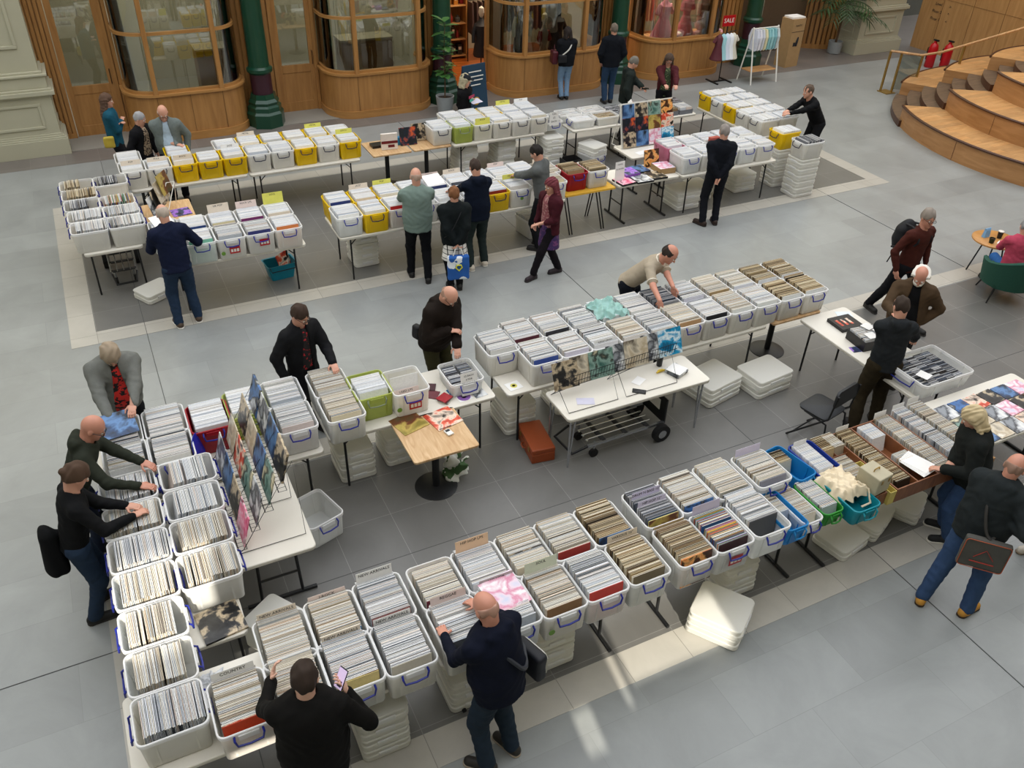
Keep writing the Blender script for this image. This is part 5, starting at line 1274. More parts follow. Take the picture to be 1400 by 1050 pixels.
    parts.append((f_head, lo, hi, .0062 * res))
    hands = []
    for (sg, sh, el, wr), hd, qq in zip(arms, (hdirL, hdirR), (L, Rr)):
        d = (wr - el).normalized(); d = V(hd).normalized() if hd is not None else d
        n = (-u if abs(d.z) < .8 else -l * sg); n = (n - d * n.dot(d)).normalized(); sidev = d.cross(n); 
        th = sidev if sidev.dot(-l * sg) > 0 else -sidev   # thumb towards the midline
        c = curl; w0 = wr + d * (.004 * s); prim = []
        palm_c = w0 + d * (.045 * s)
        prim.append(('e', palm_c, (d, th, n), (.052 * s, .041 * s, .0165 * s)))
        for k in range(4):
            off = (.030 - .020 * k) * s; ln = (.072, .080, .075, .060)[k] * s; p = w0 + d * (.082 * s) + th * off; ang = .25 * c + .06 * k; dd = d
            for j, fr_ in enumerate((.45, .32, .23)):
                dd = (dd * math.cos(ang) + n * math.sin(ang)).normalized() if j == 0 else (d * math.cos(ang) + n * math.sin(ang)).normalized()
                q = p + dd * (ln * fr_); prim.append(('c', p, q, (.0088 - .001 * j) * s, (.0082 - .001 * j) * s)); p = q; ang += .55 * c + .15
        p = w0 + d * (.02 * s) + th * (.033 * s); q = p + (d * .62 + th * .65 + n * .3).normalized() * (.042 * s); r = q + (d * .85 + th * .15 + n * .45).normalized() * (.032 * s)
        prim += [('c', p, q, .012 * s, .0095 * s), ('c', q, r, .0095 * s, .008 * s)]
        prim.append(('c', el + (wr - el) * .8, wr + d * .01, .029 * s, .025 * s))
        def f_hand(P, prim=prim):
            D = None
            for q in prim:
                e = ell(P, q[1], q[2], q[3]) if q[0] == 'e' else cap(P, *q[1:]); D = e if D is None else sm(D, e, .006)
            return D
        allp = [q[1] for q in prim] + [q[2] for q in prim if q[0] == 'c']
        lo, hi = bb(allp, .03); parts.append((f_hand, lo, hi, .0052 * res)); hands.append((palm_c, d, th, n))
    sdf_mesh(parts, 'body', skin(skin_k), t, base)
    # ---- face details
    def small(name, m_, f_, c, r=.03):
        lo, hi = bb([c], r); return sdf_mesh([(f_, lo, hi, .0035 * res)], name, m_, t, base)
    for sg in (-1, 1):
        e_ = hp_(.083, sg * .031, .002); mb = MB(); 
        eo = MB(); eo.lathe([(.0, -.011), (.006, -.009), (.010, -.004), (.0115, .0), (.010, .004), (.006, .009), (.0, .011)], tuple(e_ - base), n=10); eo.build('eye', mat('eye_white', '#e6e0d8', .3), t, True)
        mb.lathe([(.0, -.005), (.004, -.003), (.0055, 0), (.004, .003), (.0, .005)], tuple(e_ + hf * .0085 * s - base), n=8); mb.build('iris', mat('dark_iris', '#2b211c', .3), t, True)
        if hcol and not mask:
            mb = MB(); mb.tube([hp_(.092, sg * .018, .026) - base, hp_(.088, sg * .033, .031) - base, hp_(.077, sg * .048, .026) - base], [.0028, .0035, .002], 5); mb.build('eyebrow', mat('hair_' + hcol.strip('#'), hcol, .8), t, True)
    mb = MB(); mb.tube([hp_(.083, .024, -.062) - base, hp_(.0925, .0, -.060) - base, hp_(.083, -.024, -.062) - base], [.002, .0045, .002], 6); mb.build('lips', mat('lips', '#a85f55', .5), t, True)
    hm = mat('hair_' + (hcol or '#333333').strip('#'), hcol or '#333333', .75, .35, 60, .3, 0, .5)
    HC = hp_(-.016, 0, .024)
    def f_hair(P, th=.016):
        q = (P - nv(hc)) @ np.stack([nv(a_) for a_ in HX], 1) / s
        d = ell(P, HC, HX, ((.098 + th) * s, (.077 + th) * s, (.104 + th) * s)) + .0035 * np.sin(95 * q[:, 1] + 3 * np.sin(28 * q[:, 0])) + .0025 * np.sin(60 * q[:, 0] + 45 * q[:, 2] + 30 * q[:, 1])
        line = q[:, 2] - (np.where(q[:, 0] > 0, .80 * q[:, 0], .55 * q[:, 0]) - .022 + .012 * np.sin(70 * q[:, 1] + 40 * q[:, 0]))
        if hair == 'bun': line = q[:, 2] - (.62 * q[:, 0] - .006)
        d = smx(d, -line * s, .006)
        if hair == 'wild': d = smx(d, (q[:, 2] - .062) * s, .02); d = smx(d, (q[:, 0] - .045) * s, .02)
        if hair in ('bald',): d = smx(d, (q[:, 2] - .035) * s, .01); d = smx(d, (q[:, 0] - .025) * s, .01)
        if hair == 'fringe': d = smx(d, (q[:, 2] - .075 + .0) * s, .01); d = smx(d, (q[:, 0] - .04) * s, .01)
        if hair == 'receding': d = smx(d, (q[:, 0] + .35 * q[:, 2] - .075) * s, .01)
        if hair in ('long', 'bob', 'longred', 'curly'):
            ln = {'long': -.26, 'bob': -.13, 'longred': -.25, 'curly': -.24}[hair]; ww = .03 if hair != 'curly' else .042
            for sg in (-1, 1):
                d = sm(d, cap(P, hp_(-.01, sg * .078, .03), hp_(-.02, sg * .098, ln), .028 * s, ww * s), .03)
                d = sm(d, cap(P, hp_(-.07, sg * .04, .03), hp_(-.08, sg * .06, ln), .045 * s, .045 * s), .03)
            d = d + .004 * np.sin(120 * q[:, 1] + 6 * np.sin(25 * q[:, 2]))
            d = smx(d, -ell(P, hp_(.075, 0, -.03), HX, (.05 * s, .064 * s, .085 * s)), .01)
        if hair == 'bob': d = sm(d, ell(P, hp_(-.03, 0, .0), HX, (.10 * s, .098 * s, .10 * s)), .02); d = smx(d, -ell(P, hp_(.09, 0, -.03), HX, (.06 * s, .062 * s, .085 * s)), .01)
        if hair == 'bun':
            d = sm(d, ell(P, hp_(-.125, 0, .025), HX, (.035 * s, .035 * s, .035 * s)), .012)
        if hair == 'ponytail': d = sm(d, cap(P, hp_(-.10, 0, .06), hp_(-.13, 0, -.10), .018 * s, .014 * s), .015)
        return d
    if hair and hair != 'none':
        lo, hi = bb([hp_(.1, .11, .13), hp_(-.14, -.11, -.12), hp_(.1, -.11, -.12), hp_(-.14, .11, .13), hp_(-.1, .1, -.1), hp_(-.1, -.1, .13)] + ([hp_(-.05, .1, -.3), hp_(-.08, -.1, -.3)] if hair in ('long', 'longred', 'curly') else [hp_(-.05, 0, -.15)]), .045)
        th = {'bald': .0035, 'fringe': .007, 'receding': .007, 'crop': .005, 'short': .008, 'wild': .030}.get(hair, .017)
        sdf_mesh([(lambda P: f_hair(P, th), lo, hi, .0075 * res)], 'hair', hm, t, base)
    if beard:
        def f_b(P):
            d = ell(P, hp_(.034, 0, -.062), HX, (.068 * s, .063 * s, .07 * s)); q = (P - nv(hc)) @ np.stack([nv(a_) for a_ in HX], 1) / s
            d = smx(d, (q[:, 2] + .045 - .25 * np.abs(q[:, 1])) * s, .008); d = sm(d, cap(P, hp_(.095, .025, -.048), hp_(.095, -.025, -.048), .008 * s, .008 * s), .006)
            d = smx(d, -ell(P, hp_(.10, 0, -.062), HX, (.02 * s, .018 * s, .006 * s)), .004); return d + .002 * np.sin(150 * q[:, 1] + 90 * q[:, 2])
        lo, hi = bb([hp_(.1, .07, -.03), hp_(-.03, -.07, -.14), hp_(.1, -.07, -.14), hp_(-.03, .07, -.03)], .03); sdf_mesh([(f_b, lo, hi, .006 * res)], 'beard', mat('hair_' + beard.strip('#'), beard, .8), t, base)
    if glasses:
        gm = mat('spectacle_frame', '#1a1718', .35); mb = MB()
        for sg in (-1, 1):
            c = hp_(.104, sg * .032, .0) - base; mb.tube([c + hl * (.024 * s * math.cos(k)) + hu * (.017 * s * math.sin(k)) for k in [2 * PI * i / 12 for i in range(12)]], .0028, 5, closed=True)
            mb.tube([hp_(.10, sg * .056, .004) - base, hp_(.02, sg * .080, .004) - base, hp_(-.01, sg * .082, -.0) - base], .0028, 5)
        mb.tube([hp_(.106, .009, .002) - base, hp_(.106, -.009, .002) - base], .0028, 5); mb.build('spectacles', gm, t, True)
    if cap_:
        def f_c(P):
            d = ell(P, hp_(-.012, 0, .04), HX, (.118 * s, .096 * s, .10 * s)); q = (P - nv(hc)) @ np.stack([nv(a_) for a_ in HX], 1) / s; d = smx(d, -(q[:, 2] - .035) * s, .006)
            return sm(d, np.maximum(ell(P, hp_(.10, 0, .045), HX, (.085 * s, .075 * s, .01 * s)), 0 * d - 1), .008)
        lo, hi = bb([hp_(.2, .1, .15), hp_(-.13, -.1, .0), hp_(.2, -.1, .0), hp_(-.13, .1, .15)], .03); sdf_mesh([(f_c, lo, hi, .008 * res)], 'cap', cloth('cloth_' + cap_.strip('#'), cap_), t, base)
    return dict(t=t, pel=pel, neck=neck, sd=sd, fwd=fwd, lat=lat, f=f, l=l, hands=hands, s=s, base=base, arms=arms, waist=waist, chest=chest, hem=hem, hc=hc)

def printed_shirt(name, base_c, print_c, scale=14, th=.52):
    if name in MATS: return MATS[name]
    m = bpy.data.materials.new(name); N, L, P = nt(m); tc = N.new('ShaderNodeTexCoord'); no = N.new('ShaderNodeTexNoise'); no.inputs['Scale'].default_value = scale; no.inputs['Detail'].default_value = 3
    L.new(tc.outputs['Object'], no.inputs['Vector']); cr = N.new('ShaderNodeValToRGB'); cr.color_ramp.interpolation = 'CONSTANT'; cr.color_ramp.elements[0].color = srgb(base_c); cr.color_ramp.elements[1].position = th; cr.color_ramp.elements[1].color = srgb(print_c)
    L.new(no.outputs['Fac'], cr.inputs[0]); L.new(cr.outputs[0], P.inputs['Base Color']); P.inputs['Roughness'].default_value = .8; MATS[name] = m; return m
def checked(name, a, b_, sc=18, wline=.13):
    if name in MATS: return MATS[name]
    m = bpy.data.materials.new(name); N, L, P = nt(m); tc = N.new('ShaderNodeTexCoord'); br = N.new('ShaderNodeTexBrick'); br.offset = 0; br.inputs['Scale'].default_value = sc; br.inputs['Mortar Size'].default_value = wline * .6
    br.inputs['Brick Width'].default_value = 1; br.inputs['Row Height'].default_value = 1; br.inputs['Color1'].default_value = srgb(a); br.inputs['Color2'].default_value = srgb(a); br.inputs['Mortar'].default_value = srgb(b_)
    mp = N.new('ShaderNodeMapping'); mp.inputs['Rotation'].default_value = (PI / 2, 0, 0); L.new(tc.outputs['Object'], mp.inputs['Vector']); L.new(mp.outputs[0], br.inputs['Vector']); L.new(br.outputs[0], P.inputs['Base Color']); P.inputs['Roughness'].default_value = .8; MATS[name] = m; return m

PP = {}
PP[1] = person('person with long brown hair and a teal jacket, arms folded, left of the far tubs', .36, 16.45, -5, 1.66, hyaw=-5, hpitch=8, L='fold', Rr='fold', top='#1b4f63', style='jacket', toplen=.16, legs='#15161b', hair='long', hcol='#5a4335', res=1.35, bulk=1.08)
PP[2] = person('grey-haired person in a black cardigan over a leopard-print top', .74, 15.6, -45, 1.57, lean=4, hyaw=20, hpitch=18, L='down', Rr='down', top='#141418', style='jacket', inner=printed_shirt('leopard_cloth', '#b39e86', '#4a3c33', 40, .5), open_w=.09, toplen=.2, legs='#131318', hair='short', hcol='#9a9a9e', res=1.35, bulk=1.05, shoes='#4a2c22')
PP[3] = person('bald man with glasses in a grey cardigan touching the farthest yellow tub', 1.16, 15.42, -95, 1.76, lean=12, hyaw=5, hpitch=26, L='down', Rr=at(241, 197, 1.10), top='#6b7473', style='jacket', inner='#a9bccd', open_w=.07, legs='#1d2028', hair='bald', hcol='#c9b8ae', glasses=True, res=1.35, bulk=1.12)
PP[4] = person('balding man in a navy jacket and jeans leaning over tubs, seen from behind', .60, 11.05, 96, 1.72, lean=10, hpitch=26, L=(.42, 11.45, 1.10), Rr=(.92, 11.42, 1.08), top='#141b33', style='jacket', toplen=.12, legs='#24344a', legw=1.08, hair='fringe', hcol='#b5a79a', shoes='#4a3b30', sole='#e8e4dc', bulk=1.08, collar=True, skin_k='pink', fl=(-.02, .14), fr=(.02, -.14))
PP[5] = person('person in a black hoodie and cap holding a sheet, by the potted fig', 6.72, 15.42, -55, 1.64, hyaw=35, hpitch=14, L=at(645, 135, 1.12), Rr=at(641, 137, 1.12), top='#101013', style='sweater', hood=True, toplen=.16, legs='#121216', hair='bob', hcol='#a39a80', cap_='#22262c', res=1.3, bulk=1.05)
PP[6] = person('person in a black jacket and light blue jeans looking into the dark shop window', 10.47, 18.02, 78, 1.64, hpitch=10, L='belly', Rr='belly', top='#15171c', style='jacket', toplen=.14, legs='#7590ad', legw=1.0, hair='bob', hcol='#241b18', res=1.35, bulk=1.12, fl=(0, .07), fr=(0, -.07))
PP[7] = person('man in a black puffer jacket and blue jeans seen from behind at the shops', 11.30, 17.35, 74, 1.80, hpitch=6, L='pocket', Rr='pocket', top='#13161d', style='coat', toplen=.14, legs='#2a3f59', hair='receding', hcol='#6d6359', res=1.35, bulk=1.08, fl=(0, .08), fr=(.06, -.08))
PP[8] = person('man in a dark green hooded coat reading a phone at the CD table', 10.30, 15.15, -25, 1.72, lean=4, hpitch=34, L=at(884, 126, 1.12), Rr='down', top='#1d2422', style='coat', hood=True, toplen=.2, legs='#121316', hair='short', hcol='#6f6a63', res=1.35, bulk=1.05)
PP[9] = person('person with long curly hair in a maroon cardigan and green top', 11.40, 15.30, -116, 1.66, lean=6, hpitch=24, L=at(925, 131, 1.02), Rr=at(915, 131, 1.02), top='#4a1e24', style='jacket', inner=printed_shirt('olive_print', '#3c4a33', '#8d9a6a', 30, .58), open_w=.09, toplen=.2, legs='#16161a', hair='curly', hcol='#4a3a30', glasses=True, res=1.3)
PP[10] = person('man in a black jumper leaning over the far right block of tubs', 12.98, 12.28, 172, 1.78, lean=34, hpitch=-4, L=at(1040, 167, 1.08), Rr=at(1046, 171, 1.08), top='#0f1013', style='sweater', toplen=.1, legs='#16171b', hair='crop', hcol='#5a4a3e', res=1.2, bulk=1.05)
PP[11] = person('man in dark navy with his hands clasped behind his back', 9.43, 10.86, 62, 1.76, hyaw=10, hpitch=12, L='back', Rr='back', top='#12151d', style='jacket', toplen=.10, legs='#14161c', hair='crop', hcol='#8d8580', shoes='#2c1d16', collar=True, bulk=1.05, fl=(-.08, .13), fr=(0, -.1), foot_yaw=(45, 5), curl=.9, hdirL=(-.2, .1, -1), hdirR=(-.2, .1, -1))
PP[12] = person('bald man in a sage green sweater and black trousers, seen from behind', 4.02, 10.98, 74, 1.76, hpitch=18, L=(3.95, 11.5, 1.12), Rr=(4.4, 11.45, 1.1), top='#74867f', style='sweater', toplen=.14, legs='#111216', hair='bald', hcol='#b59a8a', bulk=1.22, topvar=.1, fl=(.12, .12), fr=(-.1, -.12))
PP[13] = person('short-haired woman in a black coat and black-and-white checked skirt', 4.40, 10.48, 78, 1.62, hpitch=14, L='back', Rr='back', top='#13191b', style='coat', toplen=.12, skirt=checked('check_cloth', '#e9e6e0', '#17171a', 14), legs='#131316', hair='short', hcol='#7a4f30', bulk=1.12, curl=1.0, fl=(0, .07), fr=(0, -.07))
PP[14] = person('man in a dark navy hoodie and charcoal trousers, seen from behind', 4.99, 10.97, 92, 1.74, lean=5, hpitch=26, L=(4.75, 11.5, 1.12), Rr=(5.2, 11.5, 1.1), top='#0e1626', style='sweater', hood=True, toplen=.14, legs='#26302f', hair='crop', hcol='#3a2c25', shoes='#cfc4b4', sole='#e8e4dc', bulk=1.12, fl=(-.02, .13), fr=(.04, -.14))
PP[15] = person('dark-haired man in a grey suit jacket reaching into tubs', 6.22, 11.18, 132, 1.74, lean=8, hpitch=28, L=at(704, 240, 1.14), Rr=(6.3, 11.7, 1.1), top='#5c5f5f', style='jacket', toplen=.2, legs='#15161a', hair='short', hcol='#1c1613', collar=True, topvar=.08, fl=(.0, .1), fr=(0, -.1))
PP[16] = person('woman with dyed maroon hair, burgundy cardigan and purple skirt walking', 5.88, 10.30, 190, 1.60, hpitch=14, L='belly', Rr='down', top='#421821', style='jacket', inner=printed_shirt('rose_print', '#8c4f55', '#b58a86', 26, .55), open_w=.10, toplen=.16, skirt=printed_shirt('purple_print', '#3a2456', '#6d3a6a', 22, .56), legs='#171318', hair='longred', hcol='#6e2f38', shoes='#2a2026', fl=(.28, -.04), fr=(-.24, -.0), bulk=1.1)
PP[17] = person('man with glasses in a black shirt over a red-printed black tee', 1.50, 8.02, -68, 1.76, lean=4, hyaw=10, hpitch=28, L=at(455, 496, 1.12), Rr='down', top='#17181b', style='jacket', inner=printed_shirt('tee_red', '#131316', '#b5202c', 30, .6), open_w=.045, toplen=.14, legs='#0f1013', hair='short', hcol='#3a2a20', glasses=True, collar=True, skin_k='pink')
PP[18] = person('bald man in a dark brown hooded jacket looking down into the CD tub', 3.08, 7.98, -68, 1.76, lean=16, hpitch=42, hyaw=6, L=at(626, 488, .98), Rr=at(613, 452, 1.22), top='#1d1612', style='coat', hood=True, toplen=.14, legs='#35331f', hair='bald', hcol='#a88674', bulk=1.15, glasses=True, hdirR=(.9, -.4, 0))
PP[19] = person('man in a beige polo shirt bending over the middle row of tubs', 5.96, 8.22, -58, 1.80, lean=44, hpitch=14, L=at(928, 412, 1.10), Rr=at(906, 423, 1.10), top='#a89c8a', style='tee', toplen=.16, sleeves='short', collar=True, legs='#12161f', hair='fringe', hcol='#2e2420', skin_k='ruddy', bulk=1.05, topvar=.06, hdirL=(.1, -.3, -1), hdirR=(.1, -.3, -1))
PP[20] = person('grey-haired man with glasses in a maroon jumper walking, wearing a backpack', 9.93, 7.12, -92, 1.80, lean=5, hyaw=-12, hpitch=10, L='down', Rr='down', top='#46211b', style='sweater', toplen=.14, legs='#14151a', hair='short', hcol='#8b8178', glasses=True, skin_k='ruddy', fl=(.38, .08), fr=(-.36, -.08), pz=.89)
PP[21] = person('white-haired bearded man in a brown leather jacket, hand on hip', 8.62, 5.98, -138, 1.76, lean=8, hpitch=30, hyaw=-4, L='hip', Rr=at(1222, 428, 1.28), top='#4a3a2a', style='jacket', inner='#0f0f12', open_w=.09, toplen=.16, legs='#1a1a1e', hair='wild', hcol='#e6e2da', beard='#e8e4dc', collar=True, skin_k='ruddy', bulk=1.15, topvar=.1)
PP[22] = person('man in a charcoal hoodie and dark olive trousers seen from behind', 7.66, 5.36, 62, 1.76, lean=4, hyaw=10, hpitch=20, L=at(1222, 468, 1.0), Rr=(8.25, 5.5, 1.0), top='#24272a', style='sweater', hood=True, toplen=.12, legs='#2b2417', legw=1.15, hair='crop', hcol='#33271f', bulk=1.1, fl=(-.10, .18), fr=(.04, -.12))
PP[23] = person('grey-haired person in a pink cardigan seated in the green armchair', 12.12, 6.95, 56, 1.62, pz=.50, lean=6, hpitch=10, L=(12.3, 7.35, .68), Rr=(12.55, 7.2, .66), sit=True, top='#b8485f', style='sweater', toplen=.06, legs='#2f5f9c', hair='short', hcol='#8f8f92', bulk=1.1)
PP[25] = person('grey-bearded man with a ponytail in an open grey fleece over a red-printed tee', -.38, 8.22, -84, 1.78, lean=14, hpitch=48, L=at(181, 585, 1.12), Rr=at(155, 585, 1.08), top='#6f716d', style='jacket', inner=printed_shirt('tee_red2', '#1a1012', '#d12a24', 22, .46), open_w=.06, collar=True, toplen=.12, legs='#15161a', hair='ponytail', hcol='#9a8a76', beard='#9b8d7c', bulk=1.18, topvar=.12)
PP[26] = person('bald man with glasses in an olive hoodie reaching across the left column', -.92, 6.92, -8, 1.76, lean=24, hpitch=24, hyaw=-10, L=at(200, 634, 1.13), Rr=at(190, 664, 1.11), top='#2b2f27', style='sweater', hood=True, toplen=.12, legs='#1c2436', hair='none', hcol='#8a6a58', glasses=True, skin_k='ruddy', bulk=1.05)
PP[27] = person('person with brown hair in a bun, black sweater and blue jeans, at the left column', -.97, 6.24, 10, 1.70, lean=12, hpitch=30, hyaw=2, L=at(172, 691, 1.14), Rr=at(181, 706, 1.12), top='#111214', style='sweater', toplen=.10, legs='#26354a', legw=1.05, hair='bun', hcol='#4a3628', fl=(.04, .12), fr=(-.06, -.12))
PP[28] = person('man in a black sweatshirt photographing records with his phone, bottom of the photo', .36, 3.40, 72, 1.78, lean=6, hpitch=22, L=at(371, 930, 1.18), Rr=at(474, 945, 1.36), top='#0f0e0d', style='sweater', toplen=.16, legs='#14161c', hair='short', hcol='#2e2119', bulk=1.32, skin_k='pale', hdirL=(.3, .3, .6), hdirR=(-.2, .2, 1))
PP[29] = person('bald man in a navy hoodie and dark jeans flicking through the REGGAE tub', 1.74, 3.40, 108, 1.76, lean=10, hpitch=26, L=at(608, 870, 1.12), Rr=at(655, 828, 1.14), top='#0d1222', style='sweater', hood=True, toplen=.12, legs='#232f3c', legw=1.1, hair='bald', hcol='#b58d7c', skin_k='ruddy', bulk=1.25, shoes='#2b2825', sole='#a89a88', fl=(-.04, .15), fr=(-.06, -.1), foot_yaw=(30, 5))
PP[30] = person('blond-haired person in a dark coat and blue jeans looking through the singles', 7.05, 3.62, 140, 1.66, lean=14, hpitch=26, L=at(1291, 642, 1.0), Rr=at(1303, 630, 1.02), top='#1c1f1e', style='coat', toplen=.18, legs='#364c70', hair='bob', hcol='#cbb892', bulk=1.15, shoes='#17181b', sole='#d8d4cc', fl=(.0, .12), fr=(0, -.1))
PP[31] = person('bald man in a dark jacket, jeans and mustard shoes with a grey shoulder bag', 6.36, 2.98, 12, 1.76, lean=8, hpitch=22, hyaw=6, L=at(1372, 702, 1.2), Rr=at(1375, 712, 1.16), top='#23282a', style='coat', hood=True, toplen=.10, legs='#34496a', legw=1.1, hair='bald', hcol='#937566', skin_k='ruddy', bulk=1.2, shoes='#c08a36', sole='#3a2a1a', fl=(-.22, .14), fr=(-.02, -.2), foot_yaw=(20, -10))
PP[32] = person('person mostly outside the right edge, dark trousers and cream striped trainers', 7.70, 2.95, 170, 1.74, hpitch=16, L='belly', Rr='belly', top='#1d3340', style='jacket', legs='#3a3a36', hair='short', hcol='#3a2e26', shoes='#cfc6b8', sole='#8a7a66', res=1.3)
# ---------------------------------------------------------------- covers, racks, small goods
random.seed(21)
def cover(x, y, z, k, label, rz=0, tilt=0, s=.315, t=.006, group=None, edge=None, name='album_cover', cat='record'):
    """album sleeve; tilt 0 lies flat, 90 stands facing -Y before rz"""
    mb = MB(); M3 = Matrix.Rotation(rz, 3, 'Z') @ Matrix.Rotation(R_(tilt), 3, 'X'); mb.box(0, 0, 0, s, s, t, m=0, M=M3)
    o = mb.build(name, [mat_cover(k)] , loc=(x, y, z))
    return tag(o, label, cat, group)
def wire(mb, pts, r=.0035, n=5, closed=False): mb.tube(pts, r, n, closed=closed)
# tall rack on the left table, covers facing the outer aisle
t = thing('wire_record_rack', 'tall black wire rack of album covers on the white table inside the L-shaped stall', 'rack', (0, 0, 0))
rx = [.33, .47, .61, .75]; rz_ = [.79, .97, 1.15, 1.33]
mb = MB()
for y in (5.66, 6.18, 6.70, 7.02): wire(mb, [(.27, y, .75), (.33, y, .78), (.86, y, 1.62), (.88, y, .75), (.27, y, .745)])
mb.build('side_frame', M_black, t)
for k in range(4):
    mb = MB(); x, z = rx[k], rz_[k]
    wire(mb, [(x - .05, 5.66, z + .06), (x - .05, 7.02, z + .06)]); wire(mb, [(x - .04, 5.66, z - .01), (x - .04, 7.02, z - .01)]); wire(mb, [(x + .03, 5.66, z - .01), (x + .03, 7.02, z - .01)])
    for i in range(28): y = 5.66 + i * .0504; wire(mb, [(x - .05, y, z + .06), (x - .045, y, z - .01), (x + .03, y, z - .01)], .002, 4)
    mb.build('wire_shelf', M_black, t)
cn = [['magenta pink', 'dark brown portrait', 'dark navy portrait', 'muted grey'], ['grey photo', 'dull green', 'red and cream', 'beige'], ['dim grey-green', 'slate blue', 'cream', 'charcoal and tan'], ['near-black', 'dark blue', 'grey landscape', 'blue and white']]
kk = [[3, 2, 8, 9], [9, 5, 6, 4], [5, 8, 4, 2], [2, 8, 9, 0]]
pos = ['nearest the camera', 'second from the near end', 'third from the near end', 'at the far end']
for r in range(4):
    for i in range(4):
        y = 5.84 + i * .335 + (.02 * r); x, z = rx[r] + .012, rz_[r]
        M3 = Matrix.Rotation(R_(-15), 3, 'Y').inverted()
        mb = MB(); Mx = Matrix.Rotation(R_(16), 3, 'Y'); mb.box(0, 0, 0, .010 if not (r == 3 and i in (0, 3)) else .02, .315, .315, M=Mx)
        off = Mx @ Vector((0, 0, .158)); o = mb.build('album_cover', mat_cover(kk[r][i] + 0), loc=(x + off.x, y, z + off.z))
        tag(o, '%s album cover in the tall rack, %s row, %s' % (cn[r][i], ['lowest', 'second', 'third', 'top'][r], pos[i]), 'record')
mb = MB(); mb.lathe([(.001, -.002), (.15, -.002), (.15, .002), (.001, .002)], n=36); o = mb.build('blue_vinyl_disc', mat('blue_vinyl', '#1a2fb0', .2, coat=.4), loc=(.21, 7.055, .93)); o.rotation_euler = (0, R_(80), R_(-24)); tag(o, 'translucent blue record disc propped at the far end of the tall rack', 'record')
# wire rack on the chrome-legged table
t = thing('wire_record_rack', 'low black wire rack of leaning sleeves on the pale table with chrome legs', 'rack', (0, 0, 0))
mb = MB()
for z, y in ((1.13, 6.44), (1.06, 6.43), (.99, 6.45), (.99, 6.56)): wire(mb, [(3.90, y, z - .07), (5.45, y, z + .02)], .004)
mb.build('rail', M_black, t)
mb = MB()
for i in range(44):
    x = 3.92 + i * .0352; dz = -.07 + .09 * (i / 44); wire(mb, [(x, 6.44, 1.13 + dz), (x, 6.45, .99 + dz), (x, 6.56, .99 + dz)], .0025, 4)
mb.build('basket_wires', M_black, t)
for a, b in ((3.92, 4.62), (4.66, 5.42)):
    mb = MB(); za = .93 + .06 * (a > 4.2); wire(mb, [(a, 6.45, za), (a + .02, 6.24, .748), (b - .05, 6.24, .748), (b, 6.5, za + .03), (a, 6.62, .748), (a, 6.45, za)], .004); mb.build('support_frame', M_black, t)
cl = [('grey and brown', 2), ('tan', 4), ('teal and dark green', 5), ('silver-grey', 9), ('pale beige', 4), ('pale grey', 9), ('sky-blue topped', 10)]
for i, (n_, k) in enumerate(cl):
    cover(4.02 + i * .228, 6.50 + .012 * (i % 2), 1.07 + .012 * i, k, '%s sleeve leaning in the low wire rack, %s from the left' % (n_, ['first', 'second', 'third', 'fourth', 'fifth', 'sixth', 'last'][i]), tilt=68, t=.004)
# things on the chrome-legged table
def paper(x, y, z, w, d, label, rz=0, m=None, name='paper_sheet', tilt=0, t=.002, cat='paper'):
    mb = MB(); mb.box(0, 0, 0, w, d, t, M=Matrix.Rotation(rz, 3, 'Z') @ Matrix.Rotation(R_(tilt), 3, 'X')); o = mb.build(name, m or M_paper, loc=(x, y, z)); return tag(o, label, cat)
lil = mat('lilac_paper', '#cfcde0', .5)
paper(4.22, 6.36, .744, .2, .12, 'lilac slip of paper under the left half of the wire rack', -.4, lil); paper(4.98, 6.45, .744, .16, .11, 'white slip of paper by the black phone', .5)
def phone(x, y, z, label, rz=0, on=False, M3=None):
    t = thing('mobile_phone', label, 'phone', (x, y, z)); M3 = M3 or Matrix.Rotation(rz, 3, 'Z'); mb = MB(); mb.box(0, 0, 0, .075, .155, .009, M=M3); mb.build('phone_body', mat('phone_black', '#101114', .25), t, bevel=.003)
    mb = MB(); o_ = M3 @ Vector((0, 0, .0052)); mb.box(o_.x, o_.y, o_.z, .068, .146, .001, M=M3)
    if on:
        m = bpy.data.materials.new('lit_screen'); N, L, P = nt(m); P.inputs['Base Color'].default_value = srgb('#cdb8dc'); P.inputs['Emission Color'].default_value = srgb('#d8c4e6'); P.inputs['Emission Strength'].default_value = .55
        mb.build('lit_screen', m, t)
        mb = MB(); o_ = M3 @ Vector((.005, -.035, .0062)); mb.box(o_.x, o_.y, o_.z, .036, .045, .0008, M=M3); mb.build('screen_picture', mat('screen_picture', '#5f5570', .4), t)
    else: mb.build('screen', mat('screen_black', '#08080a', .08), t)
    return t
phone(4.87, 6.27, .748, 'black phone lying on the pale table with chrome legs', .9)
for k in range(9): paper(5.48 + random.uniform(-.01, .01), 6.42 + random.uniform(-.01, .01), .745 + k * .006, .19, .19, 'square sleeve in the small pile on the chrome-legged table', random.uniform(-.15, .15) + .3, mat_cover(9) if k < 8 else M_paper, 'small_sleeve', t=.005, cat='record')['group'] = 'pile of small sleeves at the right end'
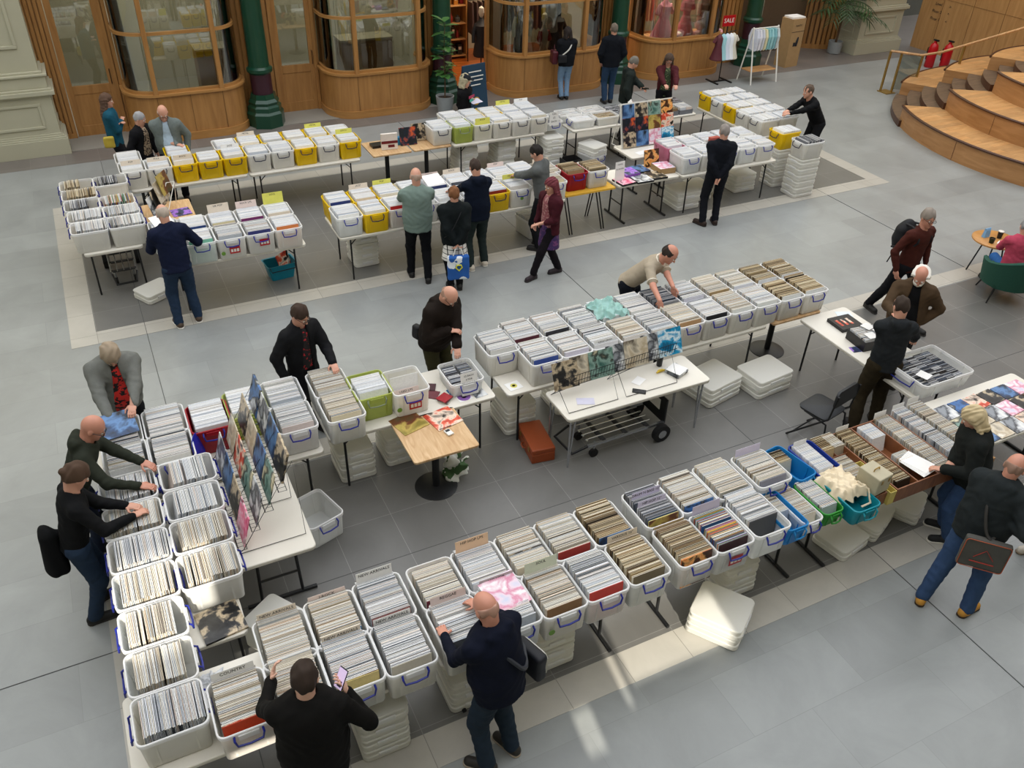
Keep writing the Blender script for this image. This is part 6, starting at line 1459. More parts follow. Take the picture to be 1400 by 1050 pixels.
def mug(x, y, z, label, c, r=.04, h=.1, name='paper_cup', lid=None):
    t = thing(name, label, 'cup', (x, y, z)); mb = MB(); mb.lathe([(r * .75, 0), (r * .8, .003), (r, h), (r * .9, h), (r * .72, .01)], n=24); mb.build('cup_wall', mat('cup_' + c.strip('#'), c, .4), t, True)
    mb = MB(); mb.lathe([(0.0, h * .85), (r * .86, h * .85), (0, h * .86)], n=20) if not lid else mb.lathe([(r * 1.05, h), (r * 1.05, h + .01), (r * .9, h + .014), (.001, h + .014)], n=24); mb.build('lid' if lid else 'drink', mat('cup_top_' + (lid or '#2a1a12').strip('#'), lid or '#2a1a12', .3), t, True); return t
mug(5.38, 6.62, .742, 'tall black reusable cup on the chrome-legged table', '#15161a', .042, .17, 'travel_cup', '#15161a')
t = thing('banana', 'yellow banana lying on the chrome-legged table beside the black cup', 'fruit', (5.32, 6.48, .76)); mb = MB(); mb.tube([(-.07, 0, 0), (-.03, .02, 0), (.02, .022, 0), (.07, 0, 0)], [.008, .017, .017, .006], 8); mb.build('peel', mat('banana_yellow', '#d9b83a', .5), t, True)
# small wooden pedestal table
cover(2.30, 6.80, .744, 12, 'cream and yellow group-photo album lying on the small wooden table', .25); cover(2.66, 6.72, .745, 6, 'album with a dark stringed instrument picture on the small wooden table', .2)
t = thing('card_reader', 'small white card reader on the small wooden table', 'card reader', (2.62, 6.47, .742), .2); mb = MB(); mb.span((-.035, -.05, 0), (.035, .05, .018)); mb.build('casing', M_white, t, bevel=.005); mb = MB(); mb.span((-.026, .005, .018), (.026, .04, .019)); mb.build('display', mat('screen_black', '#08080a'), t)
t = thing('pen', 'black pen above the white card reader', 'pen', (2.62, 6.56, .748), .1); mb = MB(); mb.tube([(-.07, 0, 0), (.07, 0, 0)], [.005, .004], 8); mb.build('barrel', M_black, t); mb = MB(); mb.tube([(.03, .007, 0), (.068, .006, 0)], .0018, 5); mb.build('clip', M_chrome, t)
# CD tub with sign
M_cd = mat_attr('cd_cases', .25)
def cds(cx, cy, z, rz, W, D, cols, rows_n, h=.125, w=.142, t_=.0095, group=None, label=None, pal='dark', limit=None, name='compact_disc_case', lean=.12, cnt=[0]):
    rot = Matrix.Rotation(rz, 3, 'Z')
    for c in range(cols):
        x = -W / 2 + W * (c + .5) / cols; n = rows_n
        for i in range(n):
            y = -D / 2 + D * (i + .5) / n; col = rc(pal); ww = min(w, W / cols - .004)
            if group and (limit is None or cnt[0] < limit):
                mb = MB(); Mx = Matrix.Rotation(-lean, 3, 'X'); off = Mx @ Vector((0, 0, h / 2)); mb.box(0, off.y, off.z, ww, t_, h, M=Mx, col=col, top=rc(pal)); v = rot @ Vector((x, y, 0))
                o = mb.build(name, M_cd, loc=(cx + v.x, cy + v.y, z)); o.rotation_euler = (0, 0, rz); tag(o, label, {'compact_disc_case': 'CD', 'single_record': 'record'}[name], group); cnt[0] += 1
            else:
                Mx = rot @ Matrix.Rotation(-lean, 3, 'X'); v = rot @ Vector((x, y, 0)); off = Mx @ Vector((0, 0, h / 2)); (stuff_cd if name != 'single_record' else stuff_sg).box(cx + v.x + off.x, cy + v.y + off.y, z + off.z, ww, t_, h, M=Mx, col=col, top=rc(pal))
stuff_cd = MB(); stuff_sg = MB(); CNT = [0]
copy_tree(proto('small'), (3.08, 7.22, TZ), 0, 'low clear tub of CDs with a paper sign on its front')
cds(3.08, 7.22, TZ + .02, 0, .34, .38, 2, 28, group='CDs in the low tub with the sign', label='CD case packed in the low clear tub with the paper sign', pal='dark', limit=300, cnt=CNT)
def sign(x, y, z, w, h, lines, label, tilt=12, rz=0, size=.03):
    t = thing('paper_sign', label, 'sign', (x, y, z), rz); Mx = Matrix.Rotation(-R_(tilt), 3, 'X'); mb = MB(); off = Mx @ Vector((0, 0, h / 2)); mb.box(off.x, off.y, off.z, w, .002, h, M=Mx); mb.build('sheet', M_paper, t)
    for k, s_ in enumerate(lines):
        p = Mx @ Vector((0, -.0025, h * .86 - k * size * 1.45)); text_mesh(s_, size, M_ink, Matrix.Translation(p) @ Matrix.Rotation(PI / 2 - R_(tilt), 4, 'X'), t)
    return t
sign(3.09, 6.965, TZ + .03, .20, .27, ['£2 EACH', '6 FOR', 'TEN POUNDS'], 'white paper sign taped to the low CD tub')
stackc = [('red and white', '#a8323a'), ('dark red', '#6d2228'), ('grey', '#77777c'), ('cream', '#d8d0c0')]
for i, (n_, c) in enumerate(stackc):
    mb = MB(); mb.box(0, 0, 0, .142, .125, .010, col=srgb(c)[:3]); o = mb.build('compact_disc_case', M_cd, loc=(2.80 + .005 * i, 7.02, .746 + .0105 * (3 - i))); o.rotation_euler = (0, 0, .5 + .1 * i); tag(o, n_ + ' CD case in the small pile right of the nearly empty tub', 'CD')
for (x, y, r, c, l) in [(2.72, 7.16, .9, '#7a4a50', 'maroon CD case leaning beyond the pile'), (2.96, 7.12, .1, '#1d5f8c', 'blue CD case lying beside the low CD tub'), (2.74, 7.3, 1.1, '#5b4448', 'brown CD case by the nearly empty tub')]:
    mb = MB(); mb.box(0, 0, 0, .142, .125, .010, col=srgb(c)[:3]); o = mb.build('compact_disc_case', M_cd, loc=(x, y, .746)); o.rotation_euler = (0, 0, r); tag(o, l, 'CD')
t = thing('round_purple_flyer', 'white flyer with a purple ring on the white table', 'flyer', (3.02, 6.99, .742), .1); mb = MB(); mb.box(0, 0, 0, .17, .15, .002); mb.build('sheet', M_paper, t); mb = MB(); mb.lathe([(.03, .001), (.03, .003), (.075, .003), (.075, .001)], (0, 0, 0), n=30); mb.build('purple_ring', mat('flyer_purple', '#8a5fa8', .5), t)
paper(3.2, 7.0, .743, .15, .18, 'black and white photo flyer beside the purple-ringed one', .1, mat_cover(9), 'photo_flyer'); paper(3.62, 6.95, .743, .17, .15, 'white paper with a yellow circle on the middle table corner', .1)
mb = MB(); mb.lathe([(.02, 0), (.02, .002), (.04, .002), (.04, 0)], n=24); tag(mb.build('yellow_circle_mark', mat('mark_yellow', '#d8d06a', .5), loc=(3.62, 6.95, .744)), 'yellow circle printed on the white paper at the table corner', 'sticker')
# plastic bag of mint colour over a tub
def crumple(name, label, c, rx_, ry_, rz0, m, cat='bag', seed=1, h=.0075):
    rnd = random.Random(seed); ph = [rnd.uniform(0, 6) for _ in range(6)]; t = thing(name, label, cat, tuple(c))
    def f_(P):
        Q = P - nv(c); q = Q / nv((rx_, ry_, rz0)); r = np.sqrt((q * q).sum(1)); d = (r - 1) * min(rx_, ry_, rz0)
        return d + .3 * rz0 * np.sin(26 * Q[:, 0] + ph[0] + 2 * np.sin(18 * Q[:, 1] + ph[1])) * np.sin(22 * Q[:, 1] + ph[2] + 2 * np.sin(20 * Q[:, 2] + ph[3])) + .008 * np.sin(60 * Q[:, 0] + 40 * Q[:, 1] + ph[4])
    lo = np.array(c) - np.array([rx_, ry_, rz0]) * 1.15 - .02; hi = np.array(c) + np.array([rx_, ry_, rz0]) * 1.15 + .02
    return t, f_, lo, hi, h
def draped_sheet(name, label, c, w, d, m, seed=3, amp=.035, drop=.05, cat='bag'):
    rnd = random.Random(seed); ph = [rnd.uniform(0, 6) for _ in range(8)]; n = 30; t = thing(name, label, cat, tuple(c)); top = []; 
    for i in range(n + 1):
        for j in range(n + 1):
            u, v = i / n - .5, j / n - .5
            e = 1 + .10 * math.sin(7 * math.atan2(v, u) + ph[0]) + .06 * math.sin(13 * math.atan2(v, u) + ph[1])
            x, y = u * w * e, v * d * e
            r = abs(math.sin(9 * u + 5 * v + ph[2] + 1.5 * math.sin(7 * v + ph[3]))); q = abs(math.sin(8 * v - 6 * u + ph[4] + 1.3 * math.sin(9 * u + ph[5])))
            z = amp * (1.3 - r - .6 * q) + .012 * math.sin(30 * u + ph[6]) * math.sin(27 * v + ph[7]) - drop * max(0, max(abs(u), abs(v)) - .36) / .14
            top.append((x, y, z))
    K = (n + 1) ** 2; vs = top + [(x, y, z - .003) for x, y, z in top]; fs = []
    for i in range(n):
        for j in range(n): a = i * (n + 1) + j; f = (a, a + n + 1, a + n + 2, a + 1); fs += [f, tuple(k + K for k in reversed(f))]
    mb = MB(); mb.add(vs, fs); mb.build('draped_film', m, t, True); return t
def build_crumple(a_, m): t, f_, lo, hi, h = a_; sdf_mesh([(f_, lo, hi, h)], 'crumpled_film', m, t, tuple(t.location))
LATE = []
draped_sheet('plastic_bag', 'mint green crumpled plastic bag lying over a tub in the middle row', (5.17, 7.53, 1.11), .40, .42, mat_plastic('mint_bag_film', '#b9e2dc', .12), 3)
draped_sheet('plastic_bag', 'small white crumpled bag between the corner tub and the COUNTRY tub', (-.20, 4.40, .79), .24, .22, mat_plastic('white_bag_film', '#eef0f4', .1), 5, .03, .02)
tb = draped_sheet('tote_bag', 'cream cotton tote bag draped over the turquoise basket', (5.66, 4.00, .985), .36, .40, mat('cream_cotton', '#e3d3b6', .85), 8, .016, .09)
mb = MB(); mb.tube([(.10, -.10, .02), (.16, -.2, -.02), (.14, -.28, -.12), (.06, -.26, -.16)], .012, 6); mb.build('cotton_handle', mat('cream_cotton', '#e3d3b6'), tb, True)
sg(5.66, 3.90, .40, 20, 'x', lab('x'), 'dark', lim=False, W=.2) if False else None
# misc covers lying about
cover(.0, 4.98, .752, 2, 'large album with a black and cream photograph on the table corner under the overhanging tub', .12, s=.34, t=.02)
cover(2.08, 4.02, 1.10, 13, 'pink and white marbled sleeve laid across the tub beside the bald man\'s head', .15, tilt=12)
cover(-.44, 7.46, 1.14, 8, 'blue, white and black album held by the man with the ponytail', .1, tilt=14)
cover(3.60, 4.04, 1.05, 8, 'blue and rust sleeve standing at the front of its tub', 0, tilt=80) if False else None
for (x, y, k, c_, l) in [(3.75, 4.20, 12, 0, 'yellow sleeve with orange circles at the front of the lilac-card tub'), (4.15, 4.22, 0, 0, 'blue and rust pictured sleeve at the front of its tub'), (3.24, 4.205, 8, 0, 'navy sleeve with a pale sticker at the front of the tan-sleeved tub'), (3.75, 3.705, 7, 0, 'orange sleeve at the front of its tub'), (2.45, 4.36, 2, 0, 'dark green patterned sleeve showing halfway down its tub'), (.80, 4.21, 0, 0, 'blue pictured sleeve at the front of the J-ROCK tub'), (-.01, 3.775, 6, 0, 'orange-red pictured sleeve at the front of the COUNTRY tub'), (.79, 3.765, 12, 0, 'yellow-cream sleeve with a figure at the front of its tub')]:
    cover(x, y, .92, k, l, 0, tilt=82, t=.004)
# right-hand display of flat covers
art = [9, 0, 6, 2, 8, 13, 5, 4, 9, 13, 2, 12, 8, 4, 9, 6, 2, 0]
an = ['pale grey', 'blue photo', 'red', 'charcoal', 'navy', 'pastel pink', 'green', 'beige', 'silver', 'lilac white', 'black and tan', 'olive', 'dark blue', 'cream', 'white and grey', 'rust red', 'dark tan', 'blue and white']
i = 0
for r in range(3):
    for c in range(6):
        x = 7.80 + c * .235 + .02 * r; y = 4.52 - r * .235
        cover(x, y, .752 + .001 * i % .006, art[i], '%s sleeve laid flat on the right-hand display table, %s row, %s' % (an[i], ['back', 'middle', 'front'][r], ['leftmost', 'second', 'third', 'fourth', 'fifth', 'rightmost'][c]), .05 + random.uniform(-.06, .06), s=.222, t=.012); i += 1
# wooden crates of singles
M_crate = mat_wood('chestnut_crate_wood', '#8f5a36', '#6b3d22', .45, (6, 1, 1)); M_honey = mat_wood('honey_wood', '#b98a52', '#94683a', .5, (6, 1, 1))
t = thing('record_crate', 'wide chestnut wooden crate with three lanes of singles', 'crate', (6.55, 4.17, TZ + .002))
def lanes(t, W, D, Ht, div, m, th=.014):
    for (a, b) in (((-W / 2, -D / 2), (-W / 2 + th, D / 2)), ((W / 2 - th, -D / 2), (W / 2, D / 2)), ((-W / 2 + th, -D / 2), (W / 2 - th, -D / 2 + th)), ((-W / 2 + th, D / 2 - th), (W / 2 - th, D / 2))):
        mb = MB(); mb.span((a[0], a[1], 0), (b[0], b[1], Ht)); mb.build('side_board', m, t, bevel=.002)
    mb = MB(); mb.span((-W / 2 + th, -D / 2 + th, 0), (W / 2 - th, D / 2 - th, .01)); mb.build('base_board', m, t)
    for d_ in div: mb = MB(); mb.span((d_ - th / 2, -D / 2 + th, .01), (d_ + th / 2, D / 2 - th, Ht)); mb.build('divider', m, t)
lanes(t, .84, .92, .17, (-.14, .14), M_crate)
SG = dict(h=.185, w=.185, t_=.0048, name='single_record')
def sg(cx, cy, D, n, group, label, pal, W=.2, lean=.2, z=TZ + .014, lim=True, rz=0): cds(cx, cy, z, rz, W, D, 1, n, group=group if lim else None, label=label, pal=pal, lean=lean, cnt=SCNT, limit=300, **SG)
SCNT = [0]
lab = lambda s: 'single in a paper sleeve, standing in ' + s
sg(6.27, 4.16, .84, 72, 'singles in the left lane of the chestnut crate', lab('the left lane of the chestnut crate'), 'brown')
sg(6.83, 4.16, .86, 74, 'singles in the right lane of the chestnut crate', lab('the right lane of the chestnut crate'), 'warm')
sg(6.55, 4.44, .22, 18, 'singles at the back of the middle lane', lab('the far end of the middle lane'), 'white'); sg(6.55, 4.02, .12, 9, 'singles in the middle of the middle lane', lab('the middle of the middle lane'), 'warm')
for k in range(4): paper(6.57 + .01 * k, 3.88 + .012 * k, .925 + .003 * k, .2, .28, 'loose white sheet on top of the middle lane of the chestnut crate', .15 + .05 * k)['group'] = 'loose sheets on the chestnut crate'
for i, (x, n_, pal) in enumerate([(7.115, 'long row of grey-sleeved singles', 'cool'), (7.36, 'long row of singles beside the flat display', 'dark')]):
    t = thing('record_crate', 'black long box holding a ' + n_, 'crate', (x, 4.17, TZ + .002)); lanes(t, .225, .94, .10, (), mat('black_box_board', '#1c1b1c', .6), .006)
    sg(x, 4.17, .90, 70, 'singles in the ' + n_, lab('the ' + n_), ['cool', 'warm'][i])
mb = MB(); mb.span((7.50, 3.70, TZ), (7.53, 4.66, TZ + .09)); tag(mb.build('wooden_batten', M_honey), 'honey-coloured wooden batten between the singles and the flat covers', 'wood')
# tubs and baskets of singles
P_ = lambda k, x, y, l, rz=0: copy_tree(proto(k), (x, y, TZ + .001), rz, l)
P_('navy', 5.70, 4.38, 'royal blue open box of white singles at the back'); sg(5.70, 4.40, .42, 34, 'singles in the royal blue box', lab('the royal blue box'), 'white')
P_('green', 5.35, 3.95, 'green tub of grey singles at the table front'); sg(5.35, 3.96, .38, 34, 'singles in the green tub', lab('the green tub'), 'cool')
P_('single', 5.09, 3.94, 'narrow clear tub of singles with a disc-printed front sleeve'); sg(5.09, 3.96, .38, 34, 'singles in the narrow clear tub', lab('the narrow clear tub'), 'warm')
P_('blue', 4.87, 3.93, 'sky-blue plastic basket wedged between tubs at the table front'); sg(4.87, 4.02, .26, 18, 'singles in the front blue basket', lab('the front sky-blue basket'), 'warm')
P_('blue', 5.39, 4.42, 'sky-blue plastic basket behind the green tub', .15); sg(5.38, 4.52, .18, 10, 'singles in the back blue basket', lab('the rear sky-blue basket'), 'brown')
P_('turq', 5.66, 3.88, 'turquoise basket under the cream cotton bag')
t = thing('record_crate', 'orange-brown wooden crate of singles behind the cream case', 'crate', (5.93, 4.02, TZ + .002)); lanes(t, .21, .56, .15, (), M_crate, .012); sg(5.93, 4.12, .3, 20, 'x', lab('x'), 'warm', lim=False, W=.18)
t = thing('record_crate', 'red-brown crate with two short lanes at the back edge', 'crate', (6.0, 4.50, TZ + .002)); lanes(t, .30, .27, .13, (0,), M_crate, .008); sg(5.93, 4.5, .22, 16, 'x', lab('x'), 'brown', lim=False, W=.14); sg(6.07, 4.5, .22, 16, 'x', lab('x'), 'warm', lim=False, W=.14)
t = thing('record_case', 'pale yellow record box beside the chestnut crate', 'box', (6.085, 3.95, TZ + .002)); lanes(t, .085, .48, .16, (), mat('pale_yellow_board', '#c9b866', .6), .008)
t = thing('record_case', 'cream hard record case with two clasps standing on the singles', 'case', (5.93, 3.86, .915), .12); mb = MB(); mb.span((-.1, -.12, 0), (.1, .12, .2)); mb.build('case_shell', mat('cream_leatherette', '#b5ad94', .6), t, bevel=.01)
for s in (-.05, .05): mb = MB(); mb.span((s - .012, -.124, .13), (s + .012, -.12, .17)); mb.build('clasp', M_brass, t)
mb = MB(); mb.tube([(-.04, 0, .2), (-.035, 0, .225), (.035, 0, .225), (.04, 0, .2)], .006, 6); mb.build('handle', M_brass, t, True)
for x, y, l in [(6.27, 4.60, 'first white index card over the singles'), (6.83, 4.62, 'rounded cream index card over the chestnut crate'), (7.115, 4.64, 'white index card over the grey-sleeved singles'), (7.36, 4.66, 'white index card nearest the flat covers'), (5.70, 4.60, 'white index card in the royal blue box')]:
    card(x, y, TZ + .06, 0, '', l, w=.17, h=.19, lean=.1, name='index_card')
# long table with the white-haired man
t = thing('record_box_set', 'large black box set with red and white figures on the long white table', 'record box', (8.12, 6.42, TZ + .002), -.05)
mb = MB(); mb.span((-.17, -.15, 0), (.17, .15, .045)); mb.build('box_shell', mat('box_black', '#121113', .3), t, bevel=.003)
for k in range(3): mb = MB(); mb.span((-.1 + .08 * k - .018, -.07, .045), (-.1 + .08 * k + .018, .07, .0465)); mb.build('printed_figure', mat_cover(6), t)
paper(8.42 - .12, 6.62, .742, .2, .14, 'pale blue paper near the corner of the long white table', -.4, mat('pale_blue_paper', '#dfe9ef', .5))
t = thing('cd_flight_case', 'black open case of CDs in front of the white-haired man', 'case', (8.12, 5.98, TZ + .002), -.1)
lanes(t, .50, .34, .13, (0,), mat('box_black', '#121113'), .01)
cds(8.12, 5.98, TZ + .02, -.1, .46, .30, 3, 14, group='CDs in the black open case', label='CD case in the black open case on the long white table', pal='cool', limit=300, cnt=CNT)
for (x, y, r, l) in [(8.14, 6.1, .2, 'white CD insert lying over the black case, farther one'), (8.2, 5.96, .1, 'white CD insert lying over the black case, middle one'), (8.02, 5.92, -.1, 'white CD insert lying over the black case, nearest one')]: paper(x, y, .895, .13, .13, l, r)
paper(7.82, 5.92, .742, .13, .12, 'small purple photo card on the edge of the long white table', -.2, mat_cover(11), 'photo_card')
cover(8.3, 6.22, .75, 9, 'white sleeve with black bars behind the black CD case', -.1, s=.2)
copy_tree(proto('cdbig'), (8.09, 5.10, TZ + .001), pit, 'big clear shallow tub of CDs at the near end of the long white table')
cds(8.09, 5.10, TZ + .02, 0, .66, .52, 5, 30, group='CDs in the big shallow tub', label='CD case packed in rows in the big shallow tub', pal='dark', limit=300, cnt=CNT, lean=.3)
paper(7.9, 5.0, .925, .14, .14, 'white CD insert on top of the big shallow tub', .3)
paper(8.0, 4.93, TZ + .006, .36, .1, 'teal plastic edging under the big shallow tub', 0, mat('teal_plastic', '#3aa6a0', .4), 'plastic_strip', t=.01, cat='strip')
# floor objects
t = thing('suitcase_record_player', 'tan leather-look suitcase record player standing on the floor', 'suitcase', (3.78, 6.65, .002), -.32 + .18)
mb = MB(); mb.span((-.14, -.32 + .05, 0), (.14, .27, .13)); mb.build('lower_shell', mat('tan_leather', '#8a3f1c', .45), t, bevel=.012)
mb = MB(); mb.span((-.14, -.27, .132), (.14, .27, .19)); mb.build('lid_shell', mat('tan_leather', '#8a3f1c'), t, bevel=.012)
for s in (-.15, .15): mb = MB(); mb.span((-.146, s - .02, .1), (-.138, s + .02, .16)); mb.build('clasp', M_brass, t)
mb = MB(); mb.tube([(-.14, -.05, .07), (-.17, -.04, .07), (-.17, .04, .07), (-.14, .05, .07)], .008, 6); mb.build('carry_handle', mat('tan_leather', '#8a3f1c'), t, True)
def trolley(x, y, rz, label, L_=1.05, W=.42):
    t = thing('folding_trolley', label, 'trolley', (x, y, 0), rz)
    for s in (-1, 1):
        mb = MB(); mb.box(0, s * W / 2, .22, L_, .03, .03); mb.build('side_rail', M_chrome, t)
    for k in range(4):
        mb = MB(); mb.tube([(-L_ / 2 + .05, -W / 2 + .08 + k * .09, .23), (-L_ / 2 + .02, -W / 2 + .08 + k * .09, .25), (L_ / 2 - .15, -W / 2 + .08 + k * .09, .25)], .009, 6); mb.build('deck_bar', M_chrome, t, True)
    for k in range(3): mb = MB(); mb.box(-.3 + .3 * k, 0, .225, .05, W, .02); mb.build('cross_plate', mat('dark_grey_plastic', '#3b3c3e', .5), t)
    for s in (-1, 1):
        mb = MB(); mb.tube([(L_ / 2 - .06, s * (W / 2 + .03), .115), (L_ / 2 - .06, s * (W / 2 + .09), .115)], .115, 24); wv = mb.build('wheel', M_rub, t, True)
        mb = MB(); mb.tube([(L_ / 2 - .06, s * (W / 2 + .088), .115), (L_ / 2 - .06, s * (W / 2 + .096), .115)], .055, 16); mb.build('wheel_hub', M_chrome, wv)
        mb = MB(); mb.tube([(-L_ / 2 + .12, s * (W / 2 - .04) - .02, .055), (-L_ / 2 + .12, s * (W / 2 - .04) + .02, .055)], .055, 16); mb.build('castor', M_rub, t, True)
        mb = MB(); mb.tube([(-L_ / 2 + .12, s * (W / 2 - .04), .06), (-L_ / 2 + .12, s * (W / 2 - .04), .22)], .012, 6); mb.build('castor_fork', M_chrome, t)
    mb = MB(); mb.tube([(-L_ / 2, -W / 2, .22), (-L_ / 2 - .18, -W / 2 + .03, .15), (-L_ / 2 - .2, W / 2 - .03, .15), (-L_ / 2, W / 2, .22)], .016, 8); mb.build('push_handle', M_black, t, True)
    mb = MB(); mb.box(L_ / 2 + .02, 0, .36, .03, W, .34); mb.build('toe_plate', M_black, t, bevel=.01)
    mb = MB(); mb.box(L_ / 2 + .002, 0, .4, .006, .2, .14); mb.build('white_emblem', M_white, t)
    return t
trolley(4.72, 6.42, .02, 'chrome folding trolley with black tyres under the chrome-legged table')
trolley(-.05, 12.9, pit, 'chrome folding trolley under the two far-left columns of tubs', .8, .34)
t = thing('folding_chair', 'black padded folding chair beside the man in the charcoal hoodie', 'chair', (6.93, 5.45, 0), R_(12))
mb = MB(); mb.ring([[(a, b, .43) for a, b in rrect(.40, .38, .06)], [(a, b, .46) for a, b in rrect(.42, .40, .07)], [(a, b, .475) for a, b in rrect(.38, .36, .06)]]); mb.build('seat', mat('black_vinyl', '#26282b', .5), t, True)
mb = MB(); mb.ring([[(x, -.235 + .04 * math.cos(x * 6), z) for x, z in rrect(.42, .22, .06, cy=.76)], [(x, -.265 + .04 * math.cos(x * 6), z) for x, z in rrect(.42, .22, .06, cy=.76)]]); mb.build('backrest', mat('black_vinyl', '#26282b'), t, True)
for s in (-.21, .21):
    mb = MB(); mb.tube([(s, -.26, .84), (s, -.22, .5), (s, .24, .0)], .012, 8); mb.build('front_leg', M_black, t, True)
    mb = MB(); mb.tube([(s * .92, .10, .43), (s * .92, -.20, .40), (s * .92, -.25, 0)], .012, 8); mb.build('rear_leg', M_black, t, True)
for y, z in ((.17, .08), (-.21, .1)): mb = MB(); mb.tube([(-.2, y, z), (.2, y, z)], .009, 6); mb.build('crossbar', M_black, t)
# teal basket with red record
t = thing('shopping_basket', 'teal shopping basket on the floor under the far white table', 'basket', (2.10, 11.92, .002), .1); mb = MB(); S = 3
mb.ring([[(a, b, 0) for a, b in rrect(.34, .24, .03, S)], [(a, b, .25) for a, b in rrect(.44, .31, .04, S)], [(a, b, .255) for a, b in rrect(.47, .34, .04, S)], [(a, b, .25) for a, b in rrect(.43, .30, .04, S)], [(a, b, .01) for a, b in rrect(.33, .23, .03, S)]]); mb.build('basket_shell', mat('teal_plastic2', '#1685a0', .4), t, True)
mb = MB(); mb.tube([(-.2, -.16, .25), (-.18, -.19, .18), (.18, -.19, .18), (.2, -.16, .25)], .008, 6); mb.build('handle', M_black, t, True)
cover(2.18, 11.95, .22, 6, 'red and black album standing in the teal basket', .7, tilt=70, s=.27)
# green and white carrier bag by the pedestal
LATE.append((('carrier_bag', 'green and white carrier bag leaning on the pedestal of the small wooden table', (2.72, 6.58, .16), .12, .10, .17, None), printed_shirt('green_white_bag', '#d9dad2', '#3f5c35', 7, .52)))
# bins, sheets and boxed sets in the far right
t = thing('black_bin', 'black open box on the floor by the wire table legs', 'box', (8.35, 13.95, .002)); lanes(t, .36, .3, .26, (), mat('black_box_board', '#1c1b1c'), .012)
t = thing('display_board', 'white-edged leaning board covered with album covers on the small white table', 'display board', (9.38, 12.88, TZ), 0)
Mx = Matrix.Rotation(-R_(14), 3, 'X'); mb = MB(); off = Mx @ Vector((0, .012, .40)); mb.box(off.x, off.y, off.z, 1.16, .012, .82, M=Mx); mb.build('board', M_white, t)
mb = MB(); mb.tube([(-.56, .18, .76), (-.6, .32, 0)], .008, 5); mb.tube([(-.58, .0, .02), (-.6, .32, 0.01)], .006, 5); mb.build('strut', M_white, t)
bc_ = [['dark landscape', 'black', 'green and white', 'black with yellow face'], ['dark blue', 'black with orange arc', 'cream and brown', 'red-lettered white'], ['brown portrait', 'blue light star', 'white and purple', 'sky blue'], ]
bk = [[8, 2, 5, 7], [14, 14, 12, 6], [2, 8, 13, 10]]
for r in range(3):
    for c in range(4):
        z = .66 - r * .25; x = -.42 + c * .285; off = Mx @ Vector((x, -.012 - .01 * r, z)); cover(9.38 + off.x, 12.88 + off.y, TZ + off.z, bk[r][c], '%s album on the leaning board, %s row, %s' % (bc_[r][c], ['top', 'middle', 'bottom'][r], ['leftmost', 'second', 'third', 'rightmost'][c]), 0, tilt=76, s=.275 if r else .26, t=.006)
paper(9.9, 14.30, 1.0, .24, .24, 'tilted white square card in front of the person in maroon', .7, tilt=62)
sign(7.92, 11.56, TZ + .002, .20, .36, ['WANTED', '', 'ALL RECORDS'], 'tall white notice standing beside the white tub of old sleeves', 4, .1, .026)
for (x, y, s, tt, k, l, rz) in [(8.0, 11.58 - .05, .3, .03, 3, 'black and pink boxed album at the table front', .1), (8.24, 11.78, .3, .07, 11, 'purple boxed album with a blue-green top', .05), (8.53, 11.9, .31, .03, 8, 'dark boxed album behind the purple one', .05), (8.34, 11.52, .33, .03, 9, 'black and white patterned art book at the table front', -.03), (8.66, 11.55, .31, .03, 2, 'charcoal patterned album at the table front', -.03), (8.93, 11.72, .32, .10, 13, 'thick boxed set with a pink and white top', -.06)]:
    t = thing('boxed_album', l, 'record box', (x, y, TZ + .001), rz); mb = MB(); mb.span((-s / 2, -s / 2, 0), (s / 2, s / 2, tt)); mb.build('box_shell', mat('cardboard', '#a98a60') if tt > .09 else (mat('purple_board', '#8a4fb0', .4) if tt > .05 else mat('box_black', '#121113')), t, bevel=.002)
    mb = MB(); mb.span((-s / 2 + .006, -s / 2 + .006, tt), (s / 2 - .006, s / 2 - .006, tt + .002)); mb.build('cover_picture', mat_cover(k), t)
cover(8.82, 11.95, .90, 7, 'upright album with a dark portrait and pink flower behind the thick boxed set', 0, tilt=78)
t = thing('metal_box', 'brick-red lidded box on the tubs behind the standing man', 'box', (10.12, 11.9, 1.06)); mb = MB(); mb.span((-.1, -.04, 0), (.1, .04, .06)); mb.build('box_shell', mat('brick_red', '#a5473c', .5), t, bevel=.004); mb = MB(); mb.span((-.102, -.042, .06), (.102, .042, .072)); mb.build('lid', mat('brick_red', '#a5473c'), t)
paper(9.15, 12.62, .742, .4, .14, 'white papers on the small table below the album board', .2)
# CD tables, far
for (x, y, kd, l, pal) in [(8.66, 14.70, 'cd', 'low clear tub with a black divider, back left of the CD table', 'cool'), (9.20, 14.70, 'cd', 'low clear tub at the back of the CD table', 'cool'), (8.74, 14.31, 'cd', 'low clear tub of white-sleeved CDs, front left', 'white'), (9.28, 14.31, 'cd', 'low clear tub with yellow and white cards, front', 'brown')]:
    copy_tree(proto(kd), (x, y, TZ + .001), pit, l); cds(x, y, TZ + .02, 0, .44, .28, 3, 22, pal=pal)
for i, (x, y) in enumerate([(9.72, 14.66), (10.08, 14.66), (10.44, 14.68), (10.82, 14.68), (11.18, 14.66), (9.70, 14.30), (10.06, 14.30), (10.42, 14.30), (10.80, 14.30), (11.16, 14.30)]):
    t = thing('cd_tray', 'shallow open tray on the far right CD tables, %s' % ['back row nearest the phone reader', 'back row second', 'back row third', 'back row fourth', 'back row by the yellow tub', 'front row left', 'front row second', 'front row third', 'front row fourth', 'front row right'][i], 'tray', (x, y, TZ + .001)); lanes(t, .33, .34, .09, (), mat('grey_tray', '#70737a', .5), .006)
    cds(x, y, TZ + .012, 0, .31, .32, 2, 22, pal=['dark', 'cool', 'white', 'warm', 'dark', 'dark', 'cool', 'white', 'brown', 'cool'][i])
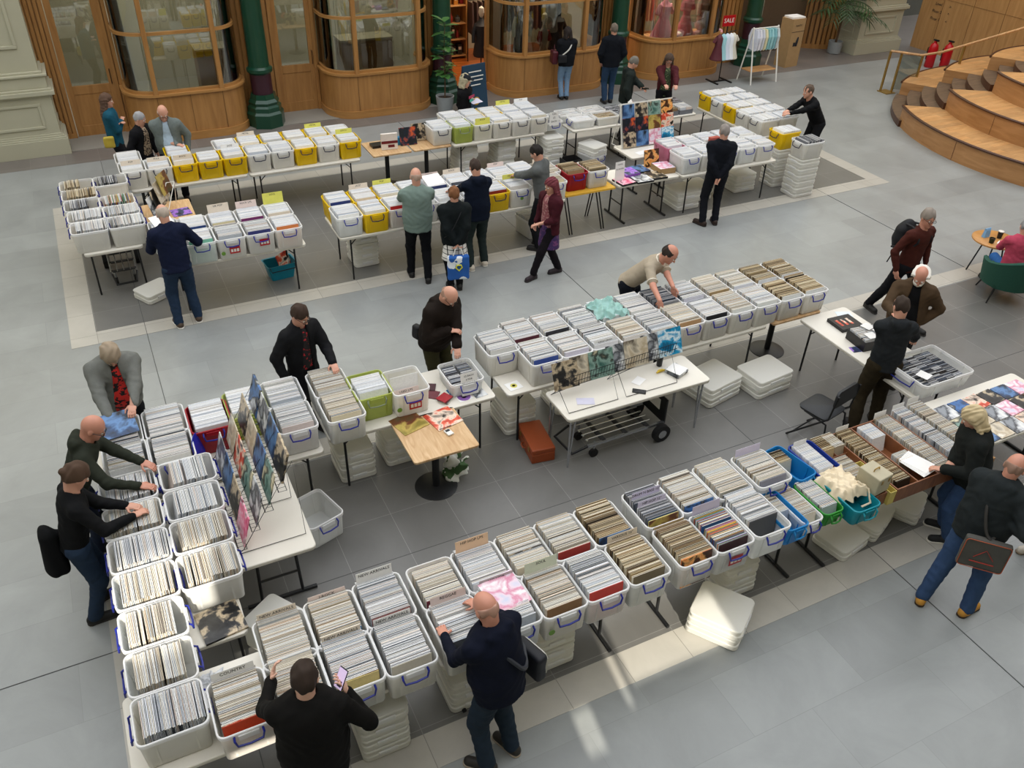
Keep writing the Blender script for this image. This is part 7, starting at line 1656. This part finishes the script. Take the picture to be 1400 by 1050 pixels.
sign(8.08, 14.22, TZ + .12, .2, .26, ['CDs', '£2', 'EACH'], 'white price sheet hanging on the clear tub between the two tables', 2, 0, .05)
copy_tree(proto('cd'), (8.13, 14.50, TZ + .001), 0, 'clear tub with a hanging white price sheet between the two tables'); cds(8.13, 14.5, TZ + .02, 0, .28, .4, 2, 26, pal='dark')
# pedestal tables far centre
t = thing('upright_book', 'white book with a dark red band standing upright on the pedestal table', 'book', (4.82, 14.5, TZ), -.1); mb = MB(); mb.box(0, 0, .15, .3, .05, .29); mb.build('page_block', mat('book_white', '#e4dcd6', .5), t); mb = MB(); mb.box(0, -.026, .14, .3, .003, .05); mb.build('red_band', mat('band_red', '#6e2026', .5), t); mb = MB(); mb.box(.03, -.026, .07, .12, .003, .05); mb.build('red_lettering', mat('band_red', '#6e2026'), t)
t = thing('black_box', 'flat black box behind the upright white book', 'box', (4.66, 14.72, TZ)); mb = MB(); mb.span((-.12, -.1, 0), (.12, .1, .05)); mb.build('box_shell', mat('box_black', '#121113'), t, bevel=.003)
mb = MB(); mb.box(0, 0, .07, .1, .08, .14); tag(mb.build('blue_carton', mat('blue_card', '#2f86b8', .5), loc=(5.05, 14.68, TZ)), 'small blue carton between the upright book and the dark album', 'box')
cover(5.22, 14.6, .90, 14, 'dark album leaning near the middle of the pedestal tables', -.05, tilt=70, s=.32); cover(5.50, 14.74, .90, 2, 'dark pictured box set standing next to the first pale tub', 0, tilt=80, s=.31, t=.03)
# far left wooden table
cover(.95, 13.15, .745, 11, 'purple and orange picture record lying on the far-left wooden table', .1, s=.28)
t = thing('white_record_stand', 'white wire stand with leaning sleeves on the far-left wooden table', 'rack', (.62, 13.25, TZ)); mb = MB()
for s in (0, .12): wire(mb, [(-.02 + s, -.25, 0), (.22 + s, .1, .42), (.2 + s, .3, 0)], .006); 
wire(mb, [(-.02, -.25, .0), (.1, -.25, .0)], .006); wire(mb, [(.22, .1, .42), (.34, .1, .42)], .006); mb.build('stand_wire', M_white, t)
for i, (k, n_) in enumerate([(9, 'pale grey'), (2, 'dark portrait'), (4, 'peach'), (12, 'yellow and black')]):
    mb = MB(); Mz = Matrix.Rotation(R_(58), 3, 'Z') @ Matrix.Rotation(R_(75), 3, 'X'); mb.box(0, 0, 0, .315, .315, .006, M=Mz); tag(mb.build('album_cover', mat_cover(k), loc=(.60 + .07 * i, 13.12 + .07 * i, .93 + .08 * i)), '%s sleeve leaning in the white wire stand, edge-on' % n_, 'record')
paper(.60, 11.98 + .12, 1.10, .28, .28, 'fanned white sleeve on the tub before the navy-jacket man', .3, tilt=20); paper(4.7, 12.03, 1.1, .3, .3, 'top sheet of the fanned white stack in the far row', .1, tilt=18)
# armchair and coffee table
t = thing('armchair', 'dark green upholstered tub armchair on slim black legs', 'armchair', (12.08, 6.92, 0), R_(-36)); Mg = mat('green_upholstery', '#1f4c3f', .85, .12, 40, bump=.15)
mb = MB(); mb.ring([[(a, b, .24) for a, b in rrect(.56, .56, .1)], [(a, b, .28) for a, b in rrect(.62, .62, .12)], [(a, b, .42) for a, b in rrect(.62, .62, .12)], [(a, b, .45) for a, b in rrect(.56, .56, .1)]]); mb.build('seat', Mg, t, True)
n = 22; lo_, = [[]]; A1, B1, C1, D1 = [], [], [], []
for i in range(n + 1):
    a = R_(168 + 204 * i / n); zt = .78 - .16 * abs(math.cos(a)) ** 1.5; 
    lo_.append([(.33 * math.cos(a), .33 * math.sin(a) * 1.0, .25), (.38 * math.cos(a), .38 * math.sin(a), .26), (.43 * math.cos(a), .44 * math.sin(a), zt - .02), (.40 * math.cos(a), .41 * math.sin(a), zt), (.36 * math.cos(a), .36 * math.sin(a), zt - .02), (.32 * math.cos(a), .32 * math.sin(a), .4)])
mb = MB(); mb.ring(lo_); mb.build('wraparound_back', Mg, t, True)
for sx in (-1, 1):
    for sy in (-1, 1): mb = MB(); mb.tube([(sx * .22, sy * .22, .26), (sx * .29, sy * .29, 0)], [.018, .011], 8); mb.build('leg', M_black, t, True)
t = thing('coffee_table', 'round oak coffee table with black legs beside the armchair', 'table', (12.55, 7.62, 0)); mb = MB(); mb.lathe([(.33, .53), (.35, .54), (.35, .56), (.33, .57)], n=40); mb.build('tabletop', mat_wood('coffee_oak', '#c58f4e', '#a8733a', .4), t, True)
for k in range(3): a = R_(90 + 120 * k + 60); mb = MB(); mb.tube([(.16 * math.cos(a), .16 * math.sin(a), .53), (.28 * math.cos(a), .28 * math.sin(a), 0)], .012, 8); mb.build('leg', M_black, t, True)
mug(12.35, 7.55, .572, 'dark green cup on the round coffee table', '#1d2a1c', .045, .08, 'tea_cup'); mug(12.62, 7.62, .572, 'black takeaway cup with a white lid on the round coffee table', '#1b1b1d', .042, .11, 'takeaway_cup', '#e8e4dc')
mb = MB(); mb.ring([[(-.06, -.03, 0), (.06, -.03, 0), (.06, .03, 0), (-.06, .03, 0)], [(-.05, -.02, .12), (.05, -.02, .12), (.05, .02, .12), (-.05, .02, .12)], [(-.06, -.006, .15), (.06, -.006, .15), (.06, .006, .15), (-.06, .006, .15)]]); tag(mb.build('snack_packet', mat('packet_blue', '#7fb0dc', .3), loc=(12.45, 7.74, .572)), 'blue and white snack packet on the round coffee table', 'packet')
paper(12.5, 7.48, .573, .14, .1, 'white napkin on the round coffee table', .4, name='napkin')
# ---------------------------------------------------------------- things people carry
for a_, m in LATE: build_crumple(crumple(*a_, seed=len(a_[1])), m)
def sdf_thing(name, label, cat, loc, f_, lo, hi, h, m, part='shell'):
    t = thing(name, label, cat, tuple(loc)); sdf_mesh([(f_, lo, hi, h)], part, m, t, tuple(loc)); return t
def strap(p, pts, m, name='strap', r=.012, parent=None):
    mb = MB(); base = Vector(parent.location) if parent else Vector()
    P_ = [Vector(q) - base for q in pts]
    # smooth the path
    for _ in range(2):
        Q = [P_[0]]
        for i in range(len(P_) - 1): Q += [P_[i] * .75 + P_[i + 1] * .25, P_[i] * .25 + P_[i + 1] * .75]
        Q.append(P_[-1]); P_ = Q
    mb.tube(P_, r, 6); return mb.build(name, m, parent, True)
Mbk = mat('black_nylon', '#14151a', .7, .15, 30, bump=.2)
# backpack on the walking man
p = PP[20]; c = p['chest'] - p['fwd'] * .24 - p['sd'] * .06
t = sdf_thing('backpack', 'black backpack worn by the walking man in the maroon jumper', 'bag', c, lambda P: ell(P, c, (p['fwd'], p['lat'], p['sd']), (.13, .17, .25)) + .004 * np.sin(40 * P[:, 2]), *bb([c], .3), .014, Mbk)
for s in (-1, 1): strap(p, [c + p['sd'] * .2 + p['lat'] * .07 * s, p['neck'] + p['lat'] * .11 * s + p['sd'] * .01, p['chest'] + p['fwd'] * .16 + p['lat'] * .12 * s, c + p['lat'] * .17 * s - p['sd'] * .15], Mbk, parent=t, r=.015)
strap(p, [c - p['sd'] * .2 + p['lat'] * .05, c - p['sd'] * .3 - p['fwd'] * .06, c - p['sd'] * .5 - p['fwd'] * .1], Mbk, 'loose_strap', .009, t)
# messenger bag, near bald man
p = PP[29]; c = p['pel'] - p['l'] * .30 - p['f'] * .02 + V((0, 0, .02))
def box_bag(c, ax, r, k=.03):
    def f_(P):
        q = np.abs((P - nv(c)) @ np.stack([nv(a) for a in ax], 1)) - (nv(r) - k); return np.sqrt((np.maximum(q, 0) ** 2).sum(1)) + np.minimum(q.max(1), 0) - k + .003 * np.sin(30 * P[:, 2] + 20 * P[:, 0])
    return f_
t = sdf_thing('messenger_bag', 'black messenger bag with white piping at the near bald man\'s hip', 'bag', c, box_bag(c, (p['f'], p['l'], V((0, 0, 1))), (.14, .05, .135)), *bb([c], .25), .01, mat('bag_navy', '#15171f', .6, .15, 30))
mb = MB(); q = [(a, b) for a, b in rrect(.26, .24, .05)]; mb.tube([p['f'] * a - p['l'] * .052 + V((0, 0, b)) for a, b in q], .004, 5, closed=True); mb.build('white_piping', M_white, t, True)
mb = MB(); mb.tube([p['f'] * a + p['l'] * .0 - p['l'] * .057 + V((0, 0, b)) for a, b in [(.02, -.05), (.06, -.02), (.1, -.06), (.05, -.09)]], .012, 5, closed=True); mb.build('white_emblem', M_white, t, True)
strap(p, [c + V((0, 0, .12)) + p['f'] * .08, p['waist'] - p['fwd'] * .20 - p['lat'] * .12, p['chest'] - p['fwd'] * .185 + p['lat'] * .02, p['neck'] + p['lat'] * .12 - p['fwd'] * .04, p['chest'] + p['fwd'] * .2 + p['lat'] * .08, p['waist'] + p['fwd'] * .2 - p['lat'] * .1, c + V((0, 0, .12)) + p['f'] * .10], mat('strap_grey', '#2c3039', .6), parent=t, r=.017)
# satchel, mustard-shoe man
p = PP[31]; c = p['pel'] - p['f'] * .20 - p['l'] * .16 + V((0, 0, -.03)); ax = ((p['f'] * .5 - p['l'] * .86).normalized(), (p['f'] * -.86 - p['l'] * .5).normalized(), V((0, 0, 1)))
t = sdf_thing('record_satchel', 'grey square shoulder bag with a red triangle emblem and orange piping', 'bag', c, box_bag(c, ax, (.19, .035, .165), .02), *bb([c], .29), .01, mat('bag_grey', '#4d4c48', .7, .12, 30))
mb = MB(); mb.tube([ax[0] * a + ax[1] * .037 + V((0, 0, b)) for a, b in rrect(.365, .315, .03)], .004, 5, closed=True); mb.build('orange_piping', mat('piping_orange', '#a5502e', .6), t, True)
mb = MB(); mb.tube([ax[0] * a + ax[1] * .041 + V((0, 0, b)) for a, b in [(-.08, -.03), (0, .07), (.08, -.03)]], .004, 5); mb.tube([ax[0] * a + ax[1] * .041 + V((0, 0, -.08)) for a in (-.1, .1)], .006, 5); mb.build('red_emblem', mat('emblem_red', '#a83a30', .6), t)
strap(p, [c + V((0, 0, .17)), p['waist'] - p['fwd'] * .22 - p['lat'] * .1, p['chest'] - p['fwd'] * .2, p['neck'] + p['lat'] * .1, p['chest'] + p['fwd'] * .2 + p['lat'] * .02, p['waist'] + p['fwd'] * .2 - p['lat'] * .15, c + V((0, 0, .15))], mat('strap_dark', '#33312f', .7), parent=t, r=.014)
# carrier bag behind the checked skirt
p = PP[13]; c = p['hands'][0][0] - V((0, 0, .34)) - p['f'] * .05
t = sdf_thing('carrier_bag', 'blue and white carrier bag with a yellow emblem hanging from clasped hands', 'bag', c, box_bag(c, (p['l'], p['f'], V((0, 0, 1))), (.16, .05, .19), .03), *bb([c], .25), .01, printed_shirt('blue_white_bag', '#e6ebf2', '#1c58a8', 4, .46))
for s in (-1, 1): mb = MB(); mb.tube([p['l'] * (s * .08) + V((0, 0, .17)), p['l'] * (s * .05) + V((0, 0, .27)), V((0, 0, .345)) + p['f'] * .04], .008, 6); mb.build('bag_handle', M_white, t, True)
mb = MB(); mb.tube([-p['f'] * .054 + p['l'] * a + V((0, 0, b)) for a, b in [(0, -.03), (.045, .02), (.03, .06), (-.03, .06), (-.045, .02)]], .012, 5, closed=True); mb.build('yellow_emblem', mat('emblem_yellow', '#d8d23a', .5), t, True)
strap(p, [p['neck'] + p['lat'] * -.12 - p['fwd'] * .06, p['chest'] - p['fwd'] * .2, p['waist'] - p['fwd'] * .2 + p['lat'] * .12, p['pel'] + p['lat'] * .2], Mbk, 'coat_strap', .006, p['t'])
# red handbag and crossbody at the shop window
p = PP[6]; c = p['pel'] + p['l'] * .30 + V((0, 0, .12)) + p['f'] * .02
t = sdf_thing('handbag', 'dark red handbag on the arm of the person at the dark shop window', 'bag', c, box_bag(c, (p['f'], p['l'], V((0, 0, 1))), (.13, .07, .15), .04), *bb([c], .2), .012, mat('handbag_red', '#4a1520', .45))
mb = MB(); mb.tube([V((0, 0, .14)) + p['f'] * .07, V((0, 0, .28)), V((0, 0, .14)) - p['f'] * .07], .008, 6); mb.build('bag_handle', mat('handbag_red', '#4a1520'), t, True)
c = p['pel'] + p['l'] * .15 - p['f'] * .17 + V((0, 0, .12)); t = sdf_thing('crossbody_bag', 'small black crossbody bag with a white patterned strap', 'bag', c, box_bag(c, (p['l'], p['f'], V((0, 0, 1))), (.10, .04, .09), .02), *bb([c], .15), .012, Mbk)
strap(p, [c + V((0, 0, .08)), p['chest'] - p['fwd'] * .19 - p['lat'] * .03, p['neck'] - p['lat'] * .13], mat('white_strap', '#c9c7c0', .6), parent=t, r=.016)
# jacket tied at the waist, person with the bun
p = PP[27]; c = p['pel'] - p['f'] * .18 + p['l'] * .08 - V((0, 0, .06))
t = sdf_thing('tied_jacket', 'black jacket hanging from the waist of the person with the bun', 'clothing', c, lambda P: sm(cap(P, c + V((0, 0, .18)), c - V((0, 0, .18)), .07, .10, p['l'], .7), cap(P, p['pel'] + p['f'] * .1 + V((0, 0, .12)), c + V((0, 0, .16)), .03, .05), .04) + .008 * np.sin(40 * P[:, 0] + 30 * P[:, 1]), *bb([c], .36), .012, cloth('cloth_black2', '#0f1012'), 'cloth_body')
# bag at far left person
p = PP[1]; c = p['pel'] - p['f'] * .10 + p['l'] * -.22 + V((0, 0, .02)); t = sdf_thing('handbag', 'mustard yellow bag at the side of the person in the teal jacket', 'bag', c, box_bag(c, (p['f'], p['l'], V((0, 0, 1))), (.09, .04, .10), .03), *bb([c], .2), .014, mat('mustard_bag', '#b8a13a', .6))
# side bag, brown hooded man
p = PP[18]; c = p['pel'] - p['f'] * .12 - p['l'] * .17 + V((0, 0, .1)); t = sdf_thing('shoulder_bag', 'black bag at the back of the bald man looking into the CD tub', 'bag', c, box_bag(c, (p['f'], p['l'], V((0, 0, 1))), (.06, .045, .09), .03), *bb([c], .2), .012, Mbk)
# phones and sheets
p = PP[28]; h = p['hands'][1]; pc = h[0] + h[1] * .06 - V((0, 0, -.02))
fw = Vector((0, 0, CAM_H)) - pc; fw = (p['base'] + V((0, 0, 1.66)) - pc).normalized(); yy = V((0, 0, 1)); yy = (yy - fw * yy.dot(fw)).normalized(); xx = yy.cross(fw); M3 = Matrix((xx, yy, fw)).transposed()
phone(*pc, 'lit mobile phone held up by the man in the black sweatshirt', on=True, M3=M3)
p = PP[8]; h = p['hands'][0]; pc = h[0] + h[1] * .06 + V((0, 0, .025)); phone(*pc, 'dark phone in the hand of the man at the CD table', rz=R_(60))
p = PP[20]; h = p['hands'][0]; pc = h[0] + h[1] * .03; paper(*(pc), .09, .15, 'folded lilac leaflet in the hand of the walking man', .5, mat('lilac_paper', '#cfcde0'), 'leaflet', 60)
p = PP[5]; h = p['hands'][0]; pc = h[0] + h[1] * .08 + V((0, 0, .03)); paper(*pc, .26, .18, 'pale sheet held by the person in the black hoodie', .3, lil, 'held_sheet', 10)
t = thing('hoodie_print', 'x', 'x') if False else None
p = PP[5]; c = p['chest'] + p['fwd'] * .155; mb = MB(); ax = (p['lat'], p['sd'])
for k, (w_, z, m_) in enumerate([(.20, .03, 'magenta_print'), (.13, -.04, 'teal_print')]):
    mb = MB(); pts = [(-w_ / 2, z - .025), (w_ / 2, z - .025), (w_ / 2, z + .025), (-w_ / 2, z + .025)]
    q1 = [c + ax[0] * a + ax[1] * b - p['base'] for a, b in pts]; q2 = [v + p['fwd'] * .006 for v in q1]; mb.ring([q1, q2]); mb.build('hoodie_print', mat(m_, '#a83a5a' if k == 0 else '#4fb0a0', .7), p['t'])

# white collar, placket and sleeve bands of the polo shirt
p = PP[19]; Mw_ = cloth('cloth_white_trim', '#ece4d6'); b_ = p['base']
def trim(name, pts, r, closed=False): mb = MB(); mb.tube([q - b_ for q in pts], r, 6, closed=closed); mb.build(name, Mw_, p['t'], True)
nk_ = p['neck'] + p['sd'] * .012
trim('collar', [nk_ + p['fwd'] * (.078 * math.cos(a_)) + p['lat'] * (.080 * math.sin(a_)) + p['sd'] * (.01 * -math.cos(a_)) for a_ in [2 * PI * k / 16 for k in range(16)]], .013, True)
trim('placket', [nk_ + p['fwd'] * .085, nk_ + p['fwd'] * .115 - p['sd'] * .10], .010)
for sg_, sh_, el_, wr_2 in p['arms']:
    d_ = (el_ - sh_).normalized(); c_ = sh_ + (el_ - sh_) * .74; a1 = d_.orthogonal().normalized(); a2 = d_.cross(a1)
    trim('sleeve_band', [c_ + a1 * (.066 * math.cos(k)) + a2 * (.066 * math.sin(k)) for k in [2 * PI * i / 14 for i in range(14)]], .008, True)
for mb_, nm_, lb_, ct_, m_ in ((stuff_rec, 'vinyl_records', 'rows of LP sleeves packed in the farther tubs', 'records', A_rec), (stuff_cd, 'compact_discs', 'rows of CD cases on the far tables and tubs', 'CDs', M_cd), (stuff_sg, 'single_records', 'singles in the smaller crates and row ends', 'records', M_cd)):
    o = mb_.build(nm_, m_); o['kind'] = 'stuff'; o['label'] = lb_; o['category'] = ct_
for k in PROTO.values():
    for c in list(k.children): bpy.data.objects.remove(c)
    bpy.data.objects.remove(k)
# ---------------------------------------------------------------- light
w = bpy.data.worlds.new('hall_daylight'); bpy.context.scene.world = w; w.use_nodes = True
N, L = w.node_tree.nodes, w.node_tree.links
bg = N['Background']; tc = N.new('ShaderNodeTexCoord'); sx = N.new('ShaderNodeSeparateXYZ'); L.new(tc.outputs['Generated'], sx.inputs[0])
cr = N.new('ShaderNodeValToRGB'); e = cr.color_ramp.elements
e[0].position = .0; e[0].color = (.12, .11, .10, 1); e[1].position = 1; e[1].color = (1.0, 1.02, 1.05, 1)
k = e.new(.42); k.color = (.50, .485, .46, 1); k = e.new(.7); k.color = (.95, .97, 1.0, 1)
L.new(sx.outputs['Z'], cr.inputs[0]); L.new(cr.outputs[0], bg.inputs['Color']); bg.inputs['Strength'].default_value = 2.0
s = bpy.data.lights.new('sun', 'SUN'); s.energy = 8; s.angle = R_(.6); s.color = (1, .93, .80)
o = bpy.data.objects.new('sun', s); COL.objects.link(o); o.rotation_euler = SUN.to_track_quat('-Z', 'Y').to_euler()
sc = bpy.context.scene
sc.view_settings.view_transform = 'Standard'; sc.view_settings.look = 'None'; sc.view_settings.gamma = 1
sc.view_settings.exposure = 0.0; sc.view_settings.use_curve_mapping = False
